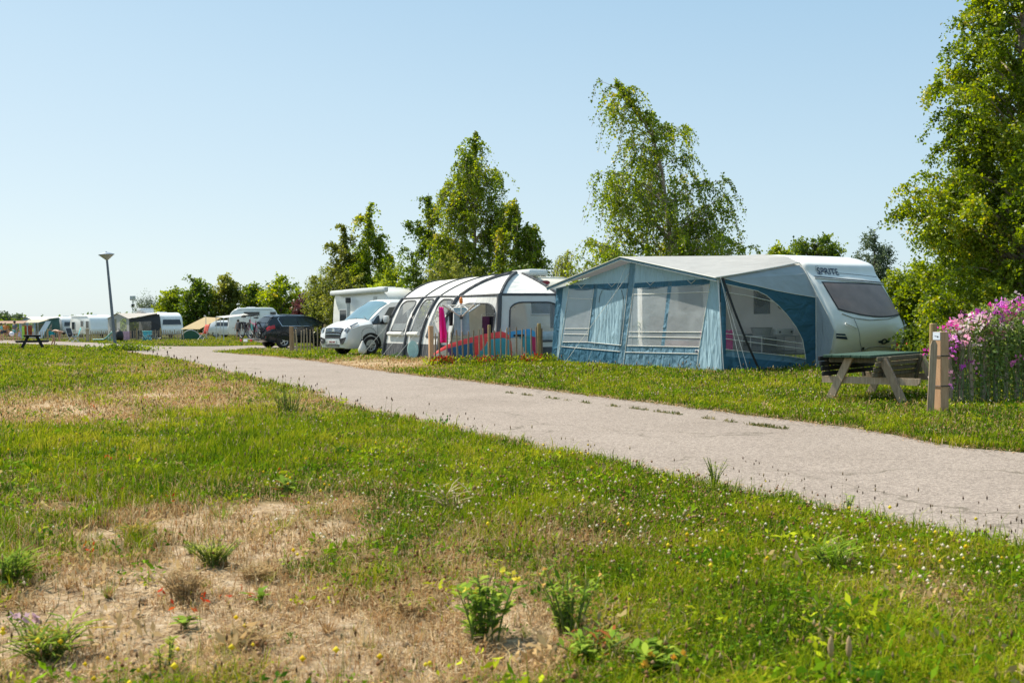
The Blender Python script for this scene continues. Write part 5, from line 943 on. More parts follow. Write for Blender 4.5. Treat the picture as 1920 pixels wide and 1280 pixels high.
# ---- people
def person(label, loc, rz, H, J, E, hair, shirt=None, shorts=None, bare=True):
    t = thing('person', label, 'person', loc, rz); k = H / 1.75; t.scale = (k,) * 3
    def skinmesh(name, names, mat, grow, edges):
        ids = {n: i for i, n in enumerate(names)}; me = bpy.data.meshes.new(name); me.from_pydata([J[n][:3] for n in names], [(ids[a], ids[b]) for a, b in edges if a in ids and b in ids], [])
        o = bpy.data.objects.new(name, me); COL.objects.link(o); o.parent = t; md = o.modifiers.new('skin', 'SKIN'); md.use_smooth_shade = True
        for n, sv in zip(names, me.skin_vertices[0].data): sv.radius = (J[n][3] + grow, J[n][3] * (.85 if n in ('chest', 'belly', 'pelvis') else 1) + grow); sv.use_root = (n == names[0])
        o.modifiers.new('sub', 'SUBSURF').levels = 1; o.modifiers['sub'].render_levels = 1; me.materials.append(mat); return o
    skinmesh('body', list(J), PAL['skin'], 0, E)
    if shirt: skinmesh('shirt', ['chest', 'belly', 'pelvis', 'shL', 'shR', 'elL', 'elR'] if not bare else ['chest', 'belly', 'pelvis'], shirt, .022, E)
    if shorts: skinmesh('shorts', ['pelvis', 'hipL', 'hipR', 'thL', 'thR'], shorts, .024, E)
    h = np.array(J['head2'][:3]); d = h - np.array(J['head'][:3]); d /= np.linalg.norm(d); mb = MB(); mb.lathe([(.01, .115), (.06, .105), (.10, .06), (.112, 0), (.105, -.05), (.08, -.09)], n=12); o = mb.build('hair', hair, t, True); o.location = h - d * .01; o.rotation_euler = Vector(d).to_track_quat('Z', 'Y').to_euler()
    return t
EDG = [('pelvis', 'belly'), ('belly', 'chest'), ('chest', 'neck'), ('neck', 'head'), ('head', 'head2')] + [e for s_ in 'LR' for e in (('chest', 'sh' + s_), ('sh' + s_, 'el' + s_), ('el' + s_, 'wr' + s_), ('wr' + s_, 'ha' + s_), ('pelvis', 'hip' + s_), ('hip' + s_, 'th' + s_), ('th' + s_, 'kn' + s_), ('kn' + s_, 'an' + s_), ('an' + s_, 'to' + s_))] + [('ha' + s_, 'fi%s%d' % (s_, k)) for s_ in 'LR' for k in range(5)]
def stand(arm=.1, stride=.06):
    J = {'pelvis': (0, 0, .96, .13), 'belly': (0, 0, 1.12, .12), 'chest': (0, 0, 1.34, .14), 'neck': (0, 0, 1.5, .055), 'head': (0, .02, 1.58, .08), 'head2': (0, .03, 1.67, .092)}
    for s_, g_ in (('L', -1), ('R', 1)):
        J.update({'sh' + s_: (g_ * .18, 0, 1.42, .06), 'el' + s_: (g_ * .24, -.02 + arm * .3, 1.14, .043), 'wr' + s_: (g_ * .23, arm, .92, .03), 'ha' + s_: (g_ * .23, arm + .02, .86, .032), 'hip' + s_: (g_ * .09, 0, .9, .09), 'th' + s_: (g_ * .1, .0, .66, .08), 'kn' + s_: (g_ * .1, g_ * stride + .02, .48, .058), 'an' + s_: (g_ * .1, g_ * stride * 1.6, .08, .04), 'to' + s_: (g_ * .11, g_ * stride * 1.6 + .15, .035, .034)})
        for k in range(5): J['fi%s%d' % (s_, k)] = (g_ * (.20 + .016 * k), arm + .02 + .02 * (k == 0) + .01, .79 - .012 * (2 - abs(k - 2)), .009)
    return J
J = {'pelvis': (0, -.12, .94, .14), 'belly': (0, .04, 1.02, .125), 'chest': (0, .3, 1.0, .145), 'neck': (0, .48, .94, .058), 'head': (0, .56, .9, .082), 'head2': (0, .66, .85, .095)}
for s_, g_ in (('L', -1), ('R', 1)):
    J.update({'sh' + s_: (g_ * .18, .34, .98, .062), 'el' + s_: (g_ * .2, .36, .7, .045), 'wr' + s_: (g_ * .12, .34, .46, .032), 'ha' + s_: (g_ * .1, .34, .39, .034), 'hip' + s_: (g_ * .1, -.12, .88, .095), 'th' + s_: (g_ * .11, -.05, .68, .085), 'kn' + s_: (g_ * .11, .03 + g_ * .06, .48, .06), 'an' + s_: (g_ * .12, -.06 + g_ * .13, .08, .042), 'to' + s_: (g_ * .13, .1 + g_ * .13, .035, .035)})
    for k in range(5): J['fi%s%d' % (s_, k)] = (g_ * (.07 + .016 * k), .35 + .02 * (k == 0), .32 - .012 * (2 - abs(k - 2)), .009)
hairb = M('dark_hair', (.03, .02, .015), .6, .2, 20); hairf = M('fair_hair', (.3, .2, .1), .6, .2, 20)
person('person bending over on the road, bare backed in turquoise swim shorts', G(101, 648.5), rad(-80), 1.62, J, EDG, hairb, None, M('turquoise_shorts', (.03, .42, .58), .7, .08))
person('person standing in a grey T-shirt and teal shorts on the far road', gpt(28, 86), rad(160), 1.72, stand(.05), EDG, hairb, M('grey_tee', (.13, .15, .17), .85), M('teal_shorts', (.10, .30, .32), .8), False)
person('small person in pink and dark swimwear standing in front of the grey T-shirt', gpt(18.5, 84), rad(175), 1.02, stand(.2), EDG, hairb, M('dark_pink_top', (.35, .05, .15), .8), PAL['dark'], True)
person('small person in a lavender dress right of the grey T-shirt', gpt(36, 85), rad(200), .95, stand(.1), EDG, hairf, M('lavender', (.5, .48, .62), .85), M('lavender_skirt', (.5, .48, .62), .85), True)
person('person in a teal top at the left edge of the road', gpt(3, 85), rad(120), 1.55, stand(.15), EDG, hairb, M('teal_top', (.15, .45, .45), .8), M('dark_shorts', (.05, .06, .09), .8), False)
person('person in an orange top standing under the canopies at the far left', gpt(10, 93), rad(180), 1.6, stand(.1), EDG, hairf, M('orange_top', (.6, .22, .06), .8), PAL['dark'], False)
s = thing('ball', 'round white beach ball held in front of the small person in pink', 'ball', gpt(22, 83.4, .42), 0); mb = MB(); mb.lathe([(.01, 0)] + [(.2 * math.sin(t), .2 - .2 * math.cos(t)) for t in np.linspace(.2, 2.94, 9)] + [(.01, .4)], n=16); mb.build('shell', M('ball_white', (.75, .73, .77), .4, .1, 4), s, True)
p_ = person('person sitting bare shouldered under the canopy of the white camper', gpt(447, 80), rad(170), 1.6, stand(.2), EDG, hairb, None, PAL['dark'])
s = thing('flip_flops', 'dark object lying on the road in front of the bending man', 'sandals', G(119, 648.3), .2)
for y in (-.1, .1): mb = MB(); mb.box((0, y, .03), (.5, .12, .05), bev=.02); mb.build('sole', PAL['dark'], s)
# ============================================================ right side: picnic bench, posts, sweet peas
PT = Frame(G(1628, 752) * np.array([1, 1, 0]), 0)
pA, pB = G(1552, 750), G(1694, 757)      # feet of the near A frame
dirf = (pB - pA) / np.linalg.norm(pB - pA); rzp = math.atan2(dirf[1], dirf[0])
# local x along the table away from us to the right, y across
pt = thing('picnic_table', 'weathered picnic table with green top and slatted back rests, beside the wooden post', 'picnic table', (pA + pB) / 2, rzp); Pt = Frame((pA + pB) / 2, rzp); halfw = np.linalg.norm(pB - pA) / 2
zt = .675; sgn = 1
def XH(px, py): return float(Pt.hit(px, py, 1, 0)[0])
xL, xR = XH(1549, 672), XH(1639, 674); LT = 1.9
mbw = (xR - xL) / 5
for k in range(5):
    mb = MB(); mb.box((xL + mbw * (k + .5), LT / 2 - .12, zt), (mbw * .95, LT, .042), bev=.008); mb.build('table_board', wood_green, pt)
for yy in (0, 1.45):
    for xf, xt in ((-halfw, XH(1592, 680)), (halfw, XH(1652, 690))):
        dx_ = xt - xf; top_x = xf + dx_ * .98; mb = MB(); mb.prism([(xf - .06, yy, -.02), (xf + .065, yy, -.02), (top_x + .065, yy, zt - .025), (top_x - .06, yy, zt - .025)], (0, .05, 0)); mb.build('leg', wood_grey, pt)
    mb = MB(); zc = .315; mb.prism([(XH(1538, 700), yy + .055, zc - .05), (XH(1716, 700), yy + .055, zc - .05), (XH(1722, 700), yy + .055, zc - .01), (XH(1722, 700), yy + .055, zc + .05), (XH(1538, 700), yy + .055, zc + .05)], (0, .045, 0)); mb.build('crossbar', wood_grey, pt)
    mb = MB(); mb.box(((xL + xR) / 2, yy + .08, zt - .06), (xR - xL - .04, .045, .075)); mb.build('top_batten', wood_dark, pt)
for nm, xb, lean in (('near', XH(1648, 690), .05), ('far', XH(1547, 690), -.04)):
    wm = wood_dark if nm == 'near' else wood_black  # far slats coloured black for the shade under the table
    for k in range(4):
        z0 = .375 + .076 * k; mb = MB(); mb.box((xb + lean * (k - 1.5) * .5, LT / 2 - .16, z0 + .034), (.036, LT * .98, .066), bev=.009); mb.build('bench_slat', wm, pt)
    for yq in (.18, 1.4):
        sx_ = 1 if nm == 'near' else -1; mb = MB(); mb.beam((xb + sx_ * .04 - lean * .9, yq, .30), (xb + sx_ * .04 + lean * .9, yq, .665), .035, .075, (0, 1, 0)); mb.build('bench_strut', wood_dark, pt)
# posts at the corner of the fence
pb = G(1764, 776); P2 = Frame(pb, rad(14)); hp = at(1757, 622, pb[1])[2]
s = thing('marker_post', 'square sawn timber post with a small white number plate near its top', 'post', pb, rad(-68)); mb = MB(); mb.box((0, 0, hp / 2 - .05), (.135, .135, hp + .1), bev=.008); sh_ = mb.build('shaft', wood_new, s)
mb = MB(); mb.box((0, -.0695, hp - .052), (.118, .004, .10)); pq = mb.build('number_plate', M('plate_blue_white', (.62, .68, .78), .4, .05), s)
mb = MB(); mb.prism([(-.03, -.0722, hp - .056), (.02, -.0722, hp - .064), (.02, -.0722, hp - .056), (-.03, -.0722, hp - .048)], (0, -.001, 0)); mb.build('stroke', PAL['dark'], pq); mb = MB(); mb.prism([(.024 + .011 * math.cos(t), -.0722, hp - .062 + .012 * math.sin(t)) for t in np.linspace(0, 6.283, 11)[:-1]], (0, -.001, 0)); mb.build('dot', PAL['dark'], pq)
for z in (hp * .71, hp * .345): mb = MB(); q = .078; mb.tube([(-q - .09, -q, z), (q, -q, z), (q, q, z), (-q - .09, q, z), (-q - .09, -q, z)], .0065, 5); mb.build('tie_wire', PAL['black'], s)
def palobj(px0, py0, px1, py1, Y, w_, lab, mat, tilt=0.):
    b = at(px0, py0, Y); b[2] = 0; t_ = at(px1, py1, Y); h = t_[2]; s = thing('paling', lab, 'paling', b, rad(-10)); mb = MB(); lx = (t_[0] - b[0])
    mb.prism([(-w_ / 2, 0, -.05), (w_ / 2, 0, -.05), (w_ / 2 + lx, 0, h - .06), (w_ * .2 + lx, 0, h), (-w_ * .25 + lx, 0, h), (-w_ / 2 + lx, 0, h - .06)], (0, .025, 0)); mb.build('slat', mat, s)
palobj(1744, 777, 1751, 638, pb[1] - .15, .082, 'grey split paling tied against the left face of the marker post', wood_grey)
s = thing('round_post', 'round brown stake standing behind the marker post', 'post', at(1750, 700, pb[1] + .33) * np.array([1, 1, 0]), 0); hr = at(1748, 606, pb[1] + .35)[2]; tubes('stake', [[(-.02, 0, -.1), (.0, 0, hr - .01), (.0, 0, hr)]], [.047, .047, .04], wood_round, s, 12)
fx, fy_ = G(1772, 764), G(1935, 757)
fv = fx + np.array([.02, .42, 0]); fw_ = np.array([8.9, 14.7, 0])
pf = fence('paling fence overgrown with sweet peas at the right edge', fv, fw_, 17, [(0, 1.0), (.1, 1.04), (.3, 1.05), (1, 1.05)], [(.3, 1.35, .05), (.8, 1.35, .05)], seed=21, pw=.062)
# ---- sweet pea hedge: stems, leaves and flower heads
pea_m = leafmat('sweet_pea_leaf', [(0, (.05, .10, .02)), (.5, (.16, .25, .05)), (1, (.36, .42, .15))], .4); 
rng = np.random.default_rng(5); L_ = np.hypot(*(fw_ - fv)[:2]); du = (fw_ - fv) / L_; dn = np.array([-du[1], du[0], 0])
pea = thing('sweet_pea_hedge', 'tall mass of sweet peas in pink, lilac and white flower climbing over the palings', 'flowering plants', fv, 0)
top = lambda t: np.interp(t, [0, .12, .3, .55, 1.0, 1.6, 3.0], [.72, .90, 1.06, 1.2, 1.38, 1.5, 1.7])
n = 21000; t = rng.uniform(.05, L_, n); hh = top(t) * (1 + .06 * np.sin(t * 9)) ; z = hh * rng.beta(1.5, 1.25, n); spread = .10 + .22 * (z / 1.4) * np.clip(t, .25, 1); y = rng.normal(size=n) * spread * .8 + .06
z = z; y = np.where(t < .55, np.abs(y) + .03, y); k = (rng.random(n) < np.clip((t - .0) / .6, .10, 1)) & (vnoise(t * 3.3, z * 3.1, 4) > .24); t, z, y = t[k], z[k], y[k]; P = du * t[:, None] + dn * y[:, None] + np.array([0, 0, 1]) * z[:, None]
V, Fq = leafquads(P, .055, .5, rng, .2); meshnp('foliage', V, Fq, pea_m, pea, attr={'v': np.repeat(np.clip(rng.normal(.5, .25, len(P)), 0, 1), 4)})
mb = MB()
for i in range(170): t0 = rng.uniform(.08, L_); q = rng.normal(size=3) * .07; h = top(t0) * rng.uniform(.6, 1.0); mb.tube([du * t0 + dn * q[0] * 1.5, du * (t0 + q[1]) + dn * q[0] + [0, 0, h * .5], du * (t0 + q[1] * 1.6) + dn * q[2] * 2 + [0, 0, h]], .0045, 3, False)
mb.build('stems', M('pea_stem', (.12, .17, .06), .7), pea)
fl_m = colmat('petal', .35, .6)
n = 620; t = np.concatenate([rng.uniform(.06, L_, 520), rng.uniform(.05, 1.2, 100)]); zz = top(t) * np.concatenate([1.02 - np.abs(rng.normal(size=520)) * .13, rng.uniform(.25, .95, 100)]); y = rng.normal(size=n) * .17 + .08
C_ = du * t[:, None] + dn * y[:, None] + np.array([0, 0, 1]) * zz[:, None]; C_ = C_[::2]; n = len(C_); t, zz = t[::2], zz[::2]; pal = np.array([(.80, .06, .42), (.86, .22, .55), (.66, .10, .62), (.76, .26, .74), (.90, .74, .76), (.88, .42, .60), (.82, .08, .5)])
blob = (vnoise(t * 2.6, zz * 5, 8) * 6.99).astype(int); pc = pal[np.where(rng.random(n) < .6, blob, rng.integers(0, 7, n))]
P = np.repeat(C_, 7, 0) + rng.normal(size=(n * 7, 3)) * .026; V, Fq = leafquads(P, .052, .95, rng); meshnp('flower_heads', V, Fq, fl_m, pea, col=np.repeat(np.repeat(pc, 7, 0) * rng.uniform(.8, 1.15, (n * 7, 1)), 4, 0))
# ============================================================ trees and bushes
birch = leafmat('birch_leaf', [(0, (.055, .10, .011)), (.5, (.165, .235, .02)), (.92, (.27, .32, .03)), (1, (.36, .32, .045))], .54, .4, .4)
bright = leafmat('bright_leaf', [(0, (.08, .13, .014)), (.5, (.2, .265, .026)), (1, (.33, .37, .045))], .5)
darkl = leafmat('dark_leaf', [(0, (.04, .08, .012)), (.5, (.11, .17, .02)), (1, (.2, .25, .034))], .48)
olive = leafmat('olive_leaf', [(0, (.06, .085, .016)), (.5, (.145, .175, .03)), (1, (.25, .26, .05))], .45)
willow = leafmat('willow_leaf', [(0, (.13, .19, .02)), (.5, (.25, .31, .04)), (1, (.37, .40, .08))], .55)
copper = leafmat('copper_leaf', [(0, (.06, .02, .024)), (.5, (.11, .04, .042)), (1, (.18, .09, .06))], .35)
bluel = leafmat('blue_green_leaf', [(0, (.05, .08, .045)), (.5, (.10, .14, .075)), (1, (.16, .2, .11))], .35)
bark_w = M('birch_bark', (.30, .24, .19), .8, .5, 7, bump=.01); bark_d = M('dark_bark', (.12, .09, .065), .85, .25, 9, bump=.01)
def tree(name, label, Y, trunk, prof, nl, leaves, size, mat, cat='tree', bark=None, droop=.55, tr=.11, seed=0, depthk=.9, group=None, twl=.55, asp=.72, up=.45, low=None):
    rng = np.random.default_rng(seed + 100); tp = np.array([at(p[0], p[1], Y) for p in trunk]); tp[0][2] = -.1
    base = np.array([tp[0][0], Y, 0]); tp = tp - base; o = thing(name, label, cat, base, 0, group); bark = bark or bark_d
    zt = tp[:, 2]; tx = lambda z: np.interp(z, zt, tp[:, 0])
    pz, pl, pr = [], [], []
    for py, a, b in sorted(prof, key=lambda q: -q[0]): A, B = at(a, py, Y), at(b, py, Y); pz.append((A[2] + B[2]) / 2); pl.append(A[0] - base[0]); pr.append(B[0] - base[0])
    pz, pl, pr = map(np.array, (pz, pl, pr)); zlo, zhi = (pz[0] if low is None else low), pz[-1]; H = zhi
    mb = MB(); zz = np.linspace(0, zt[-1], 10); mb.tube([(tx(z), .04 * math.sin(z * 1.7), z) for z in zz], [max(.012, tr * (1 - .93 * z / zt[-1])) for z in zz], 8)
    P, vv = [], []; per = max(6, int(leaves / (nl * 14)))
    # limb heights follow the crown's width
    gz = np.linspace(zlo, zhi, 60); wz = np.interp(gz, pz, pr - pl); cdf = np.cumsum(wz ** 1.2 + .04 * wz.max()); cdf /= cdf[-1]
    for i in range(nl):
        z = float(np.interp((i + rng.random()) / nl, cdf, gz)); az = rng.uniform(0, 2 * math.pi); c, s_ = math.cos(az), math.sin(az); x0 = float(tx(min(z, zt[-1])))
        l, r = float(np.interp(z, pz, pl)) - x0, float(np.interp(z, pz, pr)) - x0; wd = (max(r, .05) * c if c > 0 else max(-l, .05) * c); wm = (abs(l) + abs(r)) / 2; q = rng.uniform(.58, 1.08)
        tip = np.array([x0 + wd * q, s_ * wm * depthk * q, z]); ln = math.hypot(wd, s_ * wm); z0 = max(.06 * H, z - ln * rng.uniform(up * .6, up * 1.6)); z0 = min(z0, zt[-1] * .99)
        st_ = np.array([float(tx(z0)), 0, z0]); mid = (st_ + tip) / 2 + np.array([0, 0, ln * .16]) + rng.normal(size=3) * ln * .05
        t = np.linspace(0, 1, 7)[:, None]; cv = st_ * (1 - t) ** 2 + mid * 2 * t * (1 - t) + tip * t * t
        mb.tube(cv, [max(.006, tr * .32 * min(1, ln / 2.5) * (1 - .9 * k / 6)) for k in range(7)], 5, False)
        nt_ = max(4, int(14 * (.35 + ln / (wz.max() * .5 + 1e-6)))); tt = rng.uniform(.22, 1.0, nt_) ** .8; tt[-2:] = (.97, 1.0)
        r0 = st_ * (1 - tt[:, None]) ** 2 + mid * 2 * (tt * (1 - tt))[:, None] + tip * (tt ** 2)[:, None]
        d = rng.normal(size=(nt_, 3)); d[:, :2] += np.array([c, s_]) * .6; d /= np.linalg.norm(d, axis=1)[:, None]; L = twl * rng.uniform(.5, 1.35, nt_); clump = rng.normal(-.02, .2) + rng.normal(0, .1, nt_)
        for k in range(nt_):
            u = rng.uniform(0, 1, per) ** .8; pts = r0[k] + d[k] * (u * L[k])[:, None] - np.array([0, 0, 1]) * (droop * L[k] * 1.7 * u ** 2)[:, None] + rng.normal(size=(per, 3)) * (.03 + .035 * twl) * (.4 + .8 * u)[:, None]
            P.append(pts); vv.append(np.full(per, .5 + clump[k]))
            if droop > .5 and k % 2 == 0: uu = np.linspace(0, 1, 4)[:, None]; mb.tube(r0[k] + d[k] * uu * L[k] - np.array([0, 0, 1]) * droop * L[k] * 1.7 * uu ** 2, .006, 3, False)
    for k in range(int(nl * .5)):
        z = zt[-1] * rng.uniform(.72, 1.0); r0 = np.array([float(tx(z)), .04 * math.sin(z * 1.7), z]); d = rng.normal(size=3); d[2] = abs(d[2]) * .8; d /= np.linalg.norm(d); L = twl * rng.uniform(.4, .9) * (.35 + 2.2 * (1 - z / zt[-1])); u = rng.uniform(0, 1, per)
        P.append(r0 + d * (u * L)[:, None] - np.array([0, 0, 1]) * (min(droop, .6) * L * u ** 2)[:, None] + rng.normal(size=(per, 3)) * .04); vv.append(np.full(per, .5))
    mb.build('trunk', bark, o, True)
    P = np.concatenate(P); v = np.clip(np.concatenate(vv) + rng.normal(0, .17, len(P)), 0, 1); k = P[:, 2] > .1; P, v = P[k], v[k]
    V, Fq = leafquads(P, size, asp, rng, droop); meshnp('crown', V, Fq, mat, o, attr={'v': np.repeat(v, 4)}); return o
tree('birch_tree', 'tall birch filling the right edge of the view', 20.5, [(1935, 720), (1924, 500), (1917, 300), (1915, 100), (1922, -260)],
     [(-270, 1900, 1945), (-150, 1855, 1995), (-60, 1835, 2015), (0, 1818, 2030), (60, 1795, 2050), (110, 1768, 2065), (170, 1738, 2080), (230, 1765, 2090), (290, 1730, 2095), (365, 1690, 2110), (420, 1698, 2120), (480, 1730, 2120), (560, 1740, 2110), (640, 1780, 2090)], 250, 170000, .068, birch, bark=bark_w, droop=.45, tr=.15, seed=1, twl=.42)
tree('birch_tree', 'large birch behind the blue awning with its top bent to the left', 37, [(1262, 640), (1258, 470), (1252, 400), (1240, 310), (1222, 245), (1150, 148)],
     [(133, 1143, 1158), (155, 1116, 1186), (190, 1120, 1232), (235, 1120, 1284), (275, 1165, 1292), (300, 1165, 1330), (330, 1106, 1374), (390, 1118, 1372), (425, 1090, 1345), (455, 1062, 1398), (495, 1058, 1392), (560, 1070, 1370), (620, 1100, 1350)], 130, 72000, .092, birch, bark=bark_w, droop=.9, tr=.11, seed=12, twl=.78)
tree('birch_tree', 'tallest birch of the middle group behind the white awning', 44, [(888, 640), (890, 450), (892, 245)], [(236, 889, 896), (268, 868, 916), (300, 846, 936), (330, 820, 948), (370, 834, 946), (420, 825, 946), (470, 815, 942), (540, 815, 940), (610, 830, 930)], 85, 42000, .1, birch, bark=bark_w, droop=.75, tr=.13, seed=3, twl=.72)
tree('birch_tree', 'dark pointed tree left of the tallest birch in the middle group', 46, [(808, 640), (803, 362)], [(353, 800, 807), (385, 784, 828), (420, 764, 838), (470, 760, 850), (520, 750, 860), (610, 755, 860)], 60, 19000, .11, darkl, droop=.3, tr=.11, seed=4, twl=.45)
tree('birch_tree', 'spreading birch on the right of the middle group with a drooping right branch', 42, [(975, 640), (968, 372)], [(364, 964, 974), (390, 944, 1000), (430, 925, 1026), (470, 918, 1022), (500, 928, 1036), (560, 930, 1022), (620, 940, 1010)], 58, 20000, .11, birch, bark=bark_w, droop=.6, tr=.11, seed=5, twl=.5)
tree('birch_tree', 'pointed birch rising behind the silver van', 54, [(692, 640), (692, 388)], [(380, 689, 696), (420, 670, 714), (470, 660, 735), (510, 653, 750), (560, 648, 742), (625, 650, 740)], 65, 24000, .125, birch, bark=bark_w, droop=.5, tr=.12, seed=6, twl=.55)
tree('birch_tree', 'lower olive birch left of the pointed birch behind the van', 55, [(645, 640), (645, 425)], [(419, 641, 650), (450, 618, 664), (490, 600, 678), (540, 582, 682), (615, 575, 682)], 65, 22000, .125, olive, bark=bark_w, droop=.4, tr=.12, seed=7, twl=.55)
tree('willow_tree', 'yellow green weeping willow at the left end of the tree group by the dark car', 62, [(603, 640), (602, 505)], [(498, 596, 608), (515, 584, 622), (545, 578, 626), (585, 578, 622), (625, 580, 620)], 45, 9000, .12, willow, droop=1.6, tr=.09, seed=8, twl=.7, asp=.3, low=.9)
tree('willow_tree', 'pale weeping willow showing at the far corner of the blue awning', 46, [(1066, 640), (1064, 472)], [(462, 1056, 1074), (478, 1042, 1092), (520, 1038, 1094), (580, 1040, 1090)], 40, 8000, .11, willow, droop=1.6, tr=.09, seed=9, twl=.8, asp=.28, low=1.2)
def bush(label, Y, cx, prof, nl, leaves, size, mat, seed, group=None, tw=.35): return tree('bush', label, Y, [(cx, 690), (cx, min(p[0] for p in prof) + 6)], prof, nl, leaves, size, mat, 'bush', None, .15, .05, seed, 1., group, tw, .7, .7, .15)
bush('yellow green bush right of the white caravan with the sloping window', 27.5, 1728, [(488, 1705, 1745), (508, 1672, 1775), (545, 1664, 1790), (600, 1676, 1800), (690, 1690, 1810)], 80, 20000, .085, bright, 21)
bush('broad dark bush under the tall birch behind the sweet peas', 23.5, 1870, [(415, 1820, 1960), (470, 1760, 1990), (560, 1735, 2010), (640, 1722, 2020), (700, 1720, 2030)], 120, 38000, .085, darkl, 22)
bush('mid green bush between the caravan corner and the round brown stake', 25, 1765, [(540, 1755, 1800), (580, 1738, 1825), (640, 1728, 1840), (700, 1728, 1845)], 70, 15000, .08, birch, 23)
bush('light green bush in front of the middle birches', 40.5, 850, [(478, 845, 862), (500, 800, 900), (540, 775, 925), (620, 770, 930)], 70, 13000, .11, olive, 24)
bush('wide olive bush at the foot of the birches behind the silver van', 52.5, 650, [(505, 640, 668), (535, 588, 720), (580, 580, 735), (620, 580, 740)], 70, 13000, .12, olive, 29)
bush('yellow bush behind the roof of the silver van', 50, 728, [(488, 722, 738), (505, 695, 765), (540, 690, 790), (620, 690, 800)], 60, 10000, .12, bright, 25)
bush('mid green bush under the right birch of the middle group', 39.5, 985, [(492, 975, 1000), (510, 940, 1030), (560, 930, 1060), (620, 930, 1060)], 55, 9000, .11, darkl, 26)
bush('green undergrowth below the large bent birch', 34.5, 1215, [(455, 1190, 1240), (480, 1090, 1340), (520, 1070, 1385), (600, 1080, 1390)], 80, 13000, .1, birch, 27)
bush('low bright bush at the rear of the dark car bonnet', 62, 640, [(548, 632, 650), (575, 612, 668), (620, 605, 672)], 40, 6000, .11, bright, 28)
bush('added low dark hedge filling bright gaps along the back of the far pitches', 128, 150, [(611, -40, 350), (617, -60, 370), (640, -60, 370)], 120, 12000, .3, darkl, 51, None, .8)  # hedge added to darken the bright gaps between the caravans
far = [('light green tree at the left end of the far row', 112, 322, [(542, 316, 330), (558, 303, 345), (582, 299, 350), (606, 305, 345)], bright, 31), ('dark round tree second from the left in the far row', 108, 368, [(521, 360, 374), (540, 346, 391), (570, 338, 399), (606, 342, 398)], darkl, 32), ('tall olive tree in the middle of the far row', 110, 420, [(518, 393, 414), (534, 388, 444), (560, 388, 452), (606, 395, 448)], olive, 33),
       ('dark tree with gaps between the olive tree and the broad one', 114, 476, [(533, 468, 488), (550, 454, 500), (578, 454, 508), (606, 460, 504)], darkl, 34), ('broad mid green tree behind the roof of the dark car', 104, 527, [(518, 508, 540), (534, 492, 564), (560, 484, 580), (606, 490, 578)], birch, 35), ('small copper red tree right of the broad tree', 98, 572, [(563, 566, 580), (578, 560, 588), (606, 558, 590)], copper, 36)]
for lab, Y, cx, pr_, mt, sd_ in far: tree('leafy_tree', lab, Y, [(cx, 640), (cx, min(p[0] for p in pr_) + 4)], pr_, 55, 8000, .26, mt, droop=.1, tr=.2, seed=sd_, twl=.9, low=1.0)
tree('leafy_tree', 'bushy green tree under the far row behind the camper', 118, [(470, 640), (470, 575)], [(570, 455, 485), (585, 430, 520), (608, 430, 520)], 45, 6000, .26, darkl, droop=.1, tr=.2, seed=41, twl=.8, low=.5)
tree('pine_tree', 'small spiky pine above the charcoal awning', 125, [(275, 640), (275, 562)], [(558, 273, 278), (570, 262, 290), (580, 256, 296), (592, 256, 296)], 30, 2600, .24, bluel, droop=-.4, tr=.12, seed=37, twl=.9, asp=.3)
tree('leafy_tree', 'distant hazy tree at the very left edge of the horizon', 230, [(4, 640), (4, 590)], [(588, -6, 10), (596, -22, 18), (608, -24, 20)], 40, 4500, .5, bluel, droop=.1, tr=.3, seed=38, twl=1.2)  # bluish leaf colour stands in for distance haze
tree('leafy_tree', 'small distant hazy tree right of the one at the left edge', 230, [(36, 640), (36, 594)], [(592, 32, 40), (599, 27, 45), (610, 27, 46)], 30, 3000, .5, bluel, droop=.1, tr=.3, seed=39, twl=.9)  # haze again put into the leaf colour
tree('leafy_tree', 'yellow olive tree just left of the dark treetop above the caravan roof', 62, [(1462, 640), (1462, 468)], [(463, 1454, 1470), (474, 1440, 1482), (500, 1440, 1485)], 35, 5000, .15, bright, droop=.1, tr=.12, seed=42, twl=.5)
tree('leafy_tree', 'dark rounded treetop showing above the caravan roof', 64, [(1525, 640), (1525, 450)], [(444, 1505, 1552), (456, 1484, 1570), (480, 1472, 1578), (520, 1470, 1580)], 60, 9000, .16, darkl, droop=.1, tr=.15, seed=43, twl=.6)
tree('leafy_tree', 'grey green pointed tree between the caravan and the tall birch', 52, [(1640, 640), (1640, 432)], [(427, 1637, 1643), (448, 1622, 1658), (475, 1607, 1668), (500, 1604, 1674), (560, 1610, 1680)], 60, 10000, .10, bluel, droop=.05, tr=.1, seed=44, twl=.5)
# ============================================================ grass, clover and flowers: countless, so each kind is one object
rng = np.random.default_rng(77)
grass_m = colmat('grass_blade', .36, .7, .06)
def ok_ground(x, y, wob=.12):
    m = ~roadmask(x, y, wob)
    for P in NOGROW: m &= ~inpoly(x, y, [tuple(p) for p in P])
    return m
def sample(n, r0, r1, a=31):      # thickest where the view is, thinner to both sides of it
    n = int(n * 1.25); r = r0 * (r1 / r0) ** rng.random(n); t = rng.uniform(-a, a, n); q = rng.random(n) < .22; t = np.radians(np.where(q, np.sign(t) * (a + np.abs(t) * .9), t)); return r * np.sin(t), r * np.cos(t), r
FR = np.array([(.05, .11, .004), (.13, .22, .005), (.24, .33, .006), (.37, .42, .008), (.52, .48, .03)]); DRYC = np.array([(.50, .31, .13), (.62, .44, .22), (.72, .56, .32), (.48, .25, .10)])
LUSH = [(300, 1000, 180, 60, 1), (430, 860, 90, 50, 1), (250, 935, 120, 40, .9), (30, 1050, 60, 60, 1), (1000, 1000, 200, 50, .8), (120, 660, 150, 12, .8), (60, 840, 120, 50, .6), (480, 835, 120, 50, .8)]
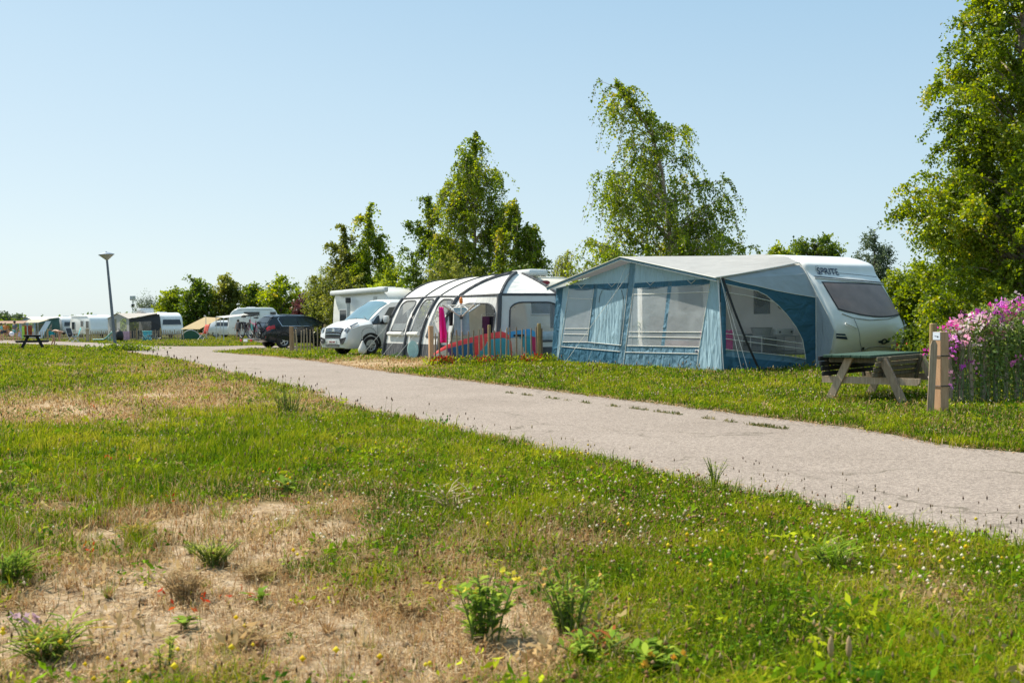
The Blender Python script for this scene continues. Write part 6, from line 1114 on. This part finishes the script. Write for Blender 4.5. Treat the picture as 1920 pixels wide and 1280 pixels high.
def pick(pal, n, j): 
    c = pal[np.clip((j * len(pal)).astype(int), 0, len(pal) - 1)]; return c * rng.uniform(.8, 1.2, (n, 1))
def blades(name, N, r0, r1, kind):
    x, y, r = sample(N, r0, r1); s, d, px, py = zones(x, y); lush = np.clip(ell(px, py, LUSH), 0, 1); patch = fbm(x * .55, y * .55, 31); n5 = fbm(x * 2.6, y * 2.6, 32)
    N = len(x); keep = ok_ground(x, y, .22) & (rng.random(N) < (1 - s * np.where(fbm(x * 2.7, y * 2.7, 35) > .53, .35, .93))) & (rng.random(N) < .45 + .55 * n5 + .4 * (1 - d)); right = (px > 800) & (y > 12)
    x, y, r, s, d, px, py, lush, patch, n5 = [q[keep] for q in (x, y, r, s, d, px, py, lush, patch, n5)]; n = len(x)
    isdry = rng.random(n) < np.clip(d * .95 + .14 + .28 * (patch < .45) + s, 0, .985)
    h = .045 + .05 * rng.random(n) + .05 * lush + .045 * np.clip(n5 - .5, 0, 1) * 2; h *= np.where(isdry, .7, 1.) * (1 - .35 * s) * np.where(rng.random(n) < .04, 1.9, 1); h *= (1 + np.clip(r / 60, 0, .5)) * np.where(r > 42, .6, 1)
    h *= np.where((y > 13) & (px > 620) & (py < 790), .8, 1)
    w_ = np.maximum(.0032, r * .00075) * rng.uniform(.7, 1.4, n)
    col = np.where(isdry[:, None], pick(DRYC, n, rng.random(n)), pick(FR, n, np.clip(-.22 + .5 * rng.random(n) + .8 * (patch - .25) + 1.0 * (n5 - .3) + .12 * (px < 520), 0, .999)))
    a = rng.uniform(0, 2 * math.pi, n); lean = rng.uniform(.15, 1.1, n) * (1 - .4 * lush); lean = np.where(isdry, lean * 1.5, lean); dx, dy = np.cos(a), np.sin(a); b = a + rng.uniform(.6, 2.5, n); bx, by = np.cos(b) * w_ * .5, np.sin(b) * w_ * .5
    V = np.empty((n, 5, 3)); z0 = -.015
    V[:, 0] = np.stack([x - bx, y - by, 0 * x + z0], -1); V[:, 1] = np.stack([x + bx, y + by, 0 * x + z0], -1)
    mx, my = x + dx * h * lean * .35, y + dy * h * lean * .35; V[:, 2] = np.stack([mx + bx * .8, my + by * .8, h * .6], -1); V[:, 3] = np.stack([mx - bx * .8, my - by * .8, h * .6], -1); V[:, 4] = np.stack([x + dx * h * lean, y + dy * h * lean, h * (1 - .25 * np.minimum(lean, 1.6))], -1)
    i = np.arange(n)[:, None] * 5; T = np.concatenate([i + [0, 1, 2], i + [0, 2, 3], i + [3, 2, 4]], 1).reshape(-1, 3)
    cc = np.repeat(col[:, None], 5, 1); cc[:, :2] *= .35; cc[:, 2:4] *= .85; o = meshnp(name, V.reshape(-1, 3), T, grass_m, col=cc.reshape(-1, 3)); tag(o, kind='stuff'); return o  # blade roots coloured darker: shade deep in the grass put into the colour
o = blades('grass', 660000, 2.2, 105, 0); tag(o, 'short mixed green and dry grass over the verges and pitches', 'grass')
def leaves_low(N, r0, r1, mask, pal, size, zr, name, lab, cat, flat=.75):
    x, y, r = sample(N, r0, r1); N = len(x); s, d, px, py = zones(x, y); k = ok_ground(x, y, .2) & (rng.random(N) < (1 - s) * (1 - .8 * d) * mask(px, py, x, y)); x, y, r = x[k], y[k], r[k]; n = len(x)
    P = np.stack([x, y, rng.uniform(zr[0], zr[1], n)], -1); sz = np.maximum(size, r * .0016) * rng.uniform(.6, 1.3, n); a = rng.uniform(0, 6.28, n); t = rng.normal(0, .45, n)
    d0 = np.stack([np.cos(a), np.sin(a), t * .6], -1); u = np.stack([-np.sin(a), np.cos(a), rng.normal(0, .4, n)], -1); V = np.empty((n, 4, 3)); sz = sz[:, None]
    V[:, 0] = P - d0 * sz * .5; V[:, 1] = P + u * sz * .45; V[:, 2] = P + d0 * sz * .5; V[:, 3] = P - u * sz * .45
    c = pick(pal, n, rng.random(n)); o = meshnp(name, V.reshape(-1, 3), np.arange(n * 4).reshape(n, 4), grass_m, col=np.repeat(c, 4, 0)); tag(o, lab, cat, kind='stuff')
CL = np.array([(.04, .11, .006), (.09, .19, .008), (.17, .28, .01), (.30, .38, .012), (.36, .22, .07)])
leaves_low(190000, 2.9, 60, lambda px, py, x, y: np.clip(.35 + .5 * (px > 520) + 1.2 * (fbm(x * .9, y * .9, 41) - .5), 0, 1), CL, .016, (.01, .075), 'clover', 'low clover leaves among the grass', 'clover')
def heads(name, N, r0, r1, mask, cols, rad_, zr, lab, cat, stalk=False, long=1.):
    x, y, r = sample(N, r0, r1); N = len(x); s, d, px, py = zones(x, y); k = ok_ground(x, y, .1) & (rng.random(N) < mask(px, py, x, y, s, d)); x, y, r = x[k], y[k], r[k]; n = len(x); z = rng.uniform(*zr, n); R_ = np.maximum(rad_, r * .0006) * rng.uniform(.7, 1.25, n)
    O = np.array([(1, 0, 0), (0, 1, 0), (-1, 0, 0), (0, -1, 0), (0, 0, 1), (0, 0, -1)], float) * [1, 1, long]; V = np.stack([x, y, z], -1)[:, None] + O[None] * R_[:, None, None]
    T = np.array([(0, 1, 4), (1, 2, 4), (2, 3, 4), (3, 0, 4), (1, 0, 5), (2, 1, 5), (3, 2, 5), (0, 3, 5)]); F_ = (np.arange(n)[:, None, None] * 6 + T[None]).reshape(-1, 3); c = np.array(cols)[rng.integers(0, len(cols), n)] * rng.uniform(.8, 1.1, (n, 1)); C_ = np.repeat(c, 6, 0); V = V.reshape(-1, 3)
    if stalk:
        w_ = np.maximum(.0018, r * .00028); a = rng.uniform(0, 6.28, n); bx, by = np.cos(a) * w_, np.sin(a) * w_; lx, ly = rng.normal(0, .03, n), rng.normal(0, .03, n)
        S_ = np.stack([np.stack([x + lx - bx, y + ly - by, 0 * x], -1), np.stack([x + lx + bx, y + ly + by, 0 * x], -1), np.stack([x, y, z], -1)], 1).reshape(-1, 3); F_ = np.concatenate([F_, np.arange(n * 3).reshape(n, 3) + len(V)]); V = np.concatenate([V, S_]); C_ = np.concatenate([C_, np.repeat(np.tile([[.16, .17, .06]], (n, 1)), 3, 0)])
    o = meshnp(name, V, F_, grass_m, col=C_); tag(o, lab, cat, kind='stuff')
dist_road = lambda x, y: np.min([np.hypot(x - a[0], y - a[1]) for a in np.array(ROAD)[::2]], 0)
clv = lambda px, py, x, y, s, d: np.clip((fbm(x * .8, y * .8, 51) - .42) * 4, 0, 1) * (1 - s) * np.where(px > 480, 1, .25) * np.where((px > 1000) & (y > 12), 1.6, .8)
heads('clover_flowers', 9000, 3.0, 45, clv, [(.82, .72, .56), (.70, .55, .40), (.85, .78, .62)], .0085, (.06, .12), 'white clover flower heads scattered in the grass', 'clover flowers')
heads('brown_clover_heads', 16000, 3.0, 50, lambda px, py, x, y, s, d: np.clip((fbm(x * .7, y * .7, 52) - .45) * 4, 0, 1) * (1 - s) * np.where(px > 600, 1, .3), [(.30, .15, .07), (.36, .20, .10), (.42, .27, .16)], .009, (.05, .11), 'withered brown clover heads in the verge', 'clover heads')
def edge_band(px, py, x, y, s, d):
    v_ = np.full(x.shape, 9.)
    for a, b in zip(near_w[:-4], near_w[1:-3]):
        a = np.array(a); ab = np.array(b) - a; t = np.clip(((x - a[0]) * ab[0] + (y - a[1]) * ab[1]) / (ab @ ab), 0, 1); v_ = np.minimum(v_, np.hypot(x - a[0] - t * ab[0], y - a[1] - t * ab[1]))
    return np.clip(1 - v_ / (.28 + .015 * y), 0, 1) * .42 * (fbm(x * .9, y * .9, 61) > .42)
heads('seed_stalks', 34000, 4.0, 42, edge_band, [(.07, .04, .025), (.12, .06, .035), (.22, .15, .08)], .0045, (.08, .27), 'thin stalks with dark seed heads along the road edge', 'seed stalks', True, 2.8)
heads('seed_stalks', 5000, 3.2, 30, lambda px, py, x, y, s, d: (1 - s) * .25 + .1, [(.34, .26, .14), (.45, .36, .2), (.2, .12, .06)], .0045, (.10, .24), 'pale dry seed stalks among the grass', 'seed stalks', True, 3.2)
heads('yellow_flowers', 2600, 3.1, 30, lambda px, py, x, y, s, d: np.clip((fbm(x * .6, y * .6, 71) - .55) * 5, 0, 1) * (1 - s) * .45, [(.75, .55, .02), (.8, .65, .05)], .011, (.08, .17), 'small yellow flowers in the verge', 'yellow flowers', True)
RPX = [(200, 870), (207, 873), (218, 858), (186, 898), (198, 899), (246, 868), (276, 880), (289, 880), (382, 868), (305, 935), (320, 957), (527, 899), (278, 753), (175, 770), (180, 1045), (160, 1045), (240, 935), (150, 905), (420, 1130), (455, 1127), (385, 1145), (330, 1178), (365, 1175), (378, 1145), (305, 1128)]
V, C_ = [], []
for p in RPX:
    for k in range(4): g_ = G(p[0] + rng.normal(0, 3), p[1]); V.append(g_ + [0, 0, rng.uniform(.02, .10)])
V, Fq = leafquads(np.array(V), .032, .4, rng, .0); o = meshnp('red_dock_leaves', V, Fq, grass_m, col=np.repeat(np.array([(.55, .06, .02), (.7, .13, .03)])[rng.integers(0, 2, len(V) // 4)], 4, 0)); tag(o, 'scattered red and orange dying dock leaves in the left grass', 'dock leaves', kind='stuff')
# red flowers at the foot of the paling fence
n = 420; t = rng.beta(.9, 1.3, n); P = fa + (fb - fa) * t[:, None] + np.stack([rng.normal(0, .05, n), rng.normal(-.22, .13, n), rng.uniform(.03, .24, n)], -1); P = P[vnoise(t * 14, t * 0, 3) > .35]
V, Fq = leafquads(np.repeat(P, 3, 0) + rng.normal(size=(len(P) * 3, 3)) * .02, .055, .9, rng); o = meshnp('red_flowers', V, Fq, fl_m, col=np.repeat(np.array([(.7, .03, .02), (.75, .10, .02), (.5, .02, .03)])[rng.integers(0, 3, len(V) // 4)], 4, 0)); tag(o, 'red and orange flowers growing along the foot of the paling fence', 'flowers', kind='stuff')
n = 2600; t = rng.uniform(-.06, 1.3, n); P = fa + (fb - fa) * t[:, None] + np.stack([rng.normal(0, .05, n), rng.normal(-.2, .2, n), rng.uniform(.0, .26, n) * rng.random(n)], -1); V, Fq = leafquads(P, .12, .3, rng, -.6); o = meshnp('fence_weeds', V, Fq, bright, attr={'v': np.repeat(rng.random(n), 4)}); tag(o, 'green weeds along the foot of the paling fence', 'weeds', kind='stuff')
n = 1500; P = G(217, 658) + np.stack([rng.normal(.25, .75, n), rng.normal(.0, .3, n), np.abs(rng.normal(0, .14, n))], -1); V, Fq = leafquads(P, .15, .5, rng, -.3); o = meshnp('lamp_weeds', V, Fq, darkl, attr={'v': np.repeat(rng.uniform(.3, 1, n), 4)}); tag(o, 'leafy weeds round the foot of the street lamp', 'weeds', kind='stuff')
# grass growing through the joint that runs along the road
mb = MB()
jp = [(1080, 746), (1180, 760), (1290, 781), (1330, 789), (1440, 800), (1540, 818)]
# tufts in the road joint
n = 5200; jw = np.array([G(*p) for p in [(930, 734), (1010, 744), (1100, 756), (1200, 768), (1290, 780), (1400, 796), (1480, 806)]]); t = rng.uniform(0, len(jw) - 1.001, n); i = t.astype(int); f = (t - i)[:, None]; P = jw[i] * (1 - f) + jw[i + 1] * f + np.stack([rng.normal(0, .02, n), rng.normal(0, .02, n), 0 * t], -1); P = P[vnoise(t * 5.5, 0 * t, 2) > .5]; P = P[rng.random(len(P)) < .4]; P[:, 2] = .0
V, Fq = leafquads(P, .045, .25, rng, -.7); o = meshnp('joint_grass', V, Fq, grass_m, col=np.repeat(pick(np.array([(.16, .16, .05), (.34, .28, .13), (.10, .14, .03)]), len(P), rng.random(len(P))), 4, 0)); tag(o, 'short grass growing in the long joint of the road', 'grass', kind='stuff')
# low weeds of many kinds growing in clumps
nc = 8500; x, y, r = sample(nc, 2.6, 75); nc = len(x); s, d, px, py = zones(x, y); k = ok_ground(x, y, .15) & (rng.random(nc) < (1 - .8 * s) * (.35 + .9 * (fbm(x * .5, y * .5, 91) > .46))); x, y, r, s, d = x[k], y[k], r[k], s[k], d[k]; nc = len(x)
kind = rng.random(nc); hue = np.where((kind < .45)[:, None], [[.18, .31, .008]], np.where((kind < .7)[:, None], [[.40, .45, .015]], np.where((kind < .86)[:, None], [[.07, .17, .01]], [[.46, .35, .15]]))) * rng.uniform(.8, 1.25, (nc, 1)); hue = np.where((d > .6)[:, None] & (rng.random(nc) < .6)[:, None], [[.55, .38, .18]], hue)
per = 26; sz = rng.uniform(.02, .085, nc) * rng.choice([.7, 1, 1.35], nc) * (1 + np.clip(r / 40, 0, 1)); rad_ = sz * rng.uniform(.6, 1.8, nc); X = np.repeat(x, per); Y_ = np.repeat(y, per); a = rng.uniform(0, 6.28, nc * per); q = np.repeat(rad_, per) * np.sqrt(rng.random(nc * per)); zz = np.repeat(sz, per) * rng.uniform(.05, 1.0, nc * per) * (1.1 - .5 * q / np.repeat(rad_, per))
V, Fq = leafquads(np.stack([X + np.cos(a) * q, Y_ + np.sin(a) * q, zz], -1), 1., .42, rng, -.35); V = V.reshape(-1, 4, 3); b0 = V[:, :1].copy(); V = b0 + (V - b0) * np.maximum(np.repeat(sz * .42, per), .02)[:, None, None]
o = meshnp('low_weeds', V.reshape(-1, 3), np.arange(len(V) * 4).reshape(-1, 4), grass_m, col=np.repeat(np.repeat(hue, per, 0) * rng.uniform(.75, 1.25, (nc * per, 1)), 4, 0)); tag(o, 'low leafy weeds growing in clumps through the grass', 'weeds', kind='stuff')
# dry tufts and clods on the sandy ground
nc = 420; x, y, r = sample(nc, 2.6, 26); nc = len(x); s, d, px, py = zones(x, y); k = ok_ground(x, y, .15) & (rng.random(nc) < np.clip(np.maximum(s, d * .8), 0, 1)); x, y, r = x[k], y[k], r[k]; nc = len(x); per = 46; hgt = rng.uniform(.03, .10, nc) * rng.choice([.6, 1, 1.4], nc)
hue = np.array([(.55, .36, .15), (.40, .24, .10), (.62, .46, .24), (.30, .20, .10), (.34, .36, .07), (.28, .36, .05)])[rng.integers(0, 6, nc)]; a = rng.uniform(0, 6.28, nc * per); ln = rng.uniform(.15, 1.2, nc * per); H_ = np.repeat(hgt, per) * rng.uniform(.5, 1.2, nc * per); R0_ = np.repeat(hgt * rng.uniform(.1, .5, nc), per) * np.sqrt(rng.random(nc * per)); X = np.repeat(x, per) + np.cos(a) * R0_; Y_ = np.repeat(y, per) + np.sin(a) * R0_; W_ = np.maximum(.0018, np.repeat(r, per) * .00045)
V = np.stack([np.stack([X - np.sin(a) * W_, Y_ + np.cos(a) * W_, 0 * X], -1), np.stack([X + np.sin(a) * W_, Y_ - np.cos(a) * W_, 0 * X], -1), np.stack([X + np.cos(a) * ln * H_, Y_ + np.sin(a) * ln * H_, H_], -1)], 1)
o = meshnp('dry_grass_tufts', V.reshape(-1, 3), np.arange(len(V) * 3).reshape(-1, 3), grass_m, col=np.repeat(np.repeat(hue, per, 0) * rng.uniform(.6, 1.3, (nc * per, 1)), 3, 0)); tag(o, 'many small dry tufts of grass scattered over the sandy ground', 'dry grass', kind='stuff')
nc = 900; x, y, r = sample(nc, 3.0, 18); nc = len(x); s, d, px, py = zones(x, y); k = ok_ground(x, y, .1) & (rng.random(nc) < s); x, y, r = x[k], y[k], r[k]; nc = len(x); O = rng.normal(size=(nc, 6, 3)) * .12 + np.array([(1, 0, 0), (0, 1, 0), (-1, 0, 0), (0, -1, 0), (0, 0, .6), (0, 0, -.6)]); R_ = rng.uniform(.004, .018, nc) * rng.choice([.6, 1, 1.6], nc); V = np.stack([x, y, R_ * .3], -1)[:, None] + O * R_[:, None, None]; T = np.array([(0, 1, 4), (1, 2, 4), (2, 3, 4), (3, 0, 4), (1, 0, 5), (2, 1, 5), (3, 2, 5), (0, 3, 5)])
o = meshnp('clods', V.reshape(-1, 3), (np.arange(nc)[:, None, None] * 6 + T[None]).reshape(-1, 3), M('clod', (.30, .22, .14), .95, .5, 40), attr=None); tag(o, 'small clods and pebbles lying on the sand', 'clods', kind='stuff')
# straw litter lying on the dry ground
N = 120000; x, y, r = sample(N, 2.4, 45); N = len(x); s, d, px, py = zones(x, y); k = ok_ground(x, y, .1) & (rng.random(N) < np.clip(np.maximum(s * .7, d * .8), 0, 1) * (.3 + .9 * (fbm(x * 2.1, y * 2.1, 81) > .48))); x, y, r = x[k], y[k], r[k]; n = len(x); a = rng.uniform(0, 6.28, n); L = rng.uniform(.02, .085, n); w_ = np.maximum(.0022, r * .0005); z = rng.uniform(.004, .035, n); t = rng.normal(0, .22, n)
dx, dy, bx, by = np.cos(a) * L, np.sin(a) * L, -np.sin(a) * w_, np.cos(a) * w_; V = np.stack([np.stack([x - bx, y - by, z], -1), np.stack([x + bx, y + by, z], -1), np.stack([x + dx, y + dy, z + np.abs(t) * L], -1)], 1).reshape(-1, 3)
o = meshnp('straw_litter', V, np.arange(n * 3).reshape(n, 3), grass_m, col=np.repeat(pick(np.array([(.52, .35, .17), (.64, .48, .28), (.38, .22, .10), (.72, .58, .38), (.22, .13, .07)]), n, rng.random(n)), 3, 0)); tag(o, 'dry straw lying on the sandy ground', 'straw', kind='stuff')
# dry trampled litter along both edges of the road
Q = []
for E_, sg in ((near_w[2:-4], 1), (far_w[2:], -1)):
    for a, b in zip(E_, E_[1:]):
        a, b = np.array(a), np.array(b); L = np.hypot(*(b - a)); m_ = int(min(1600, 260 * L / (1 + .04 * abs(a[1])))); t = rng.random(m_)[:, None]; nn = np.array([-(b - a)[1], (b - a)[0]]) / L; Q.append(a + (b - a) * t + nn * rng.normal(.0, .10, m_)[:, None])
Q = np.concatenate(Q); n = len(Q); r = np.hypot(Q[:, 0], Q[:, 1]); a = rng.uniform(0, 6.28, n); L = rng.uniform(.015, .06, n) * (1 + r / 40); w_ = np.maximum(.0025, r * .0006); z = rng.uniform(.007, .03, n)
V = np.stack([np.stack([Q[:, 0] + np.sin(a) * w_, Q[:, 1] - np.cos(a) * w_, z], -1), np.stack([Q[:, 0] - np.sin(a) * w_, Q[:, 1] + np.cos(a) * w_, z], -1), np.stack([Q[:, 0] + np.cos(a) * L, Q[:, 1] + np.sin(a) * L, z + .01], -1)], 1).reshape(-1, 3)
o = meshnp('edge_litter', V, np.arange(n * 3).reshape(n, 3), grass_m, col=np.repeat(pick(np.array([(.50, .33, .17), (.60, .45, .27), (.38, .22, .11), (.28, .17, .09)]), n, rng.random(n)), 3, 0)); tag(o, 'dry brown litter along the edges of the road', 'straw', kind='stuff')
# ---- single plants in the foreground
def weed(name, label, cat, px, py, h, ns, leaf, pal, lean=.25, asp=.35, flowers=None, lper=16, dry=False, leafless=False, base=.05):
    g_ = G(px, py); o = thing(name, label, cat, g_, 0); mb = MB(); P, D = [], []
    for k in range(ns):
        a = rng.uniform(0, 6.28); L = h * rng.uniform(.65, 1.05); ln = lean * rng.uniform(.2, 1.2); b = np.array([math.cos(a), math.sin(a), 0]); p0 = b * base * rng.random(); t = np.linspace(0, 1, 6)[:, None]; cv = p0 + b * L * ln * t ** 1.6 + np.array([0, 0, 1]) * L * t * (1 - .15 * ln); mb.tube(cv, [.004 * (1 - .6 * i / 5) * (.7 + h * 2) for i in range(6)], 4, False)
        if not leafless:
            u = rng.uniform(.08, 1, lper); q = np.stack([np.interp(u, t[:, 0], cv[:, j]) for j in range(3)], -1); ph = rng.uniform(0, 6.28, lper); d = np.stack([np.cos(ph), np.sin(ph), rng.uniform(.3, .9, lper)], -1); P.append(q); D.append(d / np.linalg.norm(d, axis=1)[:, None])
        if flowers and k % 3 == 0: flowers[1].append(g_ + cv[-1])
    mb.build('stems', M(name + '_stem', (.34, .24, .12) if dry else (.10, .15, .03), .7), o)
    if P:
        P = np.concatenate(P); D = np.concatenate(D); n = len(P); s_ = leaf * rng.uniform(.6, 1.2, n)[:, None]; u = np.cross(D, [0, 0, 1.]); u /= np.linalg.norm(u, axis=1)[:, None]; up_ = np.cross(u, D); V = np.empty((n, 6, 3)); V[:, 0] = P; V[:, 1] = P + D * s_ * .4 + u * s_ * asp * .5 + up_ * s_ * .06; V[:, 2] = P + D * s_ * .75 + u * s_ * asp * .4 - up_ * s_ * .04; V[:, 3] = P + D * s_ - up_ * s_ * .16; V[:, 4] = P + D * s_ * .75 - u * s_ * asp * .4 - up_ * s_ * .04; V[:, 5] = P + D * s_ * .4 - u * s_ * asp * .5 + up_ * s_ * .06
        c = pick(pal, n, rng.random(n)); meshnp('leaves', V.reshape(-1, 3), np.arange(n * 6).reshape(n, 6), grass_m, o, col=np.repeat(c, 6, 0))
    if flowers:
        for q in np.array(flowers[1]) - g_: V, Fq = leafquads(np.tile(q, (7, 1)), flowers[2], .8, rng); meshnp('flower', V, Fq, fl_m, o, col=np.tile(flowers[0], (28, 1)))
    return o
GR = np.array([(.20, .32, .03), (.27, .38, .04), (.35, .44, .05), (.15, .25, .03)]); YG = np.array([(.34, .40, .04), (.42, .45, .06), (.24, .33, .035)]); ST = np.array([(.42, .30, .14), (.5, .38, .2), (.30, .19, .09)]); RD = np.array([(.18, .30, .03), (.24, .34, .04), (.2, .3, .03), (.16, .26, .03), (.22, .33, .04), (.3, .38, .05), (.42, .13, .04)]); AM = np.array([(.42, .32, .05), (.3, .26, .05), (.16, .2, .03)])
weed('leafy_weed', 'leafy evening primrose with yellow flowers in the sand, lower middle of the view', 'plant', 906, 1200, .27, 18, .055, GR, .42, .42, ((.85, .7, .08), [], .02), 15, base=.07)
weed('leafy_weed', 'tall bright weed standing right of the yellow flowered primrose', 'plant', 1070, 1190, .25, 18, .05, GR, .35, .25, ((.75, .45, .12), [], .014), 18)
weed('leafy_weed', 'spreading weed with reddish lower leaves near the bottom edge', 'plant', 1115, 1245, .15, 12, .055, RD, .9, .35, None, 12)
weed('leafy_weed', 'weed with orange yellow flower buds at the bottom edge', 'plant', 1225, 1272, .12, 16, .055, GR, .7, .4, ((.8, .42, .05), [], .02), 14)
weed('leafy_weed', 'yellow green feathery weed on the dry ground at left', 'plant', 400, 1060, .15, 34, .03, YG, .75, .2, None, 22)
weed('dock_plant', 'dock with upright broad green leaves on the brown ground', 'plant', 490, 1132, .06, 6, .085, RD, .4, .32, None, 2, base=.008)
weed('dock_plant', 'dock with green leaves above fallen red ones', 'plant', 347, 1180, .05, 6, .08, RD, .5, .36, None, 2, base=.008)
weed('dock_plant', 'dock plant with one red flower at the edge of the green grass', 'plant', 537, 928, .12, 7, .11, RD, .3, .3, None, 3, base=.008)
weed('leafy_weed', 'narrow leafy stalk at the bottom left', 'plant', 306, 1278, .17, 3, .035, YG, .2, .3, None, 30)
weed('grass_tuft', 'big yellowing grass tuft in the lower left corner', 'grass tuft', 92, 1240, .12, 60, .13, np.concatenate([GR, AM]), .9, .06, None, 3)
weed('grass_tuft', 'tall dark green grass tuft at the left edge', 'grass tuft', 14, 1100, .15, 60, .16, GR, .5, .05, None, 3)
weed('grass_tuft', 'small orange tinted tuft below the green grass', 'grass tuft', 252, 1012, .07, 40, .12, AM, 1.0, .06, None, 3)
weed('dry_tuft', 'straw coloured tuft on the bare sand in the middle', 'grass tuft', 692, 1062, .06, 60, .09, ST, 1.0, .05, None, 3, True)
weed('dry_tuft', 'tall reddish dry tuft on the brown ground at left', 'grass tuft', 345, 1125, .13, 50, .10, ST, .6, .05, None, 3, True)
weed('dry_tuft', 'dark dry tuft above the dock plant', 'grass tuft', 478, 1085, .05, 40, .09, ST, 1.2, .05, None, 3, True)
weed('dry_tuft', 'small brown tuft below the sandy patch right of centre', 'grass tuft', 770, 1150, .06, 30, .08, ST, 1., .05, None, 3, True)
weed('dry_tuft', 'brown dry tuft by the lower left of the middle sand', 'grass tuft', 470, 1215, .07, 40, .09, ST, .9, .05, None, 3, True)
weed('grass_tuft', 'bright tall grass tuft in the verge near the road, lower right', 'grass tuft', 1565, 1075, .13, 40, .15, GR, .4, .05, None, 3)
for px, lab in ((1558, 'left one of the two pale feathery grass heads at the bottom right'), (1592, 'right one of the two pale feathery grass heads at the bottom right')):
    g_ = G(px, 1300); s = thing('grass_seed_head', lab, 'grass', g_, 0); tubes('stalk', [[(0, 0, 0), (.005, 0, .08), (.0, 0, .13)]], .002, M('straw_stalk', (.4, .32, .15), .8), s, 4); mb = MB(); mb.lathe([(.001, .12), (.008, .13), (.011, .15), (.008, .18), (.001, .195)], n=8); mb.build('seed_head', M('seed_plume', (.55, .40, .22), .9, .2, 200, bump=.004, bscale=400, transl=.3), s, True)
weed('yarrow_plant', 'pale pink yarrow flowers at the left edge of the dry ground', 'plant', 60, 1195, .12, 7, .02, GR, .7, .2, ((.62, .42, .5), [], .03), 10)
weed('leafy_weed', 'pale leafy weeds growing over the road edge at right', 'plant', 1340, 912, .22, 14, .03, YG, .45, .25, None, 16, base=.02)
weed('leafy_weed', 'small leafy weed at the road edge right of the pale one', 'plant', 1590, 962, .12, 8, .03, GR, .4, .25, None, 12, base=.02)
weed('grass_tuft', 'pale flowering grass clump beside the road left of centre', 'grass tuft', 545, 775, .35, 50, .2, YG, .5, .05, None, 2, base=.2)
weed('grass_tuft', 'bleached dead grass stems lying in the verge in the middle', 'grass tuft', 850, 962, .18, 14, .16, np.array([(.6, .52, .34), (.5, .42, .26)]), 1.1, .04, None, 2, True)
